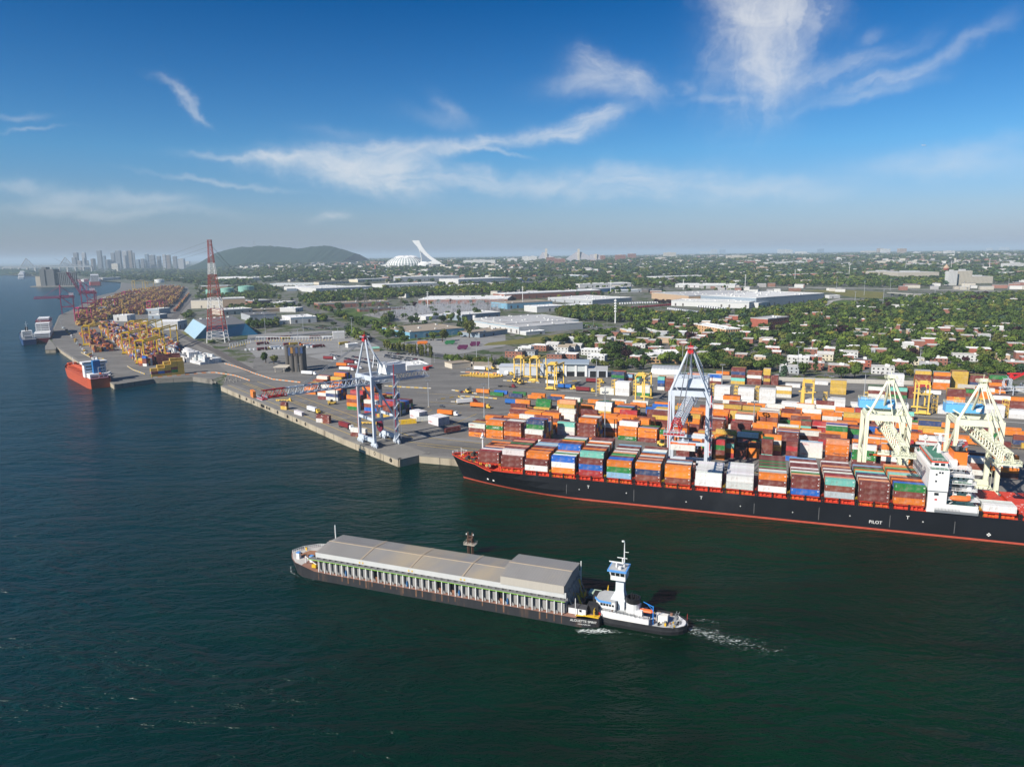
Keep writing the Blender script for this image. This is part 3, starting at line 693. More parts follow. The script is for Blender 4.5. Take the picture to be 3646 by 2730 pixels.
# marks on the hull side
FRONT = (R(90), 0, 0)
lettering('PILOT', 2.0, ship, (121.5, -0.06, 3.6), FRONT, _tm)
for s in (-9.3, 46, 134): lettering('T', 2.2, ship, (s, -0.06, 7.2), FRONT, _tm, 'draught_mark');
mk = MB()
for s, z in ((-14, 5.5), (10, 6), (39, 4.5), (64, 5), (87, 4.5), (111, 5.5), (140, 6)): mk.box(s - .3, s + .3, -0.06, -0.02, z - .1, z + .1).box(s - .1, s + .1, -0.06, -0.02, z - .3, z + .3)
for s, z in ((-66.7, 3.6), (-63, 3.5)): v = BH - hbw(s, z); mk.box(s - .5, s + .5, v - 0.16, v - 0.08, z - .4, z + .4)
for a in range(4): t = a * math.pi / 2; mk.box(165 + .5 * math.cos(t) - .26, 165 + .5 * math.cos(t) + .26, -0.06, -0.02, 3.1 + .5 * math.sin(t) - .26, 3.1 + .5 * math.sin(t) + .26)
mk.build('hull_mark', _tm, ship)
sk = MB()
for s, z0, z1 in ((-20.8, 2.5, 7.5), (13.6, 2.2, 8), (70, 2, 7), (98, 2, 8), (127, 2, 7.5), (152, 2, 7.5)): sk.box(s, s + 0.28, -0.05, -0.01, z0, z1)
sk.build('scrape', mat('scrape_grey', (0.1, 0.1, 0.1), 0.7, var=0.3), ship)
# superstructure
sup = MB().box(141, 148.2, 0.2, 32.3, 13.0, 20.6).box(140.6, 148.2, -0.6, 33.1, 20.6, 30.0)
sup.box(141, 160.5, 0.3, 32.2, 10.7, 13.6)
for z, s1, v0 in ((13.6, 159.5, 5.2), (17.6, 158.5, 6.5), (20.6, 158, 6.5), (23.6, 157, 7), (26.6, 156, 8.5)):
 sup.box(148.2, s1, v0, 32.5 - v0, z, z + 2.9)
 sup.box(148.2, s1 + 1.5, v0 - 3.6, 36.1 - v0, z + 2.75, z + 3.0)
sup.box(142.0, 148.0, 3.2, 29.3, 30.0, 32.9).box(148.2, 153, 9, 23.5, 29.6, 32.2).box(150, 153, 5.2, 8.6, 13.6, 24)
sup.cyl((157.6, 5.6, 13.6), (157.6, 5.6, 27), 1.0, n=10).cyl((157.6, 5.6, 27), (157.6, 5.6, 30), 0.25)
sup.box(141.2, 160, -0.1, 0.3, 10.9, 14.8)
supo = sup.build('superstructure', SHW, ship)
MB().box(141.4, 147.8, -0.3, 3.2, 30.02, 30.12).box(141.4, 147.8, 29.3, 32.8, 30.02, 30.12).box(142, 148.0, 3.4, 29, 32.92, 33.02).box(148.4, 158, 3.2, 6.4, 23.7, 23.75).box(148.4, 159, 3.2, 6, 17.7, 17.75).box(148.4, 160, 0.4, 5, 13.62, 13.7).build('deck_coating', DGREEN, supo)
rl = MB()
rl.rail([(140.8, -0.5, 30), (148, -0.5, 30), (148, 3, 30)], 1.1, 0.09, 1.5).rail([(140.8, -0.5, 30), (140.8, 4, 30)], 1.1, 0.09, 1.5).rail([(140.8, 29, 30), (140.8, 33, 30), (148, 33, 30)], 1.1, 0.09, 1.5)
rl.rail([(142.2, 3.4, 33), (148, 3.4, 33), (148, 29, 33), (142.2, 29, 33), (142.2, 3.4, 33)], 1.2, 0.09, 1.5)
for z, s1, v0 in ((16.6, 159.5, 5.2), (20.6, 158.5, 6.5), (23.6, 158, 6.5), (26.6, 157, 7), (29.6, 156, 8.5)):
 rl.rail([(148.6, v0 - 3.5, z), (s1 + 1.4, v0 - 3.5, z), (s1 + 1.4, v0 + 8, z)], 1.1, 0.09, 1.6)
 rl.beam((149, v0 - 2, z - 3), (153, v0 - 2, z), 0.5, 0.15)
rl.rail([(148.5, 0.3, 13.7), (160.3, 0.3, 13.7), (160.3, 8, 13.7)], 1.1, 0.09, 1.5).build('railing', SHW, supo)
trim = MB().box(141.8, 142.0, 3.0, 29.5, 32.2, 32.9).box(141.8, 148.2, 3.0, 3.2, 32.3, 32.9).box(141.8, 148.2, 29.3, 29.5, 32.3, 32.9).build('bridge_trim', mat('trim_red', (0.7, 0.07, 0.03), 0.5, var=0.04), supo)
for i in range(6): MB().box(141.93, 141.99, 4 + i * 4.2, 7.6 + i * 4.2, 30.9, 32.1).build('window', GLS, supo)
for s, z, a in ((143, 31.4, 1.2), (145.4, 31.4, 1.2)): MB().box(s, s + a * 1.4, 3.12, 3.19, z - .5, z + .6).build('window', GLS, supo)
for s, v, z in ((143, -0.62, 28), (143, -0.62, 25), (144.2, -0.62, 28.9), (145.2, -0.62, 28.9)): MB().box(s, s + 0.7, v - 0.03, v, z - .45, z + .35).build('window', GLS, supo)
MB().box(143.3, 145, 0.14, 0.18, 18.4, 19.6).build('window', GLS, supo)
for z, v0 in ((18.4, 6.44), (21.4, 6.44), (24.4, 6.94), (27.5, 8.44)):
 for s in (150.5, 153, 155): MB().box(s, s + 0.8, v0, v0 + 0.04, z, z + 0.9).build('window', GLS, supo)
MB().box(151, 153.4, 3.1, 5.1, 20.2, 22.6).build('opening', GLS, supo)
MB().box(143.6, 144.6, 0.13, 0.18, 16.2, 16.9).build('notice', mat('sign_red', (0.5, 0.03, 0.03), 0.6), supo)
gw = MB().box(143.8, 160.2, -0.9, -0.15, 11.2, 12.2).rail([(143.8, -0.9, 12.2), (153, -0.9, 12.2)], 1.0, 0.08, 1.2)
gw.build('gangway', STEEL, ship)
fu = MB().prism([(152, 11.5), (157.2, 11.5), (157.2, 21), (152, 21)], 24, 35.4).build('funnel', FUN, ship)
fp_ = MB()
for s, v, z, r in ((153.5, 13.5, 37.6, .75), (154.6, 16, 38.2, .9), (155.7, 18.5, 37.2, .6), (156.3, 14.2, 37, .5)):
 fp_.cyl((s, v, 35), (s, v, z), r, n=10).cyl((s, v, z), (s + 1.5, v, z + 0.7), r, n=10)
fp_.build('exhaust_pipe', mat('pipe_metal', (0.35, 0.35, 0.36), 0.35, metal=0.8, var=0.15), fu)
MB().box(152.2, 157, 11.7, 20.8, 35.4, 35.8).build('funnel_cap', BLKP, fu)
mm = MB().cyl((147.5, 18, 33), (147.5, 18, 41.5), 0.9, 0.6).cyl((146, 22, 33), (147.5, 18, 39), .3).box(146, 149, 14.5, 21, 39.0, 39.4).box(144.8, 150.2, 17.6, 18.1, 41.5, 42.0).cyl((147.5, 15, 39.4), (147.5, 15, 41), .15)
mm.rail([(146, 14.5, 39.4), (149, 14.5, 39.4), (149, 21, 39.4), (146, 21, 39.4), (146, 14.5, 39.4)], 1, .08, 1.5)
mm.build('radar_mast', SHW, ship)
rd = MB().cyl((143.6, 27, 33), (143.6, 27, 36.4), 0.25); rd.lathe([(0.05, 36.3), (0.8, 36.7), (1.15, 37.6), (0.8, 38.5), (0.02, 38.9)], 12, (143.6, 27, 0))
for a, b in ((142.8, 26), (144.4, 26), (143.6, 28)): rd.beam((a, b, 33), (143.6, 27, 36), .12)
rd.build('satellite_dome', SHW, ship, smooth=False)
lb = MB()
prof = [(0, .15), (.5, .8), (1.6, 1.15), (4, 1.3), (6.4, 1.15), (7.6, .75), (8, .1)]
lb.loft([[(149.6 + x, 1.9 + h * 1.15 * math.cos(t), 17.2 + h * 1.1 * math.sin(t) * (1 if math.sin(t) > 0 else .75)) for t in [2 * math.pi * i / 12 for i in range(12)]] for x, h in prof])
lb.box(156, 157.2, 1.2, 2.6, 17.8, 18.9)
lbo = lb.build('lifeboat', mat('lifeboat_orange', (0.75, 0.16, 0.04), 0.45, var=0.05), ship)
MB().beam((150.8, 4.6, 14), (150.8, 1.6, 20), .35).beam((156.4, 4.6, 14), (156.4, 1.6, 20), .35).build('davit', SHW, lbo)
hm = MB()
for s0 in (176.4, 190.6):
 hr = random.Random(int(s0))
 for _ in range(34): a, b = s0 + hr.uniform(.5, 11), hr.uniform(1, 31); hm.box(a, a + hr.choice((.5, .5, 1.4)), b, b + .35, 13.06, 13.1)
hm.build('hatch_marking', _tm, ship)
for i, v in enumerate((0.6, 3.1, 5.6)):
 container('W', S(162.1 - 0.0, v, 13.2 if i != 9 else 0), SA, 12.19, 'clean white container on the red hatch behind the bridge, %s row from river' % ORD[i], 'white containers behind the bridge'); NIND += 1
# ------------------------------------------------------------------ covered barge
BA = R(-21.15)
BO = Vector((-80.4, 259.1, 0))
def BF(u, v, z=0): return BO + Vector((math.cos(BA) * u - math.sin(BA) * v, math.sin(BA) * u + math.cos(BA) * v, z))
barge = thing('barge', 'dark covered barge with ribbed grey roof and louvred sides', 'barge', BO, BA)
BHL = mat('barge_hull', (0.022, 0.023, 0.027), 0.65, var=0.25, scale=0.35, second=(0.1, 0.06, 0.04), sec=(0.52, 0.72), stretch=(1.6, 1, 0.22))
GRY = mat('barge_grey', (0.32, 0.33, 0.33), 0.6, var=0.1, scale=0.4, second=(0.2, 0.16, 0.12), sec=(0.6, 0.8))
ROOFM = mat('barge_roof', (0.27, 0.26, 0.245), 0.5, var=0.1, scale=0.12, second=(0.4, 0.33, 0.23), sec=(0.48, 0.74), stretch=(1.0, 0.35, 1))
RDK = mat('rust_deck', (0.28, 0.15, 0.11), 0.8, var=0.15, scale=0.4)
bw, bm = 20.5, 10.25
def bhb(u, z):
 stem = -13.3 - .35 * max(0, z); t = (u - stem) / 14.0
 a = 0 if t <= 0 else (bm if t >= 1 else bm * (1 - (1 - t) ** 2.3))
 t2 = (u - 108) / 7.5
 return a - (0 if t2 <= 0 else 2.3 * t2 * t2)
us = [-15.2, -14.6, -13.8, -12.5, -10.5, -7, -3, 3, 11, 14, 30, 60, 90, 108, 110, 112, 114, 115.5]
bz = lambda u: 3.2 + 1.8 * min(1, max(0, (4 - u) / 7))
hb_ = MB()
for sg in (-1, 1):
 rows = [[(max(u, -13.3 - .35 * max(0, z)), bm + sg * bhb(u, z), z) for z in (-2, 0, 1.6, bz(u))] for u in us]; n = 4; vs = [p for r in rows for p in r]
 fs = [(j * n + i, (j + 1) * n + i, (j + 1) * n + i + 1, j * n + i + 1) for j in range(len(rows) - 1) for i in range(n - 1)]
 hb_.add(vs, fs if sg < 0 else [f[::-1] for f in fs])
e0 = bhb(115.5, 2)
hb_.add([(115.5, bm - e0, -2), (115.5, bm - 5.4, -2), (115.5, bm - 5.4, 3.2), (115.5, bm - e0, 3.2), (115.5, bm + 5.4, -2), (115.5, bm + e0, -2), (115.5, bm + e0, 3.2), (115.5, bm + 5.4, 3.2),
         (108, bm - 5.4, -2), (108, bm + 5.4, -2), (108, bm + 5.4, 3.2), (108, bm - 5.4, 3.2)], [(0, 1, 2, 3), (4, 5, 6, 7), (8, 9, 10, 11), (1, 8, 11, 2), (9, 4, 7, 10)])
hb_.build('hull', BHL, barge)
bd = MB(); rows = [[(u, bm - max(0, bhb(u, bz(u)) - .02), bz(u) - .02), (u, bm + max(0, bhb(u, bz(u)) - .02), bz(u) - .02)] for u in us if u <= 108]
bd.loft(rows, 0, False, False)
for a, b in ((bm - e0, bm - 5.4), (bm + 5.4, bm + e0)): bd.add([(108, a, 3.18), (115.4, a, 3.18), (115.4, b, 3.18), (108, b, 3.18)], [(0, 1, 2, 3)])
bd.build('deck', RDK, barge)
MB().prism([(u, bm - max(0, bhb(u, 4) - .15)) for u in us[:7]] + [(u, bm + max(0, bhb(u, 4) - .15)) for u in us[:7]][::-1], 4.9, 5.02).build('foredeck', mat('deck_pale', (0.45, 0.43, 0.4), 0.8, var=0.1), barge)
# hold walls, posts, ledge
U0, U1 = 4.0, 104.0
MB().box(U0, U1, 1.9, bw - 1.9, 3.2, 9.2).build('hold_wall', GRY, barge)
slats, posts = MB(), MB()
NP = 38
for i in range(NP):
 u = U0 + 1 + (U1 - U0 - 2) * i / (NP - 1)
 posts.box(u - 0.14, u + 0.14, 0.25, 0.6, 3.2, 8.0)
 if i < NP - 1:
  w_ = (U1 - U0 - 2) / (NP - 1)
  if i not in (9, 19, 21, 28):
   for z in np.arange(3.5, 7.8, 0.42): slats.hexa([(u + .35, 1.9, z), (u + w_ - .2, 1.9, z), (u + w_ - .2, 1.35, z + .05), (u + .35, 1.35, z + .05)], [(u + .35, 1.9, z + .3), (u + w_ - .2, 1.9, z + .3), (u + w_ - .2, 1.42, z + .15), (u + .35, 1.42, z + .15)])
  slats.box(u + .2, u + .34, .9, 1.9, 3.2, 7.8)
  posts.box(u + .5, u + .62, 0.7, 0.8, 3.2, 4.4).box(u + 0.9, u + 1.02, 0.8, 0.9, 3.2, 4.1)
slats.build('louvre', mat('louvre_grey', (0.27, 0.27, 0.265), 0.6, var=0.1, scale=0.6, second=(0.28, 0.2, 0.14), sec=(0.6, 0.8)), barge); posts.build('post', mat('post_white', (0.7, 0.7, 0.68), 0.6, var=0.05), barge)
for i in (9, 19, 21, 28):
 u = U0 + 1 + (U1 - U0 - 2) * i / (NP - 1); MB().box(u + .35, u + 2.4, 1.75, 1.89, 3.3, 7.8).build('opening', BLKP, barge); MB().box(u + .4, u + 2.3, 1.5, 1.74, 3.2, 4.7).build('shutter', mat('rust_wood', (0.25, 0.12, 0.07), 0.8, var=0.2), barge)
for i in (4, 14, 22, 29):
 u = U0 + 2.2 + (U1 - U0 - 2) * i / (NP - 1); MB().lathe([(.15, 0), (.5, .2), (.4, 1.3), (.15, 2.2), (.05, 2.4)], 7, (u, 1.2, 3.2)).build('tarpaulin', mat('tarp_blue', (0.03, 0.12, 0.28), 0.7), barge)
MB().box(U0 - 3.5, U1, 0.12, 0.3, 7.95, 8.15).build('edge_strip', mat('edge_green', (0.22, 0.5, 0.03), 0.6, var=0.05), barge)
gl = MB().box(U0 - 3.5, U1 + .5, 0.15, 1.9, 8.15, 8.3)
gl.rail([(U0 - 3.4, 0.25, 8.3), (U1, 0.25, 8.3)], 1.0, .06, 2.7)
for i in range(NP): u = U0 + 2 + (U1 - U0 - 2) * i / (NP - 1); gl.box(u, u + .9, .9, 1.6, 8.3, 9.0)
gl.build('gallery', mat('gallery_grey', (0.2, 0.2, 0.2), 0.7, var=0.2), barge)
MB().box(U0 - .6, U1 + .3, 1.0, 1.3, 9.0, 10.9).box(U0 - .6, U1 + .3, bw - 1.3, bw - 1, 9, 10.9).box(U0 - .6, U0 - .3, 1.3, bw - 1.3, 8, 10.9).build('fascia', mat('fascia_white', (0.5, 0.51, 0.5), 0.6, var=0.06, scale=0.5, stretch=(1, 1, .3), second=(0.5, 0.48, 0.45), sec=(0.6, 0.8)), barge)
def roof(u0, u1, y0, y1, z, rise, name):
 mb = MB(); n = int((u1 - u0) / 0.5)
 for i in range(n):
  a, b = u0 + (u1 - u0) * i / n, u0 + (u1 - u0) * (i + 1) / n; d = 0.06 if i % 2 else 0.0
  for p, q, zp, zq in ((y0, bm, z, z + rise), (bm, y1, z + rise, z)):
   mb.add([(a, p, zp + d), (b, p, zp + d), (b, q, zq + d), (a, q, zq + d)], [(0, 1, 2, 3)])
 o = mb.build(name, ROOFM, barge)
 sm = MB().beam((u0, bm, z + rise + .1), (u1, bm, z + rise + .1), .5, .1); sm.build('ridge_cap', mat('ridge_tan', (0.45, 0.36, 0.26), 0.7, var=0.1), o)
 return o
ro = roof(U0 - .6, 81.5, 0.95, bw - .95, 10.9, 1.0, 'roof')
for u in (24, 45, 66):
 MB().beam((u, .95, 11.0), (u, bm, 12.02), .55, .22).beam((u, bm, 12.02), (u, bw - .95, 11.0), .55, .22).build('roof_seam', mat('ridge_tan', (0.45, 0.36, 0.26)), ro)
 for k in (-.7, .7): MB().box(u + k - .3, u + k + .3, .93, .99, 9.4, 10.0).build('marker', MATS['paint_yellow'], ro)
rb = MB().box(80.6, 103.6, .8, bw - .8, 10.6, 13.6).build('raised_section', mat('cladding_tan', (0.42, 0.39, 0.34), 0.6, var=0.06, scale=1.2, stretch=(3, 3, .1)), barge)
roof(80.3, 103.9, .6, bw - .6, 13.6, 1.0, 'roof')
sw = MB().add([(103.7, 1.2, 3.2), (103.7, bw - 1.2, 3.2), (103.7, bw - .8, 13.6), (103.7, bm, 14.5), (103.7, .8, 13.6)], [(0, 1, 2, 3, 4)]); sw.build('end_wall', mat('end_wall_grey', (0.26, 0.26, 0.26), 0.6, var=0.08), barge)
br = MB()
for v in (3, 6, 9, 12, 15, 17.5): br.beam((106.8, v, 3.2), (103.9, v, 10.5), .3)
br.build('brace', STEEL, barge)
MB().beam((106.5, 14, 3.4), (104.5, 16.5, 9), .7, .2).beam((108.5, 6.5, 3.4), (106, 9.5, 6.5), .7, .2).rail([(104, 10.5, 5), (108, 10.5, 5), (108, 13, 5)], 1.6, .16, 1.2).rail([(113.5, 2.3, 3.2), (113.5, 4.6, 3.2), (111, 4.6, 3.2)], 2.4, .16, .9).rail([(114.8, 15, 3.2), (114.8, 18, 5.5)], 2.2, .16, .8).build('stair', YEL, barge)
MB().cyl((107.5, 1.3, 3.2), (107.5, 1.3, 9.5), .13).cyl((104.5, 19, 3.2), (104.5, 19, 14.8), .18).build('pole', SHW, barge)
sh = MB().box(104.8, 110.8, 2.2, 5.2, 3.3, 5.7); sho = sh.build('deck_house', SHW, barge)
MB().add([(104.5, 1.9, 5.6), (111.1, 1.9, 5.6), (111.1, 3.7, 6.5), (104.5, 3.7, 6.5), (111.1, 5.5, 5.6), (104.5, 5.5, 5.6)], [(0, 1, 2, 3), (3, 2, 4, 5), (1, 4, 2), (0, 3, 5)]).build('roof', mat('shingle_dark', (0.04, 0.04, 0.045), 0.9, var=0.2, scale=2), sho)
MB().box(108.6, 109.4, 2.1, 2.18, 4.4, 5.2).build('window', GLS, sho); MB().box(104.8, 110.8, 2.12, 2.19, 5.45, 5.58).build('trim', mat('trim_blue', (0.1, 0.3, 0.65), 0.5, var=.03), sho)
MB().prism([(107.5, 1.1), (115.3, 3.2), (115.3, 4.2), (107.5, 2.0)], 3.2, 3.3).box(110, 115.3, 1.9, 2.1, 3.2, 3.6).build('deck_edge', YEL, barge)
gb = MB().box(108.5, 112.5, 14.6, 17.6, 3.4, 5.6).build('generator_box', mat('pale_green', (0.42, 0.55, 0.42), 0.6, var=0.08), barge); MB().box(108.4, 112.6, 14.5, 17.7, 3.3, 4.4).build('skid', STEEL, gb)
lettering('ALOUETTE SPIRIT', 1.15, barge, (110.6, bm - bhb(110.6, 2) - .22, 2.35), FRONT, _tm).rotation_euler = (R(90), 0, R(6))
lettering('HAMILTON ON', 0.6, barge, (110.8, bm - bhb(110.8, 1.2) - .16, 1.2), FRONT, _tm).rotation_euler = (R(90), 0, R(6))
# bow gear
bgm = MB()
for i in range(7): bgm.cyl((-9 + i * .15, 7 + i * .8, 5.3), (-3 + i * .1, 7.4 + i * .8, 5.6), .35, n=6)
bgm.build('rusty_pipe_pile', mat('rust_pipe', (0.23, 0.11, 0.06), 0.8, var=0.2), barge)
MB().box(1.5, 3, 9, 12, 5, 6.4).box(.8, 2.6, 1.6, 3, 4.0, 5.2).build('winch', YEL, barge)
MB().rail([(-13.5, 8.5, 5), (-12, 13, 5), (-7, 17.5, 5), (-2, 19, 5)], 1.3, .14, .8).build('railing', SHW, barge)
wb = MB()
for u, v in ((-8.6, 4.6), (-1.6, 3.6), (-1.5, 16)): wb.box(u, u + 1.3, v, v + 1.2, 5, 7.3)
wb.cyl((1.2, 17.5, 5), (1.2, 17.5, 15.5), .22).beam((1.2, 17.5, 9.5), (-3, 17.3, 7.5), .2).beam((3.2, 16, 9.5), (-2, 17, 6.5), .2).beam((-2.6, 2.6, 7.6), (3, 1.6, 5.6), .25).cyl((-2.6, 2.6, 5), (-2.6, 2.6, 8), .2)
wb.build('bow_mast', SHW, barge)
for u, v in ((-8.6, 4.6), (-1.6, 3.6), (-1.5, 16)): MB().box(u - .05, u + 1.35, v - .05, v + 1.25, 7.31, 7.7).build('vent_cap', mat('trim_blue', (0.1, 0.3, 0.65)), barge)
# ------------------------------------------------------------------ pusher tug
TC = BF(0, 0)
tug = thing('tug', 'black hulled pusher tug with tall grey wheelhouse tower behind the barge', 'tug', BO, BA)
tm_ = 10.0
TBL = mat('tug_black', (0.02, 0.021, 0.024), 0.6, var=0.2, scale=0.4, second=(0.06, 0.06, 0.06), sec=(.55, .75))
tus = [112.2, 113, 114, 116, 119, 124, 130, 136, 139, 141, 142.4, 143.2, 143.5]
def thb(u):
 if u < 119: t = (u - 112) / 7; return 6.0 * (0.55 + .45 * (1 - (1 - t) ** 2)) if t > 0 else 3
 if u < 134: return 6.0
 t = (u - 134) / 9.6; return 6.0 * math.sqrt(max(0.0, 1 - t * t))
th = MB()
for sg in (-1, 1):
 rows = [[(u, tm_ + sg * thb(u) * k, z) for z, k in ((-1.5, .9), (0, .96), (1.0, 1.0), (1.15, 1.04), (1.6, 1.04), (1.7, 1.0), (2.7, 1.0))] for u in tus]; n = 7; vs = [p for r in rows for p in r]
 fs = [(j * n + i, (j + 1) * n + i, (j + 1) * n + i + 1, j * n + i + 1) for j in range(len(rows) - 1) for i in range(n - 1)]
 th.add(vs, fs if sg < 0 else [f[::-1] for f in fs])
 th.loft([[(u, tm_ + sg * thb(u), 2.7), (u, tm_ + sg * max(0, thb(u) - .3), 2.7), (u, tm_ + sg * max(0, thb(u) - .3), 1.8)] for u in tus], 0, False, False)
th.box(112, 112.3, tm_ - 3.4, tm_ + 3.4, -1, 5)
th.build('hull', TBL, tug)
dkm = mat('tug_deck', (0.4, 0.41, 0.41), 0.8, var=0.1)
MB().loft([[(u, tm_ - max(0, thb(u) - .3), 1.9), (u, tm_ + max(0, thb(u) - .3), 1.9)] for u in tus], 0, False, False).build('deck', dkm, tug)
MB().box(110.6, 114.6, 4.2, 7.4, -.5, 6.2).box(110.6, 114.6, 12.6, 15.8, -.5, 6.2).build('coupling_block', mat('rubber_black', (0.02, 0.02, 0.022), .8, var=.15), tug)
th1 = MB().prism([(113.5, 5.6), (127, 4.6), (127, 15.4), (113.5, 14.4)], 1.9, 4.4).prism([(113, 8), (114.5, 6.2), (120, 5.8), (120, 14.2), (114.5, 13.8), (113, 12)], 4.4, 7.6)
th1.box(126.6, 131.5, 4.4, 7, 1.9, 4.2)
hs = th1.build('deckhouse', SHW, tug)
MB().prism([(113.2, 8), (114.6, 6.3), (119.9, 5.9), (119.9, 14.1), (114.6, 13.7), (113.2, 12)], 7.62, 7.8).prism([(114, 5.9), (126.8, 4.9), (126.8, 15.1), (114, 14.1)], 4.42, 4.5).build('deck_coating', dkm, hs)
MB().prism([(112.7, 8), (114.4, 6.0), (118.6, 5.7), (118.6, 5.6), (114.3, 5.8), (112.5, 7.9)], 7.2, 7.9).build('trim', mat('trim_blue', (0.1, 0.3, 0.65)), hs)
for i in range(5): MB().box(114.9 + i * 1.0, 115.6 + i * 1.0, 5.76 - .02 * i + .1, 6.1, 6.2, 6.9).build('window', GLS, hs)
tower = MB().loft([[(119.5 - a, 8.8 - b, z), (122.2 + a * .4, 8.8 - b, z), (122.2 + a * .4, 11.2 + b, z), (119.5 - a, 11.2 + b, z)] for z, a, b in ((7.6, 1.7, 1.0), (9.5, .7, .4), (11, .1, .1), (15.2, 0, 0))]).box(120.5, 122.6, 8, 12, 4.4, 9)
tw = tower.build('tower', mat('tug_grey', (0.58, 0.62, 0.65), .5, var=.03), tug)
wh = MB().loft([[(118 - a, 7.2 - a, z), (123 , 7.2 - a, z), (123, 12.8 + a, z), (118 - a, 12.8 + a, z)] for z, a in ((15.2, 0), (16.7, 0), (18.4, .5))])
whb = wh.build('wheelhouse', SHW, tug)
MB().loft([[(117 - a, 6.4 - a, z), (123.5, 6.4 - a, z), (123.5, 13.6 + a, z), (117 - a, 13.6 + a, z)] for z, a in ((18.4, 0), (18.95, 0))]).build('roof', mat('trim_blue', (0.1, 0.3, 0.65)), whb)
MB().box(117.4, 123, 6.9, 13.1, 18.96, 19.02).build('roof_deck', dkm, whb)
for i in range(3): MB().add([(118.2 + i * 1.6, 7.06, 16.9), (119.5 + i * 1.6, 7.06, 16.9), (119.5 + i * 1.6, 6.72, 18.1), (118.2 + i * 1.6, 6.72, 18.1)], [(0, 1, 2, 3)]).build('window', GLS, whb)
for i in range(3): MB().add([(117.86, 7.6 + i * 1.7, 16.9), (117.86, 9.0 + i * 1.7, 16.9), (117.53, 9.0 + i * 1.7, 18.1), (117.53, 7.6 + i * 1.7, 18.1)], [(3, 2, 1, 0)]).build('window', GLS, whb)
mt = MB().cyl((122, 10, 19), (122, 10, 28), .28, .12).beam((122, 10, 24.5), (123.6, 9.2, 24.9), .14).box(117, 122, 9.3, 9.5, 20.6, 20.95).cyl((119.5, 9.4, 19), (119.5, 9.4, 20.6), .3).box(119.2, 122.6, 11.8, 12, 21.3, 21.5).cyl((121, 11.9, 19), (121, 11.9, 21.3), .2)
mt.lathe([(.05, 28), (.5, 28.2), (.5, 28.5), (.05, 28.7)], 8, (121.6, 9.7, 0)).beam((122, 10, 28), (121.6, 9.7, 28.1), .1).cyl((121, 8.2, 19), (121, 8.2, 20), .6)
mt.build('mast', SHW, whb)
fk = MB().lathe([(2.3, 4.4), (2.3, 8.2)], 14, (125.6, 8.2, 0)).box(125.6, 129, 6.2, 9, 1.9, 6.0)
fko = fk.build('funnel', SHW, tug); MB().lathe([(2.5, 8.2), (2.55, 9.8), (2.0, 9.9), (1.9, 8.6)], 14, (125.6, 8.2, 0)).cyl((125, 8.6, 8.6), (125, 8.6, 11), .35).cyl((126.6, 7.8, 8.6), (126.6, 7.8, 10.8), .4).build('funnel_band', BLKP, fko)
MB().rail([(114.5, 5.4, 4.5), (126.8, 4.6, 4.5)], 1.0, .08, 1.2).rail([(127, 4.6, 4.3), (131.4, 4.5, 4.3), (131.4, 7, 4.3)], 1.0, .08, 1.2).build('railing', BLKP, tug)
lr = MB(); lr.loft([[(127.4 + x, 8.2 + h * math.cos(t), 5.6 + .55 * h * math.sin(t) + .25 * max(0, 1.2 - x)) for t in [2 * math.pi * i / 10 for i in range(10)]] for x, h in ((0, .1), (.6, .7), (2, 1.0), (4.4, 1.0), (5.0, .6))])
lro = lr.build('rescue_boat', mat('lifeboat_orange', (0.75, 0.16, 0.04)), tug)
MB().cyl((132.6, 6.6, 1.9), (132.6, 6.6, 8.4), .18).beam((132.6, 6.6, 8.2), (129, 8.6, 8.4), .2).beam((132.6, 6.6, 6.8), (130, 8.4, 8.3), .12).build('davit', mat('davit_blue', (0.02, 0.2, 0.6), .5), tug)
MB().box(133.4, 137, 8.6, 10.8, 2.3, 4.4).cyl((134, 8.5, 2.2), (134, 8.9, 2.2), .35).cyl((135, 8.5, 2.2), (135, 8.9, 2.2), .35).build('generator', mat('cream_box', (0.75, 0.72, 0.66), .5), tug)
lad = MB()
for v in (0, .9): lad.beam((138.4 + v, 5.0, 2.6), (139.6 + v, 12, 5.2), .15)
for i in range(10): lad.beam((138.4 + i * .12, 5 + i * .7, 2.6 + i * .26), (139.3 + i * .12, 5 + i * .7, 2.6 + i * .26), .1)
lad.build('ladder', STEEL, tug)
MB().box(128.6, 129.6, 12, 13.4, 2, 4.2).box(134.5, 135.3, 12.5, 13.6, 2, 3.2).cyl((141, 10, 2), (141, 10, 3), .3).cyl((141, 8.6, 2), (141, 8.6, 3), .3).build('deck_gear', STEEL, tug)
for u in (114.6, 129.4): MB().torus((u + .3, 4.55, 3.6), (0, 1, 0), .42, .12, 12, 6).build('lifebuoy', mat('trim_red', (.7, .07, .03)), tug)
MB().prism([(139.8, 5.6), (142.6, 8.4), (142.9, 10), (142.6, 11.6), (139.8, 14.4), (141.0, 12), (141.6, 10), (141.0, 8)], 2.0, 2.5).build('stern_fender', SHW, tug)
MB().cyl((143, 12, 2.7), (143, 12, 4.6), .06).box(143, 143.05, 12, 13, 3.8, 4.6).build('flag', mat('sign_red', (0.5, .03, .03)), tug)
gr_ = random.Random(6)
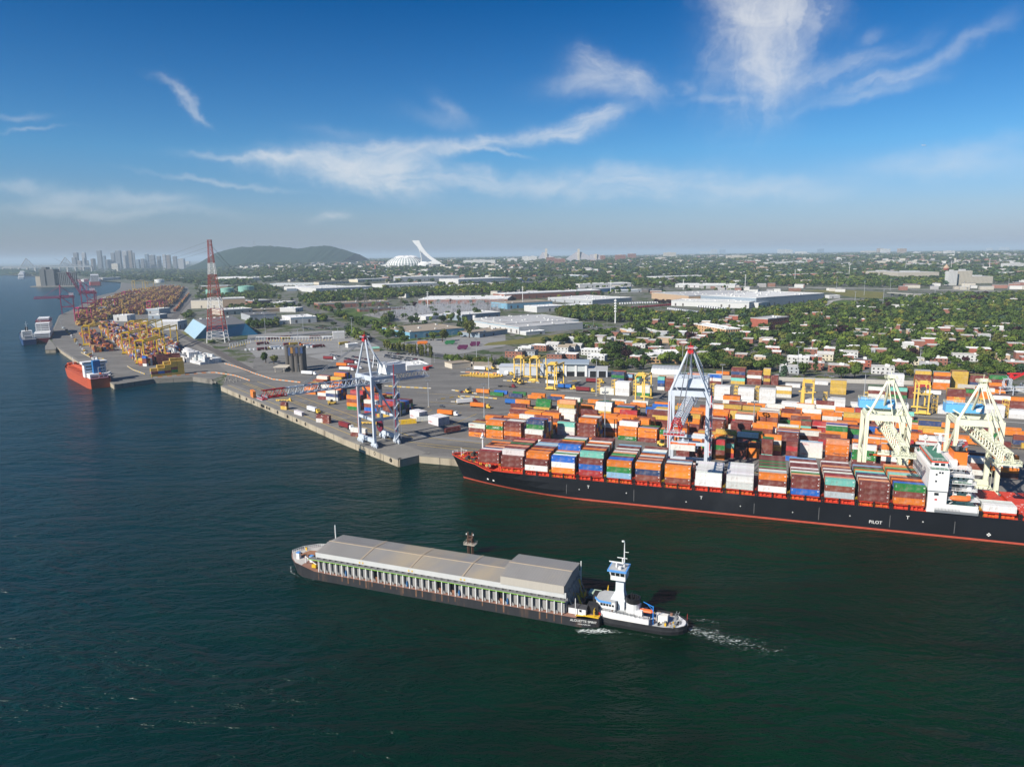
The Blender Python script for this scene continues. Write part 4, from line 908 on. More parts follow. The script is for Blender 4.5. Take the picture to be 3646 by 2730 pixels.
for own, lo, hi, base, n, nm in ((tug, (127.5, 5.4), (142, 14.6), 1.95, 34, 'deck_gear'), (tug, (115, 5.8), (126, 14), 4.5, 12, 'deck_gear'), (barge, (104.5, 6), (108, 18), 3.2, 14, 'deck_gear'), (barge, (-11, 6), (2, 15), 5.02, 12, 'deck_gear')):
 for i_, m_ in enumerate((STEEL, BLKP, RDK, YEL)):
  cg_ = MB()
  for _ in range(n // 4 + 1):
   a, b, s_ = gr_.uniform(lo[0], hi[0]), gr_.uniform(lo[1], hi[1]), gr_.uniform(.2, .8)
   if own is tug and (b - 10) ** 2 > (thb(a) - .9) ** 2: continue
   cg_.box(a, a + s_, b, b + s_ * gr_.uniform(.6, 2), base, base + gr_.uniform(.4, 1.3)) if gr_.random() < .7 else cg_.cyl((a, b, base), (a, b, base + gr_.uniform(.5, 1.2)), .3)
  if cg_.v: cg_.build(nm, m_, own)
rs_ = MB()
for i in range(NP):
 if gr_.random() < .6: u = U0 + 1 + (U1 - U0 - 2) * i / (NP - 1); rs_.box(u - .1, u + gr_.uniform(.05, .5), -.03, .0, gr_.uniform(.3, 2), 3.15)
rs_.build('rust_streak', mat('rust_streak', (.16, .085, .05), .9, var=.25), barge)
# foam of the wake
def foam_mat():
 m = bpy.data.materials.new('foam'); m.use_nodes = True; nt = m.node_tree; nt.nodes.clear(); k = G(nt)
 d = k.n('ShaderNodeBsdfDiffuse'); d.inputs[0].default_value = (0.72, 0.78, 0.76, 1); t = k.n('ShaderNodeBsdfTransparent'); mx = k.n('ShaderNodeMixShader'); o = k.n('ShaderNodeOutputMaterial')
 tc = k.n('ShaderNodeTexCoord').outputs['Object']; at_ = k.n('ShaderNodeAttribute'); at_.attribute_name = 'col'
 nz = k.noise(k.scale(tc, (.6, 1.1, 1), (0, 0, -BA)), .8, 7, .75, 1.4); n2 = k.noise(tc, .12, 3, .6)
 f = k.m('MULTIPLY', k.ramp(k.m('ADD', nz, k.m('MULTIPLY', k.m('SUBTRACT', at_.outputs['Fac'], .5), .62)), .52, .74), k.m('MULTIPLY_ADD', k.ramp(n2, .35, .65), .4, .6), clamp=True)
 k.put(mx.inputs[0], f); nt.links.new(t.outputs[0], mx.inputs[1]); nt.links.new(d.outputs[0], mx.inputs[2]); nt.links.new(mx.outputs[0], o.inputs[0]); return m
FOAM = foam_mat()
def foam(line, label):
 """strip of churned foam: (u, v, half width, density)"""
 mb = MB(); dens = []
 for u, v, h, d in line:
  for k in (-1, -.5, 0, .5, 1): mb.v.append(tuple(BF(u, v + k * h, 0.06))); dens.append(d * (1 - abs(k) ** 2))
 n = 5
 mb.f = [(j * n + i, (j + 1) * n + i, (j + 1) * n + i + 1, j * n + i + 1) for j in range(len(line) - 1) for i in range(n - 1)]; mb.m = [0] * len(mb.f)
 o = mb.build('foam', FOAM); a = o.data.color_attributes.new('col', 'FLOAT_COLOR', 'POINT'); a.data.foreach_set('color', [c for d in dens for c in (d, d, d, 1)])
 tag(o, label, None, None, 'stuff')
foam([(107, -2.4, .8, .3), (110, -2.4, 2.2, .78), (113, -1.6, 3.4, .8), (117, .2, 3.6, .72), (122, 1.5, 2.0, .6), (130, 2.4, 1.4, .5), (138, 2.4, 1.6, .5), (146, 3, 2.2, .45), (150, 3.5, 2, .1)], 'white foam churned up along the tug')
foam([(108, -3.6, 1, .2), (113, -5, 2.5, .5), (120, -5.5, 3.5, .45), (130, -4.5, 3.5, .3), (138, -4, 2, .05)], 'thin foam fanning out beside the tug')
foam([(141, 11, 2.0, .4), (145, 10.6, 5, .7), (150, 9.8, 7, .66), (156, 9, 8.5, .6), (163, 7.5, 9.5, .56), (170, 6.5, 10, .5), (178, 7, 10, .4), (190, 8, 9, .26), (200, 9, 3, .05)], 'white wake drawn out astern of the tug')
foam([(136, 18.5, 1.0, .2), (142, 18, 3, .5), (150, 19, 4, .5), (160, 20, 4, .35), (172, 21, 3, .1)], 'thinner second wake on the far side of the tug')
foam([(-14.2, 9, .5, .2), (-13.4, 6.6, .9, .75), (-10, 2.4, .9, .72), (-4, -.2, .8, .55), (8, -.9, .7, .45), (16, -.9, .6, .2)], 'thin white foam at the bow of the barge')
foam([(-20, -42, 3, .1), (-8, -40, 4, .36), (6, -38, 4, .33), (18, -40, 3, .1)], 'faint foam streaks on the open water')
foam([(60, -28, 3, .1), (72, -26, 5, .35), (90, -24, 6, .36), (104, -26, 4, .1)], 'faint foam patch on the river below the barge')
# mooring dolphin behind the barge
dp = P(*full('f', 1676, 1975), 0); dol = thing('mooring_dolphin', 'rusty steel mooring dolphin with a railed platform behind the barge', 'dolphin', dp, BA)
pl_ = MB()
for a, b in ((-1.6, -1), (1.6, -1), (-1.6, 1), (1.6, 1), (-.9, 0), (.9, 0)): pl_.cyl((a, b, -3), (a, b, 9.5), .42, n=8)
pl_.prism([(-2, -1.4), (2, -1.4), (2, 1.4), (-2, 1.4)], 8.6, 9.2); pl_.beam((-1.6, 0, 9.2), (-1.6, 0, 12.4), .9, 1.2).beam((1.6, 0, 9.2), (1.6, 0, 12.4), .9, 1.2).beam((-1.5, 0, 10.4), (1.5, 0, 10.4), .5)
pl_.build('piles', mat('rust_steel', (0.09, 0.05, 0.035), .8, var=.2, scale=.6), dol)
MB().prism([(-4, -2.6), (4, -2.6), (4, 2.6), (-4, 2.6)], 6.0, 6.3).rail([(-4, -2.6, 6.3), (4, -2.6, 6.3), (4, 2.6, 6.3), (-4, 2.6, 6.3), (-4, -2.6, 6.3)], 1.2, .1, 2).build('platform', mat('grating', (0.42, 0.38, 0.32), .8), dol)
MB().lathe([(.05, 11), (.4, 11.2), (.4, 11.8), (.05, 12)], 8, (-2.5, -.6, 0)).lathe([(.05, 11), (.4, 11.2), (.4, 11.8), (.05, 12)], 8, (2.5, -.6, 0)).build('lantern', SHW, dol)
dol.scale = (.62, .62, .8)
# ------------------------------------------------------------------ stacks of the near yard
YBLK = [
 # view, x, y of the front left foot, fronts of the columns (bottom to top), rows, tiers of the later rows, words
 ('y1', 127, 1270, ['omw', 'oogo', 'mokm'], [3, 4, 4], 5, 'block right behind the bow'),
 ('y1', 1000, 1372, ['wkw'], [5], 7, 'stepped white-fronted stack'),
 ('y1', 735, 1120, ['mmo', 'mooo', 'momo'], [4, 4, 4], 4, 'orange block deeper in'),
 ('y1', 1500, 1248, ['wwt'], [3], 2, 'teal-topped stack'),
 ('y1', 1810, 1348, ['okmm'], [5], 6, 'narrow maroon stack'),
 ('y1', 1515, 1022, ['mymy'], [5], 6, 'tall ochre stack'),
 ('y1', 1845, 1120, ['mk'], [4], 3, 'low maroon stack behind'),
 ('c2', 1265, 662, ['goo', 'moo'], [4, 3], 4, 'orange stacks over a green box'),
 ('c2', 1232, 548, ['ommo'], [4], 7, 'maroon and orange stack inland'),
 ('c2', 1090, 502, ['wyw'], [4], 5, 'white and yellow stack inland'),
 ('c2', 1520, 570, ['mmym'], [4], 6, 'stack beside the grey portal'),
 ('c2', 1700, 800, ['mm'], [3], 5, 'stack under the grey boom'),
 ('c2', 1575, 690, ['mog'], [3], 3, 'green-topped stack by the portal'),
 ('c2', 1735, 600, ['mmo'], [4], 6, 'stack within the grey portal'),
 ('c2', 1900, 655, ['mmk'], [4], 5, 'stack right of the portal'),
 ('c3', 30, 640, ['mywmw'], [5], 6, 'tall white-topped stack'),
 ('c3', 205, 620, ['momko'], [5], 6, 'orange and brown stack'),
 ('c3', 345, 748, ['mmmm'], [4], 6, 'all-maroon stack'),
 ('c3', 520, 792, ['www'], [3], 2, 'white stack behind the ship'),
 ('c3', 712, 815, ['koo'], [4], 3, 'orange stack left of cream crane'),
 ('c3', 712, 700, ['moog'], [4], 6, 'green-topped stack by cream crane'),
 ('c3', 910, 850, ['mggw'], [4], 5, 'green stack under cream crane'),
 ('c3', 1110, 830, ['kmm'], [3], 4, 'maroon stack beside white bridge'),
 ('c3', 870, 690, ['ong'], [3], 6, 'green and navy stack'),
 ('c3', 1060, 590, ['omo'], [3], 5, 'orange stack within cream portal'),
 ('c3', 1405, 695, ['ryryn'], [5], 2, 'striped red and ochre stack'),
 ('c3', 1240, 680, ['ogno'], [4], 3, 'stack behind the cream boom'),
 ('c3', 1080, 500, ['m', 'mt'], [2, 2], 2, 'low stack behind cream cranes'),
]
def yframe(p, a, b, z): return Vector((p.x, p.y, 4.55)) + YU * a + YV * b + Vector((0, 0, z))
CAND = []
rng = random.Random(5)
PAL = 'mmmkkooopprwwwwyymogbns'
for v, x, y, fronts, tiers, rows, words in YBLK:
 p = at(v, x, y, 4.5)
 for ci, fr in enumerate(fronts):
  for r in range(rows):
   n = len(fr) if r == 0 else max(1, min(5, tiers[ci] + rng.choice((0, 0, 0, -1) if r > 1 else (0,))))
   prev = 0 if r == 0 else pn
   for t in range(n):
    top = t == n - 1
    code = fr[t] if r == 0 else rng.choice(PAL if top else 'mmmkoowygbn')
    pos = yframe(p, ci * 12.95 + (rng.uniform(-.15, .15) if r else 0), r * 2.62, t * CH)
    d2 = pos.x ** 2 + pos.y ** 2
    sc = (1.0 if (r == 0 or t >= prev) else 0.4 if top else 0.0) / d2
    cw = ', %s column of ' % ORD[ci] if len(fronts) > 1 else ' of '
    CAND.append((sc, code, pos, YA, 12.19, '%s container, %s tier, %s row%s%s' % (COLS[code][1], TIER[max(n, 1)][t], ORD[r], cw, words)))
   pn = n
# twenty foot stacks seen end on between the ship and the yard
for v, x, y, cols, words in (('c2', 1890, 800, ['mrgm', 'omgr'], 'short boxes right of the grey crane'), ('c2', 2050, 795, ['rotm', 'mk'], 'short boxes in the crane shadow'),
                             ('c3', 45, 790, ['rmm', 'oom', 'tmkm'], 'shaded short boxes behind the white bay'), ('c3', 415, 822, ['bmrm'], 'short blue-footed stack'), ('c3', 525, 660, ['mgtk'], 'short teal stack')):
 p = at(v, x, y, 4.5)
 for ci, fr in enumerate(cols):
  for r in range(3):
   for t, code in enumerate(fr):
    cc = code if r == 0 else rng.choice('mkoyg')
    pos = yframe(p, ci * 6.9, r * 2.6, t * CH); sc = (1 if r == 0 else .35 if t == len(fr) - 1 else 0) / (pos.x ** 2 + pos.y ** 2) * .5
    CAND.append((sc, cc, pos, YA, 6.06, '%s container, %s tier, %s row, %s stack of %s' % (COLS[cc][1], TIER[len(fr)][t], ORD[r], ORD[ci], words)))
# white reefers in their yellow racks and the back rows along the terminal wall
rack_pos = []
for i, (v, x, y, codes) in enumerate([('c2', 1130, 322, 'ww'), ('c2', 1243, 330, 'WWWW'), ('c2', 1405, 335, 'gww'), ('c2', 1720, 335, 'WWWW'), ('c2', 1985, 365, 'WWWW'), ('c3', 55, 385, 'WWWW'), ('c3', 215, 390, 'WWWW'), ('c3', 385, 412, 'W'),
                                      ('c3', 560, 420, 'WW'), ('c3', 728, 440, 'WWW'), ('c3', 905, 420, 'W'), ('c3', 1035, 440, 'wwW'), ('c3', 1200, 452, 'WW'), ('c3', 1560, 470, 'WW'), ('c3', 1725, 490, 'WWW'), ('c3', 1910, 495, 'WWW'), ('c3', 2095, 505, 'WW')]):
 p = at(v, x, y, 4.5)
 for r in range(3):
  for t, code in enumerate(codes):
   CAND.append((0.9 / (p.x ** 2 + p.y ** 2) * (1 if r == 0 else .3), code, yframe(p, 0, r * 2.62, t * CH), YA, 12.19, '%s container, %s tier, %s row, %s stack along the reefer rack kerb' % (COLS[code][1], TIER[len(codes)][t], ORD[r], ORD[i])))
 if len(codes) >= 2: rack_pos.append((p, len(codes)))
for i, (v, x, y, codes, rows) in enumerate([('c2', 1215, 222, 'ngn', 4), ('c2', 1325, 220, 'ms', 3), ('c2', 1390, 225, 'tg', 3), ('c2', 1560, 290, 'wnbt', 3), ('c2', 1618, 300, 'mkmk', 3), ('c2', 1690, 280, 'mom', 4), ('c2', 1785, 235, 'poo', 4), ('c2', 1935, 245, 'mwb', 3),
           ('c2', 2000, 195, 'mo', 4), ('c2', 2110, 245, 'ytmnm', 4), ('c3', 125, 250, 'mkwk', 4), ('c3', 245, 252, 'mymyy', 3), ('c3', 305, 255, 'mmm', 3), ('c3', 340, 345, 'wyw', 3), ('c3', 415, 270, 'W', 2), ('c3', 625, 250, 'W', 2),
           ('c3', 750, 322, 'yyyy', 3), ('c3', 995, 240, 'W', 2), ('c3', 1035, 345, 'wmw', 4), ('c3', 1180, 300, 'WWWWW', 4), ('c3', 1200, 352, 'gmt', 3), ('c3', 1330, 355, 'mmm', 3), ('c3', 1385, 272, 'rrkmy', 4), ('c3', 1525, 285, 'oowmo', 4),
           ('c3', 1660, 275, 'yyyyy', 4), ('c3', 1800, 282, 'onmm', 4), ('c3', 1943, 312, 'omomg', 4), ('c3', 1628, 395, 'oomm', 3), ('c3', 1770, 340, 'mg', 3), ('c3', 1850, 355, 'oow', 3), ('c3', 1970, 420, 'kmw', 3), ('c3', 2105, 430, 'mmo', 3), ('c3', 1460, 320, 'W', 1)]):
 p = at(v, x, y, 4.5); L = 12.19 if codes not in ('ms', 'tg', 'wnbt', 'mymyy', 'mmm', 'mg') else 6.06
 for r in range(rows):
  for t, code in enumerate(codes):
   cc = code if r == 0 else rng.choice('mmkowgy' if 'W' not in codes else 'W')
   CAND.append((0.5 / (p.x ** 2 + p.y ** 2) * (1 if r == 0 else .2), cc, yframe(p, 0, r * 2.62, t * CH), YA, L, '%s container, %s tier, %s row, %s stack along the terminal wall' % (COLS[cc][1], TIER[len(codes)][t], ORD[r], ORD[i % 30])))
# the block beside the grey crane, its long sides facing the river corner
QA = math.atan2(dl.y, dl.x) + R(90)                 # boxes lie across the quay direction
QU, QV = Vector((math.cos(QA + R(90)), math.sin(QA + R(90)), 0)), Vector((math.cos(QA), math.sin(QA), 0))
def qpos(p, a, b, z): return Vector((p.x, p.y, 4.55)) + YU * a + YV * b + Vector((0, 0, z))
for v, x, y, fronts, rows, words in (('q', 1322, 720, ['rbkw'], 12, 'long block behind the grey crane'), ('q', 1185, 680, ['goko'], 4, 'orange stack behind the grey crane'), ('q', 1020, 605, ['wnw'], 5, 'white and navy stack by the reach stacker'), ('q', 955, 598, ['mwo'], 4, 'maroon and white stack by the boom'),
                                     ('q', 1310, 640, ['moomo'], 4, 'orange-topped stack inland of the crane'), ('q', 1420, 740, ['ymk'], 12, 'front of the mixed block'), ('q', 850, 556, ['oo'], 6, 'low orange stack under the boom'), ('q', 920, 520, ['mok'], 6, 'stack behind the red boom tip'), ('q', 1060, 520, ['mmoy'], 6, 'yellow-topped row under the boom')):
 p = at(v, x, y, 4.5)
 for ci, fr in enumerate(fronts):
  for r in range(rows):
   n = len(fr) if r == 0 else min(5, len(fr) + (1 if r in (2, 3, 4) else 0))
   for t in range(n):
    code = fr[t] if r == 0 and t < len(fr) else rng.choice('mmkorwybgn')
    pos = qpos(p, ci * 12.6, r * 2.62, t * CH); top = t == n - 1
    CAND.append(((1.0 if r == 0 else .45 if top else .12) / (pos.x ** 2 + pos.y ** 2), code, pos, YA, 12.19, '%s container, %s tier, %s row of %s' % (COLS[code][1], TIER[n][t], ORD[r], words)))
# single boxes on the open quay
for v, x, y, codes, L, rz, words in (('q', 425, 575, 'oo', 12.19, R(-60), 'standing alone near the quay end'), ('q', 662, 680, 'ym', 6.06, YA, 'below the red boom tip'), ('q', 768, 715, 'W', 12.19, R(-46), 'standing alone on the open quay'),
                                     ('q', 942, 780, 'wm', 6.06, YA, 'in the small pile on the quay'), ('q', 992, 788, 'km', 6.06, YA, 'at the back of the small pile'), ('q', 1213, 890, 'mw', 12.19, YA, 'beside the feet of the grey crane'),
                                     ('q', 1600, 800, 'Y', 12.19, R(18), 'on the asphalt behind the grey crane'), ('q', 1735, 775, 'W', 12.19, R(15), 'between the white pairs'), ('q', 1960, 880, 'm', 12.19, R(35), 'on a yellow trailer near the bow')):
 p = at(v, x, y, 4.5)
 for t, code in enumerate(codes):
  z = t * CH + (1.3 if 'trailer' in words else 0)
  CAND.append((1.0 if True else 0, code, Vector((p.x, p.y, 4.55 + z)), rz, L, '%s container %s%s' % (COLS[code][1], words, '' if len(codes) == 1 else ', ' + TIER[2][t])))
for v, x, y, n, words in (('q', 1680, 745, 3, 'white reefer group behind the grey crane'), ('q', 1825, 790, 4, 'nearer white reefer group by the lamp pole')):
 p = at(v, x, y, 4.5); rz = R(-48)
 for r in range(n):
  for t in range(2):
   a = Vector((math.cos(rz + R(90)), math.sin(rz + R(90)), 0)) * r * 2.5
   if t == 1 and r == 0: a += Vector((0, 0, 0))
   CAND.append((1.0, 'W', Vector((p.x, p.y, 4.55 + t * CH)) + a, rz, 12.19, '%s white container, %s row of the %s' % (TIER[2][t], ORD[r], words)))
# three strings of rail wagons with containers
wagon_m = mat('wagon_brown', (0.2, 0.13, 0.08), .8, var=.15); wagon_mesh = MB()
wagon_mesh.box(-.6, 17, .5, 1.9, .7, 1.15).box(1, 15.4, .0, 2.44, .55, .8)
for x in (.5, 2.2, 13.6, 15.3):
 for y in (.35, 1.85): wagon_mesh.cyl((x, y, .45), (x, y + .2, .45), .45, n=10)
wagon_mesh = wagon_mesh.mesh('rail_wagon', wagon_m)
for ti, (v, x, y, n, tiers) in enumerate((('y1', 215, 610, 30, 1), ('y1', 430, 660, 28, 1), ('y1', 835, 800, 26, 2), ('c2', 480, 425, 22, 2))):
 p = at(v, x, y, 4.5)
 for i in range(n):
  pos = yframe(p, i * 17.4, 0, 0.05)
  if pos.x > 330: continue
  o = put(wagon_mesh, 'rail_wagon', None, pos, YA); tag(o, 'brown flat rail wagon, %s in the %s string across the yard' % (ORD[min(i, 29)], ORD[ti]), 'rail wagon', 'rail wagons in the container yard')
  if rng.random() < .1: continue
  for t in range(rng.choice((1, tiers))):
   code = rng.choice('ooommgwnbky'); CAND.append((.4 / (pos.x ** 2 + pos.y ** 2), code, pos + YU * 1.7 + Vector((0, 0, 1.0 + t * CH)), YA, 12.19, '%s container on the %s wagon of the %s string' % (COLS[code][1], ORD[min(i, 29)], ORD[ti])))
fo = at('y1', 127, 1270, 4.5); fo.z = 4.55; far_r = at('c3', 1340, 640, 4.5); have = [(c[2] - fo) for c in CAND]; have = [(h.dot(YU), h.dot(YV)) for h in have]
for bi_ in range(15):
 for ai in range(0, 30):
  a0, b0_ = ai * 12.95 + 2 * bi_, 25 + bi_ * 8.1
  if bi_ in (2, 5, 9) or ai % 9 == 8 or (bi_ > 5 and ai < 9): continue
  q0 = fo + YU * a0 + YV * b0_
  if q0.x > far_r.x or any(-12.5 < a0 - ha < 12.5 and -2.7 < hb - b0_ < 8 for ha, hb in have): continue
  for r in range(3):
   n = rng.choice((1, 2, 3, 3, 4))
   for t in range(n): CAND.append((.3 / (q0.x ** 2 + q0.y ** 2) * (1 if r == 0 else .2), rng.choice('mmkooorwmwyoow'), q0 + YU * 0 + YV * (r * 2.62) + Vector((0, 0, t * CH)), YA, 12.19, 'filler'))
CAND.sort(key=lambda c: -c[0])
KEEP = 305 - NIND
for i, (sc, code, pos, rz, L, lb) in enumerate(CAND):
 if i < KEEP:
  o = container(code, pos, rz, L, lb, 'containers standing in the terminal yard')
  if 'first row' in lb and i % 2 == 0 and 'tail' not in lb: letter(o, code, L)
 else: stuffc(code, pos, rz, L)
# ------------------------------------------------------------------ ship-to-shore cranes
CGREY = mat('crane_grey', (0.52, 0.57, 0.63), .45, var=.06, scale=.2, second=(.42, .45, .48), sec=(.6, .85))
CCREAM = mat('crane_cream', (0.72, 0.73, 0.55), .5, var=.06, scale=.2, second=(.6, .58, .42), sec=(.6, .85))
CRED = mat('crane_red', (0.5, 0.02, 0.022), .45, var=.05)
CMAG = mat('crane_magenta', (0.36, 0.02, 0.10), .5, var=.05)
CDARK = mat('crane_dark', (0.06, 0.065, 0.07), .6, var=.1)
SPRD = mat('spreader_orange', (0.75, 0.13, 0.02), .5, var=.05)
CBLUE = mat('house_blue', (0.12, 0.4, 0.72), .5, var=.04)
def lattice(mb, y0, y1, zb, w0, w1, hgt, t, n, mi=0, br=.6):
 """box truss along y: two lower and two upper chords with zigzag webs"""
 for x in (-w0 / 2, w0 / 2): mb.beam((x, y0, zb), (x, y1, zb), t * 1.5, t * 1.7, mi)
 for x in (-w1 / 2, w1 / 2): mb.beam((x, y0, zb + hgt), (x, y1, zb + hgt), t, t, mi)
 for i in range(n):
  a, b = y0 + (y1 - y0) * i / n, y0 + (y1 - y0) * (i + 1) / n; c = (a + b) / 2
  for k in (-1, 1):
   mb.beam((k * w0 / 2, a, zb), (k * w1 / 2, c, zb + hgt), t * br, t * br, mi); mb.beam((k * w1 / 2, c, zb + hgt), (k * w0 / 2, b, zb), t * br, t * br, mi)
  mb.beam((-w0 / 2, a, zb), (w0 / 2, a, zb), t * br, t * br, mi); mb.beam((-w1 / 2, c, zb + hgt), (w1 / 2, c, zb + hgt), t * br, t * br, mi)
  mb.beam((-w1 / 2, c, zb + hgt), (w1 / 2, c + (b - a), zb + hgt), t * .45, t * .45, mi) if i < n - 1 else None
 mb.beam((-w0 / 2, y1, zb), (w0 / 2, y1, zb), t, t, mi)
def sts(name, label, pos, rz, W=19.5, gg=16, hp=42.5, apex=67.5, zb=39.5, reach=65, back=46, M=CGREY, tipM=CRED, tip=14, house=None, deep=False, spread=None, raised=0.0, apexM=CRED, group=None, reel=False, tail=True, spr_z=None, bt=.42):
 t = thing(name, label, 'crane', pos, rz, group); h = W / 2; L = 1.7
 # bogies and sill beams
 for y in (0, gg):
  MB().box(-h - 1, h + 1, y - .8, y + .8, 3.0, 5.6).build('sill_beam', M, t)
  for sx in (-1, 1):
   bo = MB()
   for i in range(4):
    x = sx * (h + 2.4) - sx * i * 2.0; bo.box(x - .8, x + .8, y - .6, y + .6, .9, 2.0).cyl((x, y - .35, .5), (x, y + .35, .5), .5, n=10)
   bo.box(min(sx * (h - 3.6), sx * (h + 2.6)), max(sx * (h - 3.6), sx * (h + 2.6)), y - .45, y + .45, 1.9, 3.0); bo.build('bogie', M, t)
   MB().box(sx * h - L / 2, sx * h + L / 2, y - L / 2, y + L / 2, 5.5, hp + (2.6 if y == 0 else 2.0)).build('leg', M, t)
  MB().box(-h + L / 2, h - L / 2, y - .7, y + .7, hp, hp + 2.9).build('portal_beam', M, t)
  MB().box(-h + L / 2, h - L / 2, y - .5, y + .5, 17.0, 18.6).build('tie_beam', M, t) if not deep else None
 for sx in (-1, 1):
  MB().box(sx * h - .6, sx * h + .6, L / 2, gg - L / 2, hp + .3, hp + 2.3).build('side_beam', M, t)
  MB().cyl((sx * h, .8, hp - .5), (sx * h, gg - 1, 18.0), .6, n=8).build('brace', M, t)
  MB().box(sx * h - .5, sx * h + .5, L / 2, gg - L / 2, 16.8, 18.4).build('tie_beam', M, t)
  if deep:
   MB().prism([(sx * h - .5, 0), (sx * h + .5, 0), (sx * h + .5, gg), (sx * h - .5, gg)], hp + 2.9, hp + 3.2).beam((sx * h, gg, hp + 5), (sx * h * .4, 2, hp + 2.6), .5).build('side_beam', M, t)
 # a-frame, stays
 ay = 1.5
 for sx in (-1, 1): MB().cyl((sx * (h - .3), 0, hp + 2.4), (sx * 1.2, ay, apex), .75, .6, n=8).build('mast_leg', M, t)
 MB().cyl((0, gg, hp + 2), (0, ay + .6, apex - .5), .6, n=8).build('back_stay', M, t)
 MB().box(-1.5, 1.5, ay - 1.2, ay + 1.4, apex - 1.4, apex + .6).box(-1.4, -1.0, ay - 1, ay + 1, apex + .6, apex + 2.6).box(1.0, 1.4, ay - 1, ay + 1, apex + .6, apex + 2.6).box(-1.4, 1.4, ay - .3, ay + .3, apex + 2.4, apex + 2.8).cyl((-1, ay, apex + 1.5), (1, ay, apex + 1.5), .8, n=10).box(-.1, .1, ay - .1, ay + .1, apex + 2.8, apex + 4.8).build('mast_head', apexM, t)
 hd = MB(); hd.rail([(-2.6, ay - 2, apex + 1), (2.6, ay - 2, apex + 1), (2.6, ay + 2.4, apex + 1), (-2.6, ay + 2.4, apex + 1), (-2.6, ay - 2, apex + 1)], 1.2, .14, 1.6)
 hd.beam((1.6, ay + 1, apex - .5), (h * .62, ay + 3, apex - 9), .5, .3).beam((h * .62, ay + 3, apex - 9), (h * .8, 2, hp + 8), .35).rail([(1.6, ay + 1, apex), (h * .62, ay + 3, apex - 9)], 1.2, .12, 1.5).build('walkway', M, t)
 yb = -reach + tip
 for k in (-1, 1):
  e = Vector((k * 1.3, -reach * .62, zb + 4.6)); a = Vector((k * .9, ay, apex - .3))
  if raised: e = Vector((k * 1.3, -2 - reach * .62 * math.cos(raised), zb + 4 + reach * .62 * math.sin(raised)))
  MB().cyl(a, e, .24, n=6).build('forestay', STEEL if M is CGREY else M, t)
 bm_ = MB(); lattice(bm_, -1.5, yb, zb, 4.4, 2.6, 4.2, bt, int((yb + 1.5) / -4.2)); tp = MB(); lattice(tp, yb, -reach, zb, 4.4, 2.6, 4.2, bt, max(3, int(tip / 4)))
 tp.box(-4.5, 4.5, -reach - 1.6, -reach + 1.6, zb - .5, zb - .2); ptf = MB().rail([(-4.5, -reach - 1.6, zb - .2), (4.5, -reach - 1.6, zb - .2), (4.5, -reach + 1.6, zb - .2), (-4.5, -reach + 1.6, zb - .2), (-4.5, -reach - 1.6, zb - .2)], 1.3, .14, 1.5)
 ptf.box(-4.6, 4.6, -reach - 1.7, -reach + 1.7, zb - .75, zb - .52)
 bo = bm_.build('boom', M, t); to = tp.build('boom_tip', tipM, bo); po = ptf.build('platform', M, bo)
 if raised:
  for o in (bo,):
   o.matrix_local = Matrix.Translation((0, -1.5, zb)) @ Matrix.Rotation(-raised, 4, 'X') @ Matrix.Translation((0, 1.5, -zb))
 gd = MB(); lattice(gd, -1.5, back, zb, 4.4, 2.6, 4.2, bt, int(back / 4.2)); gd.box(3.0, 3.9, -1.5, back, zb - .1, zb).rail([(3.9, -1.5, zb), (3.9, back, zb)], 1.2, .12, 3)
 gd.build('back_girder', M, t)
 if tail:
  fe = MB()
  for i in range(int((back - 14) / 1.6)):
   y = 14 + i * 1.6
   for a, b, c, d in ((0, 0, .4, -2.2), (.4, -2.2, 1.1, -2.2), (1.1, -2.2, 1.5, 0)): fe.beam((-3.4, y + a, zb + b), (-3.4, y + c, zb + d), .12)
  fe.beam((-3.4, 10, zb), (-3.4, back, zb), .3); fe.box(-2, 2, back - 1, back + 1.5, zb + 4.2, zb + 6).build('festoon', CDARK, t) if False else fe.build('festoon', CDARK, t)
  MB().box(-1.6, 1.6, back - 1.5, back + 1, zb + 3.6, zb + 6).beam((0, back, zb + 6), (1.5, back + 4, zb + 6.6), .5).build('end_winch', tipM, t)
 hc, hx0, hx1, hy0, hy1, hz0, hz1 = house
 ho = MB().box(hx0, hx1, hy0, hy1, hz0, hz1).box(hx0 + 1, hx0 + 4, hy0 + 2, hy0 + 5, hz1, hz1 + .7).build('machinery_house', hc, t)
 MB().rail([(hx0, hy0, hz1), (hx1, hy0, hz1), (hx1, hy1, hz1), (hx0, hy1, hz1), (hx0, hy0, hz1)], 1.1, .1, 2.5).build('railing', M, ho); MB().box(hx1 - 3.5, hx1 - 1, hy0 - .06, hy0, hz0 + .8, hz0 + 2.4).build('door', _tm, ho)
 # trolley, cab, spreader on its ropes
 ty = spread if spread is not None else -3
 tr = MB().box(-3.2, 3.2, ty - 3, ty + 3, zb - 1.2, zb - .4).box(2.0, 4.2, ty - 1.2, ty + 1.6, zb - 4, zb - 1.2); tr.build('trolley', CDARK, t)
 if spr_z is not None:
  sp = MB().box(-6.1, 6.1, ty - .35, ty + .35, spr_z, spr_z + .7)
  for k in (-5.9, 5.9): sp.box(k - .3, k + .3, ty - 1.2, ty + 1.2, spr_z - .1, spr_z + .6)
  so = sp.build('spreader', SPRD, t); hb2 = MB().box(-2.6, 2.6, ty - .8, ty + .8, spr_z + .7, spr_z + 1.6)
  hb2.cyl((0, ty, spr_z + 1.6), (0, ty, spr_z + 3), .9, .5, 8).rail([(-2.6, ty - .8, spr_z + 1.6), (2.6, ty - .8, spr_z + 1.6), (2.6, ty + .8, spr_z + 1.6)], 1.1, .1, 1.3).build('headblock', M, so)
  rp2 = MB()
  for a in (-2, 2):
   for b in (-.6, .6): rp2.beam((a, ty + b, spr_z + 1.5), (a * .7, ty + b, zb - 1), .09)
  rp2.build('hoist_rope', CDARK, t)
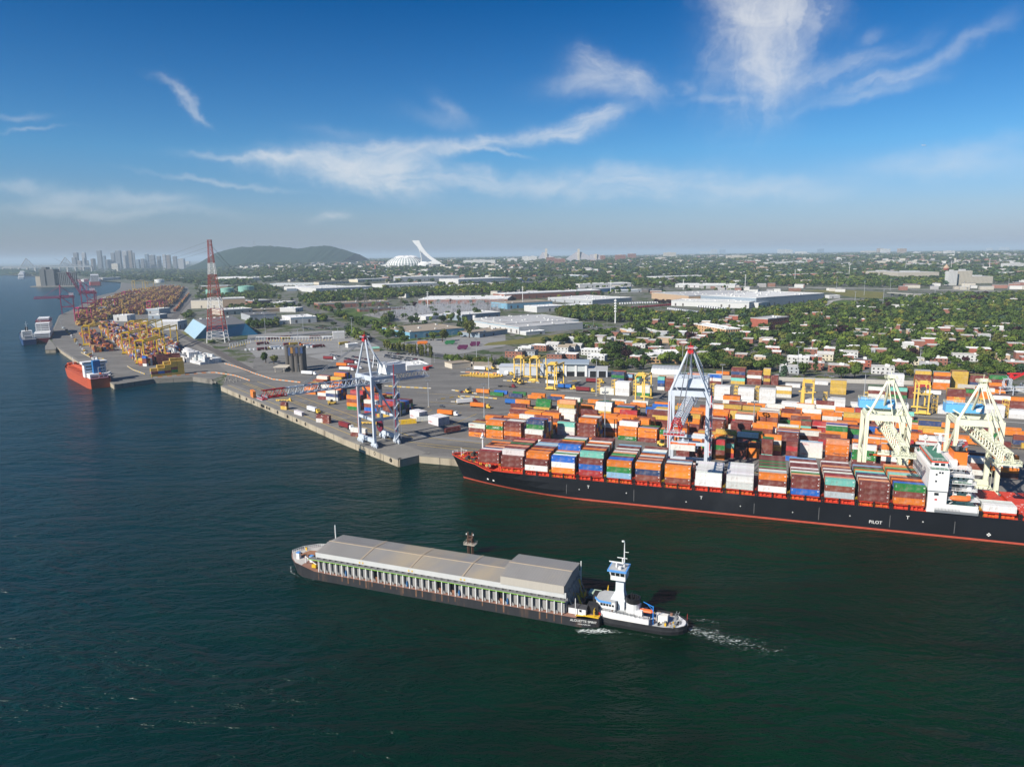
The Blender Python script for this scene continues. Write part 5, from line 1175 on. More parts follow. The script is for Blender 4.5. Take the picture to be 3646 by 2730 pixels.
 # stairs up the landward leg
 stt = MB(); z = 3.0; sgn = 1
 while z < hp - 3:
  a = Vector((h + 1.2, gg - 1.5 * sgn, z)); b = Vector((h + 1.2, gg + 1.5 * sgn, z + 3.4)); stt.beam(a, b, .7, .15); stt.rail([a, b], 1.0, .1, 1.4); stt.box(h + .8, h + 1.9, gg + 1.5 * sgn - .6, gg + 1.5 * sgn + .6, z + 3.3, z + 3.4)
  z += 3.4; sgn = -sgn
 for a, b in ((h + .7, gg - 2.2), (h + 1.9, gg - 2.2), (h + .7, gg + 2.2), (h + 1.9, gg + 2.2)): stt.beam((a, b, 3), (a, b, hp), .12)
 stt.build('stair', M, t)
 rr2 = MB().beam((-h - .2, -.95, 6), (-h - .2, -.95, hp - 3), .22).beam((h + .9, gg - .9, 8), (h + .9, gg - .9, hp + 9), .35); rr2.build('cable_pipe', CRED if M is CGREY else M, t)
 if reel:
  MB().cyl((h - 5, gg * .45, 12.5), (h - 5, gg * .45 - .8, 12.5), 3.9, n=24).build('cable_reel', mat('reel_maroon', (0.14, 0.012, 0.03), .6, var=.15, scale=2), t); MB().cyl((h - 5, gg * .45 - .8, 12.5), (h - 5, gg * .45 - 1.3, 12.5), 1.2, n=14).build('reel_hub', CDARK, t)
 return t
def bigcrane(): pass
RZ1 = math.atan2(-dl.y, -dl.x)
k1 = Vector((-92.9, 440.8, 4.6))
crane1 = sts('gantry_crane', 'pale grey quay crane standing alone, boom lowered over open river', k1, RZ1, W=19.5, gg=16, house=(SHW, -6.5, 5.5, 13, 27, 44.5, 50.5), spread=8, spr_z=24.5, reel=True, group='quay cranes')
lettering('C80', 1.3, crane1, (-1.2, -.72, 17.8), FRONT, MATS['paint_dark'])
c2p = S(35, 42, 4.6)
crane2 = sts('gantry_crane', 'pale grey quay crane with red boom tip lifting a white box over ship', c2p, SA, W=19.5, gg=16, hp=43.5, apex=67.5, zb=39.5, reach=66, back=40, house=(CGREY, -9, 9, 9, 22, 46.5, 51.5), spread=-24, spr_z=23.6, group='quay cranes')
p = S(35, 42 - 24, 4.6) ; q_ = p - SU * 6.1 - SV * 1.2
container('w', (q_.x, q_.y, 4.6 + 23.6 - CH - .05), SA, 12.19, 'off-white container hanging from the orange spreader of the grey crane', 'containers standing in the terminal yard')
crane3 = sts('gantry_crane', 'cream quay crane with blue machinery house, just ahead of the white bridge', S(130, 42, 4.6), SA, W=18.5, gg=17, hp=36.2, apex=56, zb=31, reach=44, back=30, M=CCREAM, tipM=CCREAM, tip=8, house=(CBLUE, -11.5, 5, 14, 20, 39.5, 43.5), deep=True, spread=6, spr_z=17, apexM=CCREAM, group='quay cranes', tail=False)
crane4 = sts('gantry_crane', 'cream quay crane behind the empty red hatches, aft of the white bridge', S(168.5, 42, 4.6), SA, W=18.5, gg=17, hp=36.2, apex=56, zb=31, reach=44, back=30, M=CCREAM, tipM=CCREAM, tip=8, house=(CBLUE, -11.5, 5, 14, 20, 39.5, 43.5), deep=True, spread=-5, apexM=CCREAM, group='quay cranes', tail=False)
# the crane whose red boom tip shows at the edge
sts('gantry_crane', 'grey quay crane lying beyond the last stacks with red boom end', S(262, 330, 4.6) + Vector((0, 0, -22)), SA + R(20), W=18, gg=14, hp=33, apex=44, zb=33.5, reach=32, back=20, house=(CGREY, -4, 4, 8, 16, 38, 41), group='quay cranes') if False else None
# ------------------------------------------------------------------ yard gantries
RYEL = mat('gantry_yellow', (0.75, 0.5, 0.1), .5, var=.05, scale=.3)
def rtg_proto(M, span, wb, hgt, label, group, pos, rz, heavy=.9):
 t = thing('yard_gantry', label, 'yard crane', pos, rz, group)
 for y in (0, span):
  MB().box(-1.2, wb + 1.2, y - .5, y + .5, 1.2, 2.2).build('sill_beam', M, t)
  for x in (0, wb):
   MB().box(x - heavy / 2, x + heavy / 2, y - heavy / 2, y + heavy / 2, 2.2, hgt).build('leg', M, t)
   MB().cyl((x - .9, y - .3, .75), (x - .9, y + .3, .75), .75, n=12).cyl((x + .9, y - .3, .75), (x + .9, y + .3, .75), .75, n=12).build('wheel', RUB, t); MB().box(x - 1.7, x + 1.7, y - .45, y + .45, 1.0, 1.9).build('bogie', M, t)
 for x in (0, wb): MB().box(x - heavy / 2, x + heavy / 2, -1.2, span + 1.2, hgt, hgt + heavy * 1.5).build('girder', M, t)
 for y in (0, span): MB().box(heavy / 2, wb - heavy / 2, y - .3, y + .3, hgt * .72, hgt * .72 + .5).build('tie', M, t)
 MB().box(1, wb - 1, -1.2, .9, 1.4, 3.6).build('engine_house', M, t)
 MB().box(-.4, wb + .4, 3, 8, hgt + heavy * 1.5, hgt + heavy * 1.5 + .8).box(1, wb - 1, 3.6, 7, hgt + 2, hgt + 3.6).rail([(-.4, 3, hgt + 2), (wb + .4, 3, hgt + 2), (wb + .4, 8, hgt + 2), (-.4, 8, hgt + 2)], 1.1, .12, 1.5).build('trolley', M, t)
 MB().box(wb * .3, wb * .7, 2.6, 4.6, hgt - 3.2, hgt - .8).build('cab', CDARK, t)
 MB().box(-3, wb + 3, 5.4, 6, hgt - 6, hgt - 5.4).beam((1.5, 5.7, hgt), (1.5, 5.7, hgt - 5.5), .12).beam((wb - 1.5, 5.7, hgt), (wb - 1.5, 5.7, hgt - 5.5), .12).build('spreader', M, t)
 return t
RG = 'yellow yard gantries of the container terminal'
b1 = at('y1', 1345, 560, 4.5); rtg0 = rtg_proto(RYEL, 23, 7.0, 21, 'yellow yard gantry over two blue boxes before the garage doors', RG, b1, YA)
for v, x, y, lb in (('y1', 835, 430, 'yellow yard gantry behind the black reach stackers'), ('y1', 1080, 435, 'yellow yard gantry parked between two others by the grey hall'), ('c2', 1395, 395, 'yellow yard gantry over the white reefers left of grey portal'),
     ('c3', 536, 465, 'yellow yard gantry left of the cream cranes'), ('c3', 1402, 480, 'yellow yard gantry standing between the two cream crane heads')):
 copy_tree(rtg0, at(v, x, y, 4.5), YA, lb)
# steel racks between the reefers
rk = MB()
for x in (0, 2.6):
 for y in (0, 8): rk.beam((x, y, 0), (x, y, 12.5), .22)
for z in (3.2, 6.1, 9, 12.2):
 rk.box(0, 2.6, 0, 8, z - .12, z); rk.rail([(0, 0, z), (2.6, 0, z)], 1.1, .14, 1.3)
 rk.beam((0, 0, z - 2.9), (2.6, 0, z), .14)
rkm = rk.mesh('reefer_rack', RYEL)
for i, (p, n) in enumerate(rack_pos):
 o = put(rkm, 'reefer_rack', None, yframe(p, -3.1, .2, 0.02), YA); tag(o, 'yellow steel access rack, %s along the line of white reefers' % ORD[i], 'rack', 'yellow racks between white reefers')
# ------------------------------------------------------------------ floodlight masts
MASTM = mat('mast_steel', (0.42, 0.44, 0.46), .5, metal=.3, var=.05)
def mast_proto(h):
 t = thing('light_mast', '', 'light mast'); MB().cyl((0, 0, 0), (0, 0, h), .42, .2, n=8).build('pole', MASTM, t)
 hd = MB().torus((0, 0, h - .3), (0, 0, 1), 1.7, .12, 12, 5)
 for i in range(8): a = i * math.pi / 4; hd.box(1.8 * math.cos(a) - .4, 1.8 * math.cos(a) + .4, 1.8 * math.sin(a) - .4, 1.8 * math.sin(a) + .4, h - .3, h + .35).beam((0, 0, h), (1.8 * math.cos(a), 1.8 * math.sin(a), h - .2), .1)
 hd.build('lamp_head', MATS['steel_grey'], t); MB().box(-.8, .8, -.8, .8, 0, 1.1).build('base', MATS['quay_concrete'], t)
 return t
m0 = mast_proto(30)
ML = [('q', 1828, 662, 450, 'beside the white reefer pairs'), ('y1', 368, 985, 470, 'in front of the maroon block behind the bow'), ('y1', 440, 545, 15, 'beside the red lorry'), ('y1', 2105, 655, 70, 'before the grey hall doors'), ('c2', 1165, 660, 310, 'inside a small yellow fence'),
      ('c3', 170, 655, 385, 'beside the tall white-topped stack'), ('c3', 1000, 445, 155, 'left of the first cream crane head'), ('A3', 1548, 1180, 995, 'behind the red head of the grey crane'), ('A4', 322, 1240, 970, 'at the edge of the houses'), ('A4', 1340, 1160, 975, 'between houses and white container stack'), ('A3', 1890, 1440, 1175, 'behind the blue box stack'),
      ('A2', 872, 960, 765, 'at the corner of the truck gate'), ('A2', 752, 1025, 850, 'behind the dark silos'), ('A2', 443, 890, 740, 'beside the small parking lot'), ('A2', 112, 905, 735, 'left at the truck gate'), ('A2', 400, 1010, 860, 'in the middle of the truck gate'), ('A2', 105, 1050, 900, 'beside the silo trees'), ('A2', 1960, 1165, 950, 'beside the purple trailers'),
      ('A1', 1150, 890, 745, 'among the boxes of the left terminal'), ('A1', 1025, 880, 800, 'left of the near yellow gantries'), ('A1', 1475, 1100, 965, 'at the front of the right rows'), ('A1', 1550, 1255, 1140, 'before the yellow container stack'), ('A1', 540, 860, 790, 'on the far quay road'), ('A1', 2000, 980, 770, 'beside the blue shed')]
for v, x, y, yt, wd in ML:
 p = at(v, x, y); h = ztop(p, v, x, yt); copy_tree(m0, p, 0, 'tall grey floodlight mast ' + wd, (1, 1, h / 30))['group'] = 'floodlight masts of the port'
for o in [m0] + KIDS[m0.name]: bpy.data.objects.remove(o)
# ------------------------------------------------------------------ vehicles
CARP = mat('car_paint', (1, 1, 1), .3, var=0, objcol=True, spec=.5, coat=.5)
def car_mesh():
 mb = MB(); pr = [(-2.2, .35), (-2.25, .8), (-1.5, .95), (1.2, .98), (2.2, .75), (2.25, .35)]
 mb.loft([[(x, y, z) for x, z in pr] for y in (-.9, .9)])
 mb.loft([[(-1.9, y * .86, .95), (-1.2, y * .72, 1.45), (.3, y * .72, 1.48), (1.15, y * .86, .97)] for y in (-.95, .95)], 1)
 mb.box(-1.15, .25, -.66, .66, 1.46, 1.5)
 for x in (-1.4, 1.4):
  for y in (-.92, .72): mb.cyl((x, y, .33), (x, y + .2, .33), .33, n=8, mi=2)
 return mb.mesh('parked_car', [CARP, GLS, RUB])
CARM = car_mesh(); CCOL = [((.6, .6, .6), 'white'), ((.02, .02, .022), 'black'), ((.2, .2, .21), 'grey'), ((.35, .36, .38), 'silver'), ((.015, .03, .09), 'dark blue'), ((.25, .02, .02), 'red'), ((.02, .02, .022), 'black'), ((.1, .1, .11), 'dark grey')]
ccr = random.Random(8)
def car(p, rz, wd, group):
 c, nm = ccr.choice(CCOL); o = put(CARM, 'parked_car', None, p, rz); o.color = (*c, 1); tag(o, '%s car %s' % (nm, wd), 'car', group)
def carrow(v, a, b, n, wd, rz=None, skip=.12):
 p, q = at(v, *a), at(v, *b); d = (q - p); ang = math.atan2(d.y, d.x) + R(90)
 for i in range(n):
  if ccr.random() < skip: continue
  t = p.lerp(q, i / max(1, n - 1)); car((t.x, t.y, g(t.x, t.y) + .12), ang + (math.pi if ccr.random() < .4 else 0), '%s, %s place' % (wd, ORD[min(i, 29)]), 'cars in the car parks')
carrow('A2', (1160, 1110), (1470, 1160), 22, 'in the front row of the big lot'); carrow('A2', (1160, 1095), (1480, 1138), 22, 'in the second row of the big lot'); carrow('A2', (1270, 1080), (1470, 1100), 14, 'in the third row of the big lot')
carrow('A2', (815, 1125), (1120, 1190), 20, 'in the row behind the crane head'); carrow('A2', (860, 1105), (1090, 1150), 14, 'in the second row behind the crane head'); carrow('A2', (670, 1090), (760, 1108), 7, 'in the short row past the silos'); carrow('A2', (1190, 1078), (1300, 1088), 6, 'below the tree screen')
carrow('A2', (440, 855), (530, 872), 10, 'in the small lot beside the white hall'); carrow('A2', (560, 850), (690, 868), 13, 'in the second row by the white hall'); carrow('A2', (590, 838), (720, 855), 12, 'in the back row by the white hall')
carrow('A2', (1450, 955), (1560, 965), 8, 'before the long blue warehouse'); carrow('A3', (650, 840), (800, 850), 10, 'before the grey logistics building'); carrow('A3', (690, 830), (800, 838), 7, 'in the second row by the logistics building')
for v, x, y, rz, wd in (('A2', 330, 900, 0, 'on the gate road edge'), ('A2', 700, 760, 60, 'on the road past the grass field'), ('A2', 830, 825, 60, 'driving past the green hedge'), ('A2', 1820, 1420, 90, 'alone on the open yard'), ('q', 1932, 662, 0, 'alone beside the lamp pole shadow'), ('q', 2083, 545, 90, 'on the yard road'),
      ('y1', 125, 240, 10, 'by the low tan sheds'), ('y1', 5, 600, 0, 'at the rail string end'), ('A4', 570, 1210, 10, 'on the street before the houses'), ('A4', 610, 1225, 10, 'on the street by the hedge'), ('A4', 2005, 1100, 10, 'on the street corner'), ('A4', 1085, 1035, 30, 'between white houses'), ('A4', 1990, 1095, 0, 'parked by the lawn'), ('A4', 2060, 1110, 0, 'parked past the corner')):
 car(at(v, x, y) + Vector((0, 0, .15)), R(rz) + YA, wd, 'single cars')
# lorries
LOR = {}
def lorry(v, x, y, rz, cab, box, label, empty=False):
 t = thing('truck', label, 'truck', at(v, x, y) + Vector((0, 0, .12)), rz, 'lorries and trailers of the port')
 key = (cab, box, empty)
 if key not in LOR:
  c = MB().loft([[(14.2, yy, .7), (14.2, yy, 3.1), (14.6, yy, 3.5), (16.0, yy, 3.4), (16.4, yy, 2.0), (17.4, yy, 1.8), (17.5, yy, .7)] for yy in (-1.2, 1.2)])
  w_ = MB()
  for xx in (1, 2.3, 3.6, 12, 13.3, 16.4):
   for yy in (-1.2, .95): w_.cyl((xx, yy, .5), (xx, yy + .25, .5), .5, n=8)
  w_.box(0, 14, -.4, .4, .8, 1.1)
  bx = None if empty else MB().box(.2, 12.6, -1.22, 1.22, 1.15, 4.0).box(.1, .2, -1.26, 1.26, 1.1, 4.05).box(12.6, 12.7, -1.26, 1.26, 1.1, 4.05).mesh('box', box)
  LOR[key] = (c.mesh('cab', cab), w_.mesh('chassis', RUB), bx)
 a, b, c = LOR[key]; put(a, 'cab', t); put(b, 'chassis', t)
 if c: put(c, 'box', t)
WHP = mat('lorry_white', (.72, .72, .72), .4, var=.04); MRP = mat('lorry_maroon', (.18, .02, .025), .45, var=.05); YLP = mat('lorry_yellow', (.6, .4, .05), .5, var=.05); ORP = mat('lorry_orange', (.65, .17, .02), .5, var=.05); BLP = mat('lorry_blue', (.02, .12, .4), .5, var=.05)
GRP = mat('lorry_green', (.02, .15, .05), .5, var=.05); PUR = mat('trailer_purple', (.1, .01, .06), .5, var=.05)
ga = R(38)
for i, (x, y, c, b) in enumerate([(125, 960, MRP, MRP), (240, 950, MRP, MRP), (250, 958, WHP, YLP), (500, 948, MRP, MRP), (615, 950, WHP, WHP), (35, 1005, MRP, MRP), (150, 1040, WHP, WHP), (415, 1020, ORP, ORP), (445, 1025, WHP, WHP), (525, 1030, MRP, MRP), (40, 1055, YLP, MRP), (270, 1012, WHP, MRP), (320, 1010, MRP, YLP), (755, 1005, MRP, YLP)]):
 lorry('A2', x, y, ga, c, b, 'lorry with %s box and %s cab, %s in the truck gate' % ({MRP: 'maroon', YLP: 'yellow', WHP: 'white', ORP: 'orange'}[b], {MRP: 'maroon', YLP: 'yellow', WHP: 'white', ORP: 'orange'}[c], ORD[i]))
for x, y, c, b, l in ((735, 1190, WHP, ORP, 'orange boxed lorry waiting behind the quay crane'), (760, 1225, WHP, WHP, 'white boxed lorry waiting nearest the stacks'), (800, 1165, WHP, MRP, 'maroon boxed lorry waiting behind the orange one'), (830, 1210, WHP, MRP, 'maroon boxed lorry beside the crane leg'), (430, 1262, WHP, WHP, 'white trailer parked beside the silos'), (620, 1130, WHP, MRP, 'lorry with white cab past the silos')): lorry('A2', x, y, R(-18), c, b, l)
lorry('y1', 580, 508, YA, MRP, MRP, 'maroon tractor with an empty black trailer on the open yard', True)
for v, x, y, b, l in (('y1', 570, 318, WHP, 'long white trailer by the low barrier'), ('y1', 215, 250, WHP, 'white and green trailer before the tan shed'), ('y1', 1325, 470, WHP, 'white trailer behind the first yellow gantry'), ('y1', 1510, 530, BLP, 'bright blue boxed trailer under the yellow gantry'), ('y1', 1790, 575, MRP, 'maroon boxed trailer by the rail kerb'), ('y1', 1950, 440, MRP, 'maroon boxed trailer before the garage doors')): lorry(v, x, y, YA, YLP, b, l)
for v, x, y, rz, c, b, l in (('q', 1130, 815, -46, WHP, MRP, 'maroon boxed lorry rolling along the quay towards the crane'), ('q', 880, 690, -46, YLP, WHP, 'white boxed lorry rolling along the quay past the maroon pile'), ('q', 1900, 720, -24, WHP, ORP, 'orange boxed lorry crossing the open yard'), ('q', 2050, 640, 20, MRP, WHP, 'white boxed lorry on the open yard by the lone car'), ('c2', 160, 420, -24, YLP, ORP, 'orange boxed lorry beside the lamp mast on the yard'), ('c2', 420, 395, -24, WHP, BLP, 'blue boxed lorry between the rail strings')): lorry(v, x, y, R(rz), c, b, l)
# purple trailers, white vans at the warehouses (far, so without parts)
bt = {}
def trailer(v, a, b, n, m, wd, rz):
 if m not in bt: bt[m] = MB().box(0, 12.4, -1.2, 1.2, 1.1, 4.0).box(1, 4, -1, 1, .3, 1.1).box(9, 11, -.6, .6, .1, 1.1).mesh('parked_trailer', m)
 p, q = at(v, *a), at(v, *b)
 for i in range(n): t = p.lerp(q, i / max(1, n - 1)); tag(put(bt[m], 'parked_trailer', None, (t.x, t.y, g(t.x, t.y) + .1), rz), wd + ', %s of its row' % ORD[min(i, 29)], 'trailer', 'trailers parked at the warehouses')
trailer('A2', (1790, 1045), (1800, 1030), 2, PUR, 'purple trailer beside the tree screen', R(2)); trailer('A2', (1900, 1015), (1910, 1000), 2, PUR, 'purple trailer past the tree screen', R(2)); trailer('A2', (1680, 1000), (1690, 990), 2, GRP, 'green trailer past the works', R(4)); trailer('A2', (1440, 1000), (1450, 995), 2, ORP, 'orange trailer on the works lot', R(4))
trailer('A3', (1050, 690), (1500, 655), 26, MRP, 'maroon trailer in the long row before the depot', R(60)); trailer('A3', (1120, 708), (1420, 735), 16, YLP, 'yellow trailer in the depot yard', R(60)); trailer('A3', (1420, 695), (1750, 740), 18, WHP, 'white trailer in the depot yard', R(60)); trailer('A3', (1530, 640), (2030, 680), 26, YLP, 'yellow trailer docked at the depot wall', R(70)); trailer('A3', (1000, 650), (1330, 640), 16, WHP, 'white trailer before the depot', R(50)); trailer('A3', (1680, 675), (1960, 700), 14, WHP, 'white trailer in the second depot line', R(60))
# yellow tractors, reach stackers, low trailers
TRY = MB()
for i in range(5): TRY.box(i * 2.4, i * 2.4 + 1.4, -1.1, 1.1, .7, 1.1)
TRY.box(-.4, 11.4, -.35, .35, .8, 1.2).box(11.4, 13.4, -1.2, 1.2, .6, 1.4).box(11.7, 13, -.9, .3, 1.4, 2.8)
for x in (1, 2.2, 10, 13): TRY.cyl((x, -1.1, .45), (x, 1.1, .45), .45, n=8)
TRY = TRY.mesh('terminal_tractor', RYEL)
for v, x, y, n, wd in (('y1', 0, 345, 3, 'in the first parked cluster'), ('y1', 145, 355, 5, 'in the middle parked cluster'), ('y1', 255, 362, 6, 'in the last parked cluster')):
 p = at(v, x, y, 4.6)
 for i in range(n): o = put(TRY, 'terminal_tractor', None, p + YU * i * 3.2, YA + R(60)); tag(o, 'yellow terminal tractor with bare trailer %s, %s one' % (wd, ORD[i]), 'terminal tractor', 'yellow terminal tractors')
for v, x, y, rz, wd in (('q', 1290, 790, -15, 'passing under the grey crane'), ('q', 628, 612, -8, 'beside the red boom tip'), ('y1', 1700, 545, -24, 'beside the blue boxed trailer')): o = put(TRY, 'terminal_tractor', None, at(v, x, y, 4.6), R(rz)); tag(o, 'yellow terminal tractor ' + wd, 'terminal tractor', 'yellow terminal tractors')
def stacker(v, x, y, rz, label, k=1.0):
 t = thing('reach_stacker', label, 'reach stacker', at(v, x, y, 4.6), rz, 'reach stackers in the yard')
 MB().box(-3.5, 2.6, -1.5, 1.5, .8, 2.2).box(-3.6, -1.8, -1.4, 1.4, 2.2, 3.0).build('chassis', RYEL, t); MB().box(-1.4, .4, -.8, .8, 2.2, 4.2).build('cab', GLS, t)
 for xx in (-2.4, 2):
  for yy in (-1.7, 1.1): MB().cyl((xx, yy, .8), (xx, yy + .6, .8), .8, n=10).build('wheel', RUB, t)
 ms = MB()
 for yy in (-.8, .8): ms.beam((3, yy, .6), (3, yy, 13 * k), .4, .5)
 for z in np.arange(1, 13 * k, 2.0): ms.beam((3, -.8, z), (3, .8, z), .3)
 ms.box(3.2, 3.6, -3, 3, 8 * k, 8.6 * k); ms.build('lift_mast', CDARK, t)
stacker('y1', 850, 440, R(-60), 'yellow container lifter with black mast left of its twin'); stacker('y1', 930, 470, R(-60), 'yellow container lifter with black mast right of its twin'); stacker('q', 1070, 640, R(20), 'yellow container lifter beside the white and navy stack'); stacker('c2', 1600, 715, R(-60), 'dark masted container lifter below the red boom tip'); stacker('y1', 520, 240, R(-60), 'white and black container lifter by the low tan shed'); stacker('y1', 125, 605, R(-60), 'dark lifter at the rail string end', .5)
# concrete barriers in chequered yellow
BARM = [mat('barrier_pale', (.38, .36, .32), .8, var=.1), mat('barrier_yellow', (.5, .34, .08), .7, var=.1)]
OBAR = [BARM[0], mat('barrier_orange', (.6, .25, .1), .7, var=.1)]
def barriers(pts, wd, mats=BARM, seg=4.0):
 k = 0
 for a, b in zip(pts, pts[1:]):
  L = (b - a).length; n = max(1, int(L / seg)); d = (b - a).normalized()
  for i in range(n):
   p, q = a.lerp(b, i / n), a.lerp(b, (i + .93) / n); s = Vector((-d.y, d.x, 0))
   mb[0].hexa([p - s * .3, q - s * .3, q + s * .3, p + s * .3], [x + Vector((0, 0, .9)) for x in (p - s * .1, q - s * .1, q + s * .1, p + s * .1)], k % 2); k += 1
def bline(v, pts, wd, mats=BARM):
 global mb
 mb = [MB()]; barriers([at(v, x, y) + Vector((0, 0, .05)) for x, y in pts], wd, mats); tag(mb[0].build('jersey_barrier', mats), wd, 'barrier', 'painted concrete barriers')
bline('q', [(1480, 497), (1650, 508), (1850, 517)], 'yellow and pale barrier line behind the stacks'); bline('q', [(2010, 530), (2212, 560)], 'yellow and pale barrier line at the rail end'); bline('q', [(1890, 607), (2060, 580), (2150, 625), (2000, 622)], 'chequered barriers round a hatched patch'); bline('y1', [(0, 658), (300, 675), (570, 700)], 'long chequered barrier line at the rail strings'); bline('y1', [(0, 745), (110, 755)], 'short chequered barrier pair')
bline('y1', [(0, 285), (230, 290), (570, 305)], 'pink and pale barrier line behind the yellow tractors', OBAR); bline('y1', [(660, 415), (1230, 450)], 'chequered barriers below the lifters'); bline('y1', [(1660, 432), (1880, 415)], 'chequered barriers before the garage')
bline('q', [(0, 395), (150, 392), (300, 415), (420, 455)], 'orange and white barriers along the inlet', OBAR); bline('q', [(220, 320), (330, 350), (460, 400), (600, 445), (820, 470)], 'orange and white barriers curving along the port road', OBAR); bline('k', [(1340, 1040), (1700, 1010), (2212, 965)], 'orange and white barriers before the yellow stack', OBAR)
bline('k', [(250, 660), (400, 740), (600, 760)], 'pale barrier line on the far quay'); bline('k', [(950, 870), (1040, 925), (1220, 990)], 'pale barrier line past the orange ship'); bline('c2', [(1050, 700), (1180, 690)], 'pale barriers round the lamp pole')
# ------------------------------------------------------------------ buildings
def wm(name, rgb, **k): return mat(name, rgb, k.pop('rough', .85), var=k.pop('var', .08), scale=k.pop('scale', .3), **k)
WALLS = dict(white=wm('wall_white', (.5, .5, .49)), grey=wm('wall_grey', (.33, .35, .37)), brick=wm('wall_brick', (.24, .1, .07), var=.15), red=wm('wall_red_brick', (.3, .085, .055), var=.12), tan=wm('wall_tan', (.42, .3, .2)), blue=wm('wall_blue', (.16, .34, .46)), slate=wm('wall_slate', (.22, .27, .32)),
             cream=wm('wall_cream', (.55, .5, .38)), dark=wm('wall_dark', (.1, .09, .085)), beige=wm('wall_beige', (.5, .45, .37)), yellow=wm('wall_yellow_brick', (.5, .3, .15), var=.1), lav=wm('wall_lavender', (.45, .44, .47)))
ROOFS = dict(white=wm('roof_white', (.7, .7, .69), var=.1, scale=.15), grey=wm('roof_grey', (.43, .43, .425), var=.12, scale=.08, second=(.27, .26, .25)), dark=wm('roof_dark', (.13, .13, .135), var=.12, scale=.1), tan=wm('roof_tan', (.3, .25, .19), var=.1), pale=wm('roof_pale', (.62, .62, .6), var=.1, scale=.08, second=(.42, .41, .4)), worn=wm('roof_worn', (.46, .45, .43), var=.2, scale=.25, second=(.3, .29, .28)), green=wm('roof_copper', (.2, .42, .33)))
UNIT = MB().box(-1.6, 1.6, -1.2, 1.2, 0, 1.5).box(-1.2, .2, -.8, .8, 1.5, 1.8).mesh('roof_unit', ROOFS['pale'])
WINM = {}
def winmesh(w_, h_):
 k = (w_, h_)
 if k not in WINM: WINM[k] = MB().box(-w_ / 2, w_ / 2, -.08, .02, 0, h_).box(-w_ / 2 - .12, w_ / 2 + .12, -.12, .02, -.2, -.04, 1).mesh('window', [GLS, WALLS['beige']])
 return WINM[k]
DOCK = MB().box(0, 3.6, -.14, .02, .9, 4.4).mesh('dock_door', WALLS['dark'])
brng = random.Random(21)
def block(name, label, cat, p, rz, w_, d_, h, wall, roof_, group=None, units=0, win=None, side=None, parapet=.6, gable=0, door=False):
 """building with its front edge from p along rz; depth away from the viewer"""
 t = thing(name, label, cat, (p.x, p.y, p.z - .1), rz, group)
 W_ = WALLS[wall] if isinstance(wall, str) else wall; R_ = ROOFS[roof_] if isinstance(roof_, str) else roof_
 MB().box(0, w_, 0, d_, 0, h).build('wall', W_, t)
 if gable:
  rf = MB().add([(-.4, -.4, h), (w_ + .4, -.4, h), (w_ + .4, d_ / 2, h + gable), (-.4, d_ / 2, h + gable), (w_ + .4, d_ + .4, h), (-.4, d_ + .4, h)], [(0, 1, 2, 3), (3, 2, 4, 5), (1, 4, 2), (0, 3, 5), (0, 5, 4, 1)])
 else:
  e = .25 if parapet else 0; rf = MB().box(-.15, w_ + .15, -.15, d_ + .15, h, h + .3)
  if parapet:
   for a in ((-.18, w_ + .18, -.18, .3), (-.18, w_ + .18, d_ - .3, d_ + .18), (-.18, .3, .3, d_ - .3), (w_ - .3, w_ + .18, .3, d_ - .3)): rf.box(*a, h + .3, h + .3 + parapet)
 ro_ = rf.build('roof', R_, t)
 for _ in range(units):
  o = put(UNIT, 'roof_unit', ro_, (brng.uniform(3, max(3.1, w_ - 3)), brng.uniform(3, max(3.1, d_ - 3)), h + .3), brng.choice((0, R(90)))); o.scale = (brng.uniform(.7, 1.4), brng.uniform(.7, 1.6), brng.uniform(.6, 1.4))
 if win:
  rows, cols, ww, wh_ = win
  for r in range(rows):
   for c in range(cols): put(winmesh(ww, wh_), 'window', t, (w_ * (c + .5) / cols, -.02, h * (r + .32) / rows))
 if side:
  rows, cols, ww, wh_ = side
  for r in range(rows):
   for c in range(cols): put(winmesh(ww, wh_), 'window', t, (w_ + .02, d_ * (c + .5) / cols, h * (r + .32) / rows), R(90))
 if door: MB().box(w_ * .42, w_ * .42 + 1.1, -.12, 0, .1, 2.3).build('door', WALLS['dark'], t)
 return t
def bld(name, label, cat, v, a, b, yt, d_, wall, roof_, **k):
 p, q = at(v, *a), at(v, *b); rz = math.atan2(q.y - p.y, q.x - p.x); w_ = math.hypot(q.x - p.x, q.y - p.y); h = max(3, ztop(p, v, a[0], yt)); p.z = min(p.z, q.z)
 return block(name, label, cat, p, rz, w_, d_, h, wall, roof_, **k)
WH = 'warehouses of the industrial park'
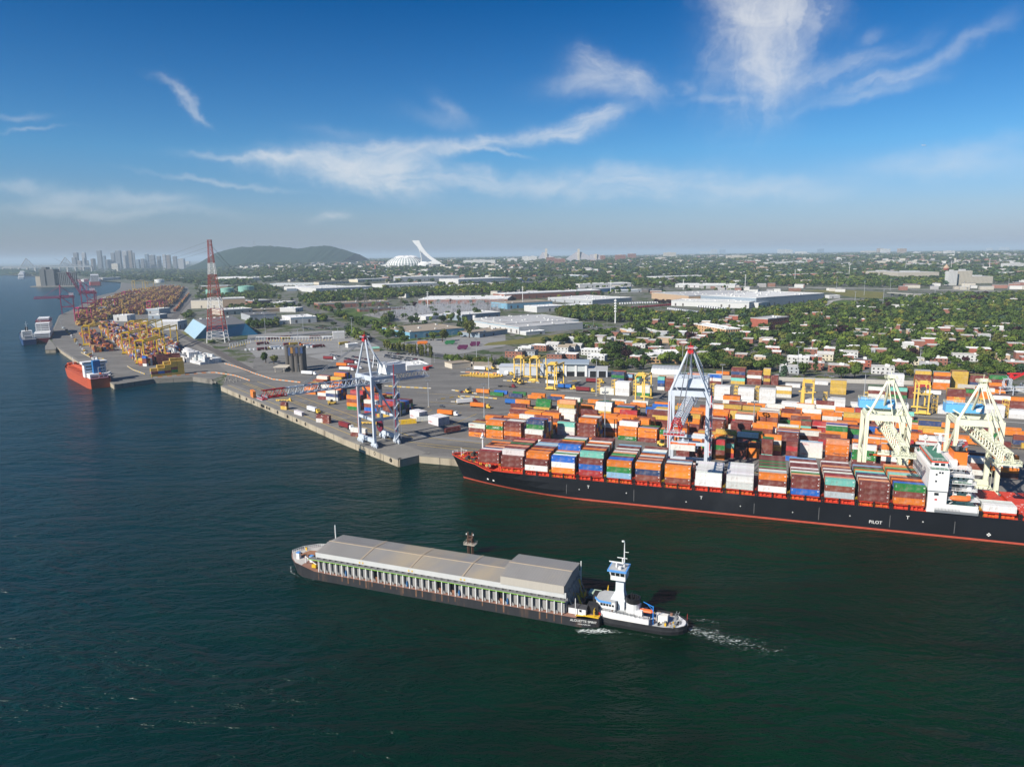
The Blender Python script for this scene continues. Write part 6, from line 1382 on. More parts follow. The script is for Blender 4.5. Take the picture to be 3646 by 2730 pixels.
for a in [
 ('A2', (470, 530), (835, 500), 505, 150, 'white', 'white', 'white flat warehouse left of its two neighbours', 8), ('A2', (555, 545), (1050, 512), 512, 120, 'white', 'pale', 'long white warehouse in the middle of three', 10), ('A2', (710, 560), (1120, 532), 535, 60, 'white', 'white', 'nearest of three white warehouses beside the tree belt', 8),
 ('A2', (395, 505), (470, 500), 488, 60, 'white', 'white', 'small white hall left of the warehouse trio', 0), ('A2', (1150, 508), (1650, 486), 478, 110, 'white', 'pale', 'white warehouse behind the tree belt', 12), ('A2', (1295, 450), (1808, 432), 412, 90, 'grey', 'pale', 'tall grey ribbed hall below the stadium', 6),
 ('A2', (1800, 478), (2260, 455), 432, 130, 'white', 'pale', 'large white hall right of the ribbed one', 8), ('A2', (580, 478), (845, 462), 455, 40, 'beige', 'tan', 'low beige warehouse under the mountain', 4), ('A2', (150, 492), (545, 475), 470, 60, 'white', 'white', 'long white hall with saw-like roof', 6),
 ('A2', (0, 430), (215, 425), 405, 90, 'white', 'pale', 'far pale hall left under the mountain', 4), ('A2', (920, 455), (1190, 440), 432, 60, 'cream', 'pale', 'cream warehouse before the ribbed hall', 4), ('A2', (1640, 530), (2000, 495), 500, 70, 'white', 'white', 'white depot right of the tree belt', 4),
 ('A2', (575, 690), (1190, 655), 645, 60, 'brick', 'tan', 'long brick warehouse beyond the grass field', 10), ('A2', (1450, 645), (2230, 640), 605, 130, 'brick', 'white', 'long brick factory behind the substation', 16), ('A2', (935, 715), (1330, 690), 690, 20, 'brick', 'dark', 'low brick shed before the substation', 2),
 ('A2', (1515, 790), (1700, 770), 758, 40, 'white', 'white', 'low white shed left of the tall tree', 3), ('A2', (1832, 795), (2165, 765), 742, 60, 'slate', 'pale', 'grey shed with pale roof right of the tall tree', 5), ('A2', (1375, 950), (1845, 910), 893, 95, 'blue', 'tan', 'long blue warehouse with patchy roof', 8),
 ('A2', (1925, 838), (2330, 910), 785, 120, 'white', 'grey', 'white and blue plant with round tank', 10), ('A2', (1985, 940), (2230, 905), 900, 40, 'slate', 'tan', 'low workshop beside the white plant', 4), ('A2', (1750, 905), (1850, 895), 868, 60, 'white', 'white', 'white annex behind the long blue warehouse', 1),
 ('A2', (335, 820), (560, 805), 768, 65, 'white', 'white', 'white hall with loading doors near the gate', 5), ('A2', (230, 825), (375, 812), 795, 30, 'white', 'white', 'low white office before the loading hall', 2), ('A2', (375, 715), (440, 705), 682, 40, 'white', 'white', 'white block behind the loading hall', 0), ('A2', (-20, 800), (210, 785), 745, 80, 'grey', 'dark', 'dark sloping shed left of the loading hall', 2),
 ('A2', (-20, 725), (360, 700), 702, 45, 'tan', 'tan', 'low tan factory behind the dark shed', 6), ('A2', (270, 668), (375, 655), 632, 40, 'grey', 'pale', 'grey block beside the long road', 2), ('A2', (0, 650), (170, 635), 620, 60, 'brick', 'grey', 'brick works left of the long road', 3), ('A2', (300, 535), (385, 530), 512, 20, 'slate', 'pale', 'slate office block by the warehouse trio', 1),
 ('A2', (820, 338), (1060, 330), 325, 40, 'blue', 'pale', 'far blue hall below the stadium', 0), ('A2', (1200, 365), (1520, 352), 345, 40, 'blue', 'white', 'far blue and white hall before the stadium', 0), ('A2', (1680, 318), (1830, 310), 303, 40, 'beige', 'white', 'far beige hall right of the tower', 0),
 ('A3', (0, 882), (640, 838), 822, 130, 'white', 'grey', 'large grey-roofed logistics building by the field', 18), ('A3', (180, 920), (345, 905), 893, 16, 'white', 'white', 'small white office beside the field', 2), ('A3', (275, 720), (500, 705), 672, 50, 'white', 'white', 'white dock building left of the wood', 4), ('A3', (500, 705), (765, 680), 668, 40, 'white', 'white', 'white dock annex beside the wood', 3),
 ('A3', (15, 690), (410, 665), 640, 70, 'blue', 'tan', 'blue walled workshop left of the dock building', 3), ('A3', (370, 620), (760, 650), 585, 130, 'grey', 'pale', 'big grey distribution hall with white roof', 14), ('A3', (-10, 610), (830, 565), 560, 60, 'brick', 'white', 'long brown walled warehouse with white roof', 10),
 ('A3', (750, 550), (1100, 520), 518, 50, 'blue', 'grey', 'blue hall beyond the distribution hall', 4), ('A3', (650, 505), (1120, 490), 475, 90, 'white', 'pale', 'white hall with blue top floor', 6), ('A3', (1000, 550), (1240, 540), 528, 40, 'white', 'white', 'low white hall right of the blue one', 2), ('A3', (1250, 545), (1380, 535), 522, 40, 'dark', 'dark', 'dark low shed past the white hall', 1),
 ('A3', (1450, 660), (2130, 685), 610, 60, 'white', 'pale', 'white depot wall with docked trailers', 8), ('A3', (1600, 640), (2330, 610), 575, 170, 'tan', 'grey', 'very large grey roofed depot', 26), ('A3', (1485, 500), (2010, 505), 470, 60, 'white', 'white', 'white plant beside the far field', 6), ('A3', (1350, 435), (1770, 420), 410, 90, 'white', 'pale', 'far white hall before the brick rows', 4),
 ('A3', (515, 420), (680, 430), 388, 25, 'slate', 'white', 'white banded office block far behind', 0), ('A3', (-10, 445), (120, 450), 420, 60, 'blue', 'pale', 'far blue hall at the pale road', 1), ('A3', (0, 475), (350, 465), 458, 50, 'dark', 'dark', 'dark long shed at the pale road', 2),
 ('A4', (-20, 640), (545, 590), 565, 150, 'slate', 'pale', 'grey warehouse with rows of skylights by the ramp', 26), ('A4', (0, 645), (120, 625), 608, 20, 'white', 'white', 'white annex of the skylight warehouse', 2), ('A4', (590, 568), (680, 565), 545, 15, 'white', 'white', 'small white hall beside the ramp', 0), ('A4', (295, 445), (435, 450), 415, 30, 'tan', 'tan', 'tan low hall above the expressway', 2),
 ('A1', (1675, 685), (1955, 680), 612, 70, 'beige', 'dark', 'beige factory with dark roof behind the pylon', 5), ('A1', (1960, 680), (2150, 670), 600, 60, 'tan', 'pale', 'tan factory right of the pylon', 4), ('A1', (1560, 870), (1640, 850), 800, 45, 'white', 'white', 'white hall at the left of the blue shed', 1), ('A1', (1950, 745), (2212, 725), 700, 60, 'beige', 'pale', 'pale works behind the blue shed', 4),
 ('A1', (1890, 450), (2212, 445), 410, 100, 'white', 'white', 'long white hall beyond the green tanks', 6), ('A1', (1760, 530), (2000, 515), 490, 50, 'tan', 'white', 'low hall before the green tanks', 2), ('A1', (1280, 735), (1395, 735), 690, 40, 'grey', 'pale', 'grey terminal building among ochre boxes', 2), ('A1', (995, 795), (1115, 795), 745, 25, 'white', 'white', 'white and blue office of the left terminal', 2),
 ('A1', (1300, 775), (1400, 775), 740, 25, 'slate', 'pale', 'slate shed beside the railway', 1), ('A1', (900, 440), (1060, 430), 418, 40, 'white', 'white', 'white quay shed across the basin', 0), ('A1', (735, 452), (775, 450), 430, 40, 'white', 'white', 'small white shed beside the red ship', 0)]:
 v, p1, p2, yt, d_, wl, rf, lb, un = a
 t = bld('warehouse', lb, 'warehouse', v, p1, p2, yt, d_, wl, rf, group=WH, units=un)
 W_ = KIDS[t.name][0].dimensions.x if False else max(c.co.x for c in KIDS[t.name][0].data.vertices); H_ = max(c.co.z for c in KIDS[t.name][0].data.vertices)
 for i in range(min(14, int(W_ / 16))):
  if brng.random() < .75: put(DOCK, 'dock_door', t, (8 + i * W_ / max(1, min(14, int(W_ / 16))), 0, 0)).scale = (1, 1, min(1.6, H_ / 7))
 if H_ > 6: MB().box(0, W_, -.12, -.02, H_ - 1.3, H_ - .5).build('fascia_band', WALLS[brng.choice(('slate', 'white', 'blue', 'grey'))], t)
# low tan sheds, office and wall of the terminal
bld('shed', 'low tan shed left of its twin behind the yellow tractors', 'shed', 'A2', (1745, 1212), (1910, 1195), 1170, 18, 'beige', 'tan'); bld('shed', 'low tan shed with brown roof behind the white trailer', 'shed', 'A2', (1925, 1215), (2095, 1212), 1178, 18, 'beige', ROOFS['tan'])
bld('office', 'white low office with flat roof behind the quay crane', 'office', 'A2', (1350, 1228), (1540, 1212), 1190, 30, 'white', 'white', units=4)
bld('office', 'white gate office before the green hedge', 'office', 'A2', (835, 1030), (925, 1022), 1000, 10, 'white', 'white'); bld('kiosk', 'small kiosk with a green roof beside the road', 'kiosk', 'A2', (1050, 1062), (1110, 1058), 1035, 8, 'tan', 'green', gable=2, parapet=0)
wl = thing('wall', 'pale concrete wall along the back of the container yard', 'wall')
ww_ = MB(); pw = [at('c2', x, y, 4.5) for x, y in ((0, 88), (120, 100), (520, 150))] + [at('c2', 1150, 182, 4.5), at('c2', 1800, 205, 4.5)] + [at('c3', 420, 225, 4.5), at('c3', 1400, 255, 4.5), at('c3', 2300, 320, 4.5)]
for a, b in zip(pw, pw[1:]): ww_.beam(a + Vector((0, 0, 1.8)), b + Vector((0, 0, 1.8)), .5, 3.8)
ww_.build('panel', mat('wall_concrete', (.42, .4, .36), .9, var=.08), wl)
# garage hall with curved roof
gp, gq = at('y1', 1285, 345, 4.5), at('y1', 1975, 352, 4.5); grz = math.atan2(gq.y - gp.y, gq.x - gp.x); gw_ = (gq - gp).length; gh = ztop(gp, 'y1', 1285, 135)
gr = thing('garage_hall', 'pale grey garage hall with curved roof and big louvred doors', 'hall', gp, grz)
gm = mat('hall_grey', (.5, .53, .57), .6, var=.04)
prf = [(-1.5, gh - 1), (0, gh - .2), (8, gh + .9), (18, gh + .9), (26, gh - .3), (28, gh - 2)]
MB().loft([[(x, y, z) for y, z in prf] + [(x, y, z - .5) for y, z in prf[::-1]] for x in (-1, gw_ + 1)]).build('roof', mat('hall_roof', (.4, .47, .52), .4, metal=.3, var=.04), gr)
MB().box(0, gw_, .8, 27, 0, gh - .3).build('wall', gm, gr)
nb = 4; bwid = (gw_ - 14) / (nb - 1)
for i in range(nb):
 x = 12 + i * bwid; MB().box(x - 1, x + 1, -.2, 1, 0, gh - 1).build('pillar', SHW, gr)
 if i < nb - 1:
  MB().box(x + 1.2, x + bwid - 1.2, .6, .82, gh * .36, gh - 2).build('louvre_door', mat('door_glass', (.45, .5, .5), .3, var=.1), gr); lv = MB()
  for k in range(9): lv.box(x + 1.2, x + bwid - 1.2, .52, .6, gh * .36 + k * gh * .055, gh * .36 + k * gh * .055 + .12)
  for k in range(8): xx = x + 1.2 + (bwid - 2.4) * k / 7; lv.box(xx - .05, xx + .05, .52, .6, gh * .36, gh - 2)
  lv.build('grid', YEL if False else SHW, gr); MB().box(x + 1.2, x + bwid - 1.2, .65, .81, 0.1, gh * .355).build('opening', BLKP, gr)
MB().box(-45, -.2, 4, 24, 0, gh * .62).box(-46, -.2, 3.5, 24.5, gh * .62, gh * .62 + .4).build('annex', gm, gr)
ax = thing('garage_annex', 'small pale garage with dark open doors right of the big hall', 'hall', gq, grz)
MB().box(.5, 19, -3, 18, 0, gh * .55).build('wall', gm, ax); MB().box(.2, 19.3, -3.3, 18.3, gh * .55, gh * .55 + .4).build('roof', ROOFS['grey'], ax)
for i in range(2): MB().box(2 + i * 8.5, 9 + i * 8.5, -3.06, -2.98, .1, gh * .45).build('door', BLKP, ax)
# silver arched shed
qp = at('c2', 1512, 185, 4.5); qq = at('c2', 1718, 195, 4.5); ql = (qq - qp).length; qh = ztop(qp, 'c2', 1512, 112)
qh_t = thing('arched_shed', 'silver ribbed half-round shed behind the container stacks', 'shed', qp, math.atan2(qq.y - qp.y, qq.x - qp.x))
MB().loft([[(x, 9 - 9 * math.cos(t), qh * (1 + .02 * (i % 2)) * math.sin(t)) for t in [math.pi * k / 12 for k in range(13)]] for i, x in enumerate(np.linspace(0, ql, 17))], 0, False).build('shell', mat('galvanised', (.5, .52, .54), .4, metal=.5, var=.05), qh_t)
# dark concrete silos with painted panels
sp0 = at('A2', 320, 1240, 4.5); sr = math.atan2(-.06, 1) ; sl_ = thing('silo', 'dark concrete twin silos with faded blue and orange panels', 'silo', sp0, sr)
hB = ztop(sp0, 'A2', 320, 1022); sc = mat('silo_concrete', (.1, .092, .085), .9, var=.15, scale=.2, second=(.06, .055, .05), stretch=(1, 1, .2))
wB = (at('A2', 455, 1235, 4.5) - sp0).length
def fluted(mb, x0, x1, y0, y1, h, n):
 for i in range(n):
  a = x0 + (x1 - x0) * (i + .5) / n; r = (x1 - x0) / n * .52
  for j in range(2): mb.cyl((a, y0 + r + j * (y1 - y0 - 2 * r), 0), (a, y0 + r + j * (y1 - y0 - 2 * r), h), r, n=14)
 mb.box(x0, x1, y0 + r, y1 - r, 0, h + .5)
fb = MB(); fluted(fb, 0, wB, 0, wB * .75, hB, 3); fb.build('shaft', sc, sl_)
fa = MB(); fluted(fa, -wB * .62, wB * .0, 14, 14 + wB * .6, hB * .98, 2); fa.build('shaft', sc, sl_)
for i, c in enumerate(('panel_blue', 'panel_orange', 'panel_brown', 'panel_blue', 'panel_dark', 'panel_blue')):
 m_ = mat(c, dict(panel_blue=(.03, .06, .15), panel_orange=(.28, .14, .03), panel_brown=(.07, .05, .045), panel_dark=(.05, .05, .055))[c], .8, var=.2)
 x = wB * (i + .5) / 6; MB().box(x - wB / 13, x + wB / 13, -.25, -.05 + .9, hB - 9 + (i % 2) * 2.5, hB - .6).build('panel', m_, sl_)
MB().box(-wB * 1.0, -.5, -3, 12, 5.2, 6).cyl((-wB * .9, -2, 0), (-wB * .9, -2, 5.2), .4).cyl((-wB * .3, -2, 0), (-wB * .3, -2, 5.2), .4).build('canopy', WALLS['beige'], sl_)
# blue storage shed with sloping sides
def ptz(x, y, z): return at('A1', x, y, z)
HS = 23.0
bb = [ptz(1610, 880, 4.5), ptz(1700, 952, 4.5), ptz(2260, 912, 4.5), ptz(2120, 845, 4.5)]; tt = [ptz(1690, 775, HS), ptz(1805, 840, HS), ptz(2150, 815, HS), ptz(2030, 750, HS)]
bs_ = thing('storage_shed', 'big storage shed with pale blue end slope and dark blue side', 'shed', bb[1]); o_ = bb[1]
loc = lambda p: tuple(p - o_)
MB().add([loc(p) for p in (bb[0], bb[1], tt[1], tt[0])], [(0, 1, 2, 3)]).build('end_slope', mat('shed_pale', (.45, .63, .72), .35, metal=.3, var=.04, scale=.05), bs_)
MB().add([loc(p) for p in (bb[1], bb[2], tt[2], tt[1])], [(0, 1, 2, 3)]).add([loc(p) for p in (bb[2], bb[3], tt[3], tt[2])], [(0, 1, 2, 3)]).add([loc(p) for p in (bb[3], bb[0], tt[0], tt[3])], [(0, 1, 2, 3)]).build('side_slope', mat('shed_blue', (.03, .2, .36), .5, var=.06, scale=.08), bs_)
ps = Vector(loc(tt[1])); rg = (tt[0] - tt[1]) / 2
MB().add([loc(tt[0]), loc(tt[1]), loc(tt[2]), loc(tt[3]), loc(tt[1] + rg + Vector((0, 0, 3.5))), loc(tt[2] + rg + Vector((0, 0, 3.5)))], [(1, 2, 5, 4), (3, 0, 4, 5), (0, 1, 4), (2, 3, 5)]).build('roof', ROOFS['dark'], bs_)
for i in range(5): p = tt[0].lerp(tt[3], .12 + i * .17) - (tt[0] - tt[1]) * .25; MB().box(-2, 2, -1.5, 1.5, 0, 3.5).build('roof_vent', ROOFS['pale'], bs_, Vector(loc(p)))
# truck gate gantries
gtm = mat('gantry_white', (.72, .74, .74), .5, var=.04)
for a, b, n, wd in (((30, 968), (690, 962), 26, 'first long white sign gantry across the truck gate'), ((-180, 1005), (690, 958), 1, ''), ((-200, 1030), (-20, 985), 8, 'short white sign gantry at the gate edge')):
 if not wd: continue
 p, q = at('A2', *a), at('A2', *b); t = thing('gate_gantry', wd, 'gate', p, 0); d = q - p
 MB().beam((0, 0, 5.6), tuple(d + Vector((0, 0, 5.6))), .7, .6).build('beam', gtm, t); po = MB()
 for i in range(n + 1): c = d * (i / n); po.beam(c, c + Vector((0, 0, 5.2)), .3)
 po.build('posts', gtm, t); bk = MB()
 for i in range(n + 1): c = d * (i / n); bk.box(c.x - .4, c.x + .4, c.y - 4, c.y - 3.2, 0, 1.3)
 bk.build('booth', MATS['paint_yellow'], t)
for i in range(18):
 p = at('A2', -60 + i * 36, 1052 - i * 1.6); MB_ = MB().box(-1, 1, -2, 2, 0, 2.4).box(-.6, .6, 2.4, 3.4, 0, 1.2); o = MB_.build('gate_booth', gtm, None, p, R(30)); tag(o, 'small gate booth, %s along the lane ends' % ORD[i], 'booth', 'booths of the truck gate')
cg = bld('gate_canopy', 'white canopy with green stripe over the gate lanes', 'canopy', 'A2', (705, 950), (805, 945), 895, 8, 'white', 'white', parapet=.8)
# schools and flats
bld('school', 'yellow brick school with arched windows standing above the trees', 'school', 'A3', (1645, 895), (1925, 950), 820, 22, 'yellow', 'white', units=2, win=(3, 12, 1.6, 2.4), side=(3, 6, 1.6, 2.4), parapet=1)
bld('school', 'red brick school with white window rows among trees', 'school', 'A4', (75, 835), (250, 812), 742, 30, 'red', 'grey', units=2, win=(3, 11, 2.2, 2.2), side=(3, 4, 2, 2), parapet=1)
bld('apartment_block', 'orange brick block beside a round dark tree', 'apartment block', 'A3', (1000, 905), (1100, 935), 862, 40, 'yellow', 'pale', side=(2, 4, 2, 1.6)); bld('apartment_block', 'long low brown brick flats with a white roof behind the silver shed', 'apartment block', 'A3', (1245, 1165), (1555, 1165), 1110, 60, 'yellow', 'white', units=22, win=(2, 9, 3, 2), parapet=.5)
# small houses
HG = 'flat-roofed houses behind the terminal wall'
HN = {'brick': 'brown brick', 'white': 'white', 'red': 'red brick', 'grey': 'grey', 'cream': 'cream', 'tan': 'tan', 'beige': 'beige'}
RN = {'white': 'white', 'grey': 'grey', 'dark': 'dark', 'tan': 'brown', 'pale': 'pale'}
HOUSES = []
def house(x, y, w_, wall, roof_='white', gable=0, d_=11, h=7, rz=None, words=''):
 rz = YA if rz is None else rz; p = Vector((x, y, g(x, y)))
 lb = '%s house with %s %sroof%s' % (HN[wall], RN[roof_], 'pitched ' if gable else 'flat ', words)
 near = math.hypot(x, y) < 900
 block('house', lb, 'house', p - YU * w_ / 2, rz, w_, d_, h, wall, 'worn' if roof_ in ('white', 'pale') and (int(x) % 3) else roof_, group=HG, units=1 if near and w_ > 13 and not gable else 0, win=(2, max(2, int(w_ / 4)), 1.5, 1.4) if near else None, side=(2, 2, 1.2, 1.4) if near else None, parapet=0 if gable else .4, gable=gable, door=near)
 HOUSES.append((x, y, max(w_, d_) * .62))
HL = [('A4', 665, 1182, 19, 'brick', 'white', 0), ('A4', 815, 1158, 15, 'brick', 'white', 0), ('A4', 255, 1192, 18, 'grey', 'white', 0), ('A4', 330, 1110, 22, 'white', 'white', 0), ('A4', 480, 1160, 15, 'brick', 'grey', 0), ('A4', 455, 1105, 17, 'red', 'grey', 0), ('A4', 555, 1085, 16, 'cream', 'pale', 3),
      ('A4', 745, 1062, 20, 'white', 'white', 0), ('A4', 875, 1135, 14, 'red', 'dark', 0), ('A4', 930, 1045, 10, 'grey', 'grey', 0), ('A4', 1010, 1042, 17, 'brick', 'white', 0), ('A4', 1035, 1198, 20, 'white', 'white', 0), ('A4', 1180, 1150, 14, 'brick', 'white', 0), ('A4', 1235, 985, 15, 'white', 'white', 0), ('A4', 1330, 968, 14, 'brick', 'white', 0),
      ('A4', 1420, 950, 17, 'red', 'white', 0), ('A4', 1300, 1122, 17, 'cream', 'white', 0), ('A4', 1500, 1120, 16, 'brick', 'white', 0), ('A4', 1775, 890, 12, 'cream', 'grey', 0), ('A4', 1880, 912, 14, 'grey', 'white', 0), ('A4', 1585, 955, 14, 'brick', 'white', 0), ('A4', 1820, 1035, 26, 'red', 'white', 0), ('A4', 1740, 1090, 28, 'white', 'white', 0),
      ('A4', 2140, 992, 15, 'red', 'white', 0), ('A4', 2170, 1158, 22, 'red', 'white', 0), ('A4', 85, 962, 16, 'brick', 'white', 0), ('A4', 135, 1062, 13, 'brick', 'white', 0), ('A4', 1080, 855, 9, 'red', 'white', 0), ('A4', 1180, 652, 30, 'white', 'white', 0), ('A4', 1475, 640, 34, 'brick', 'white', 0), ('A4', 1610, 690, 26, 'brick', 'white', 0),
      ('A4', 1930, 618, 24, 'beige', 'white', 0), ('A4', 1960, 842, 26, 'white', 'white', 0), ('A4', 2090, 598, 28, 'brick', 'white', 0), ('A4', 850, 662, 14, 'white', 'white', 0), ('A4', 945, 672, 14, 'brick', 'white', 0), ('A4', 400, 728, 18, 'red', 'white', 0), ('A4', 490, 718, 18, 'red', 'white', 0), ('A4', 575, 755, 16, 'brick', 'white', 0),
      ('A4', 30, 848, 18, 'brick', 'white', 0), ('A4', 320, 905, 16, 'brick', 'white', 0), ('A4', 920, 940, 12, 'white', 'white', 0), ('A4', 1040, 905, 12, 'brick', 'white', 0), ('A4', 1310, 888, 18, 'brick', 'white', 0), ('A4', 2080, 815, 16, 'brick', 'white', 0), ('A4', 1420, 1165, 16, 'grey', 'white', 0), ('A4', 1590, 840, 12, 'brick', 'grey', 0),
      ('A3', 70, 1112, 22, 'brick', 'dark', 0), ('A3', 165, 1075, 17, 'white', 'white', 0), ('A3', 290, 1055, 20, 'brick', 'white', 0), ('A3', 405, 1045, 16, 'white', 'pale', 3), ('A3', 500, 1072, 14, 'white', 'tan', 2.5), ('A3', 560, 1062, 14, 'white', 'tan', 2.5), ('A3', 620, 1055, 12, 'white', 'pale', 2.5), ('A3', 425, 1140, 18, 'brick', 'dark', 0), ('A3', 545, 1135, 20, 'brick', 'white', 0),
      ('A3', 745, 1095, 24, 'white', 'white', 0), ('A3', 850, 990, 22, 'white', 'grey', 0), ('A3', 830, 1035, 15, 'brick', 'white', 0), ('A3', 960, 985, 18, 'white', 'white', 0), ('A3', 1070, 1028, 12, 'brick', 'grey', 0), ('A3', 1165, 1050, 16, 'white', 'white', 0), ('A3', 1130, 1158, 11, 'brick', 'white', 0), ('A3', 1190, 995, 18, 'brick', 'white', 0), ('A3', 1345, 930, 22, 'grey', 'white', 0),
      ('A3', 1395, 985, 20, 'tan', 'white', 0), ('A3', 1500, 1008, 22, 'brick', 'grey', 0), ('A3', 790, 1150, 20, 'white', 'white', 0), ('A3', 1540, 930, 12, 'grey', 'white', 0), ('A3', 2050, 838, 13, 'red', 'white', 0), ('A3', 2170, 862, 16, 'red', 'white', 0), ('A3', 2085, 935, 16, 'red', 'white', 0), ('A3', 1300, 1010, 16, 'brick', 'white', 0), ('A3', 560, 985, 14, 'grey', 'pale', 0),
      ('A3', 950, 930, 14, 'brick', 'dark', 0), ('A3', 1040, 945, 14, 'grey', 'dark', 0), ('A3', 1660, 990, 12, 'brick', 'white', 0), ('A3', 1830, 1050, 12, 'brick', 'white', 0), ('A3', 200, 1108, 16, 'grey', 'dark', 2), ('A3', 690, 960, 16, 'white', 'white', 0)]
NEARW = {'A3': [(150, 'by the first yellow gantries'), (480, 'behind the grey garage'), (800, 'left of the big round tree'), (1250, 'behind the round tree'), (1560, 'behind the long brown flats'), (3000, 'beside the yellow school')], 'A4': [(300, 'above the brown container end'), (620, 'by the first hedge'), (900, 'behind the ochre containers'), (1250, 'behind the white stack'), (1600, 'in the thick trees'), (2000, 'before the street corner'), (3000, 'at the far street corner')]}
seen = {}
for v, x, y, w_, wl_, rf_, gb_ in HL:
 p = at(v, x, y); wd = next(s for lim, s in NEARW[v] if x < lim); dep = 'nearest row' if y > 1080 else 'second row' if y > 980 else 'third row' if y > 880 else 'deep among trees' if y > 760 else 'far edge'
 key = (wl_, rf_, gb_, wd, dep); seen[key] = seen.get(key, 0) + 1
 house(p.x, p.y, w_, wl_, rf_, gb_, words=', %s, %s%s' % (wd, dep, '' if seen[key] == 1 else ', %s along' % ORD[seen[key] - 1]))
RES = A2('A3', [(640, 1130), (600, 960), (1000, 905), (1340, 770), (2000, 730)]) + A2('A4', [(560, 650), (1100, 600), (1600, 550), (2330, 545), (2420, 1120), (2000, 1160), (900, 1190), (0, 1185)])
hr2 = random.Random(4); k = 0; org = at('A4', 700, 1190)
for row in range(1, 16):
 for c in range(-26, 22):
  if hr2.random() > .4: continue
  p = org + YU * (c * 21 + row * 3) + YV * (row * 41 + (13 if c % 2 else 0))
  if not inside(p, RES) or any((p.x - a) ** 2 + (p.y - b) ** 2 < (r + 13) ** 2 for a, b, r in HOUSES) or k > 85: continue
  house(p.x, p.y, hr2.uniform(10, 17), hr2.choice(('brick', 'brick', 'brick', 'red', 'tan')), hr2.choice(('white', 'white', 'pale', 'grey')), 0, words=' in leafy quarter, %s from wall, %s along' % (ORD[row - 1], ORD[min(29, c + 26) if c + 26 < 30 else c - 4 if c >= 4 else 0])); k += 1
# ------------------------------------------------------------------ far landmarks
def far_at(v, x, Y):
 fx, fy = full(v, x, 0); d = raydir(fx, CY - 320); X = d.x / d.y * Y
 return Vector((X, Y, g(X, Y)))
FM = {}
def facade(name, rgb, fl=3.4, colw=4.0, dark=.35):
 if name in FM: return FM[name]
 m = bpy.data.materials.new(name); m.use_nodes = True; nt = m.node_tree; nt.nodes.clear(); k = G(nt)
 bs = k.n('ShaderNodeBsdfPrincipled'); o = k.n('ShaderNodeOutputMaterial'); nt.links.new(bs.outputs[0], o.inputs[0])
 sp = k.n('ShaderNodeSeparateXYZ'); nt.links.new(k.n('ShaderNodeTexCoord').outputs['Object'], sp.inputs[0])
 a = k.m('GREATER_THAN', k.m('FRACT', k.m('DIVIDE', sp.outputs[2], fl)), .5); b = k.m('GREATER_THAN', k.m('FRACT', k.m('DIVIDE', k.m('ADD', sp.outputs[0], sp.outputs[1]), colw)), .45)
 k.put(bs.inputs['Base Color'], k.mix(k.m('MULTIPLY', a, b), (*rgb, 1), tuple(c * dark for c in rgb) + (1,))); bs.inputs['Roughness'].default_value = .6
 FM[name] = m; return m
FCOL = [facade('facade_cream', (.5, .46, .38)), facade('facade_white', (.6, .6, .58)), facade('facade_brick', (.24, .11, .08)), facade('facade_grey', (.3, .31, .33)), facade('facade_blue', (.14, .2, .26)), facade('facade_tan', (.38, .27, .18)), facade('facade_slate', (.13, .14, .16)), facade('facade_umber', (.16, .13, .11))]
FNAME = ['cream', 'white', 'brick', 'grey', 'blue-grey', 'tan']
FOOT = []
def tower(name, label, cat, v, x0, x1, yb, yt, ci, group=None, Y=None, dk=.7, roofp=True):
 xm = (x0 + x1) / 2; p = at(v, xm, yb) if Y is None else far_at(v, xm, Y)
 fx = VIEWS[v][2]; w_ = abs(x1 - x0) / fx * math.hypot(p.x, p.y) / FPX * math.cos(math.atan2(p.x, p.y)) ; h = max(4, ztop(p, v, xm, yt)); d_ = w_ * dk
 t = thing(name, label, cat, p, 0, group); MB().box(-w_ / 2, w_ / 2, 0, d_, -3, h).build('wall', FCOL[ci], t)
 if roofp: MB().box(-w_ / 2 * .94, w_ / 2 * .94, d_ * .03, d_ * .97, h, h + .6).box(-w_ * .2, w_ * .15, d_ * .3, d_ * .7, h, h + min(5, .1 * h + 2)).build('roof', ROOFS['grey'], t)
 FOOT.append((p.x, p.y + d_ / 2, max(w_, d_) * .7)); return t
SKY_ = [(658, 700, 228, 'with two steps'), (674, 720, 186, 'leftmost high'), (748, 787, 186, 'standing apart'), (822, 862, 240, 'low brown'), (880, 925, 168, 'with sloped crown'), (908, 955, 215, 'pale one'), (1000, 1038, 188, 'square topped'), (1038, 1092, 168, 'tallest central'), (1100, 1150, 174, 'wide stepped'), (1150, 1190, 168, 'twin topped'), (1188, 1212, 188, 'reddish slim'), (1295, 1330, 190, 'before the pylon'), (1330, 1385, 200, 'broad'), (1395, 1435, 208, 'short'), (1448, 1480, 195, 'first of a pair'), (1480, 1520, 200, 'second of a pair'), (1535, 1575, 210, 'lone low'), (1215, 1250, 238, 'small pale'), (1255, 1290, 232, 'small grey'), (950, 998, 248, 'low between towers'), (1575, 1640, 232, 'wide low'), (702, 745, 258, 'low after the first'), (790, 806, 254, 'slim low')]
for i, (a, b, yt, wd) in enumerate(SKY_): tower('skyscraper', 'hazy downtown high-rise %s, %s from the river' % (wd, ORD[i]), 'high-rise', 'A1', a + (b - a) * .12, b - (b - a) * .12, 0, yt + 10 + (8 if a > 1200 else 0), (6, 6, 3, 7, 6, 4)[i % 6], 'downtown towers in the haze', Y=8300 + 90 * (i % 7))
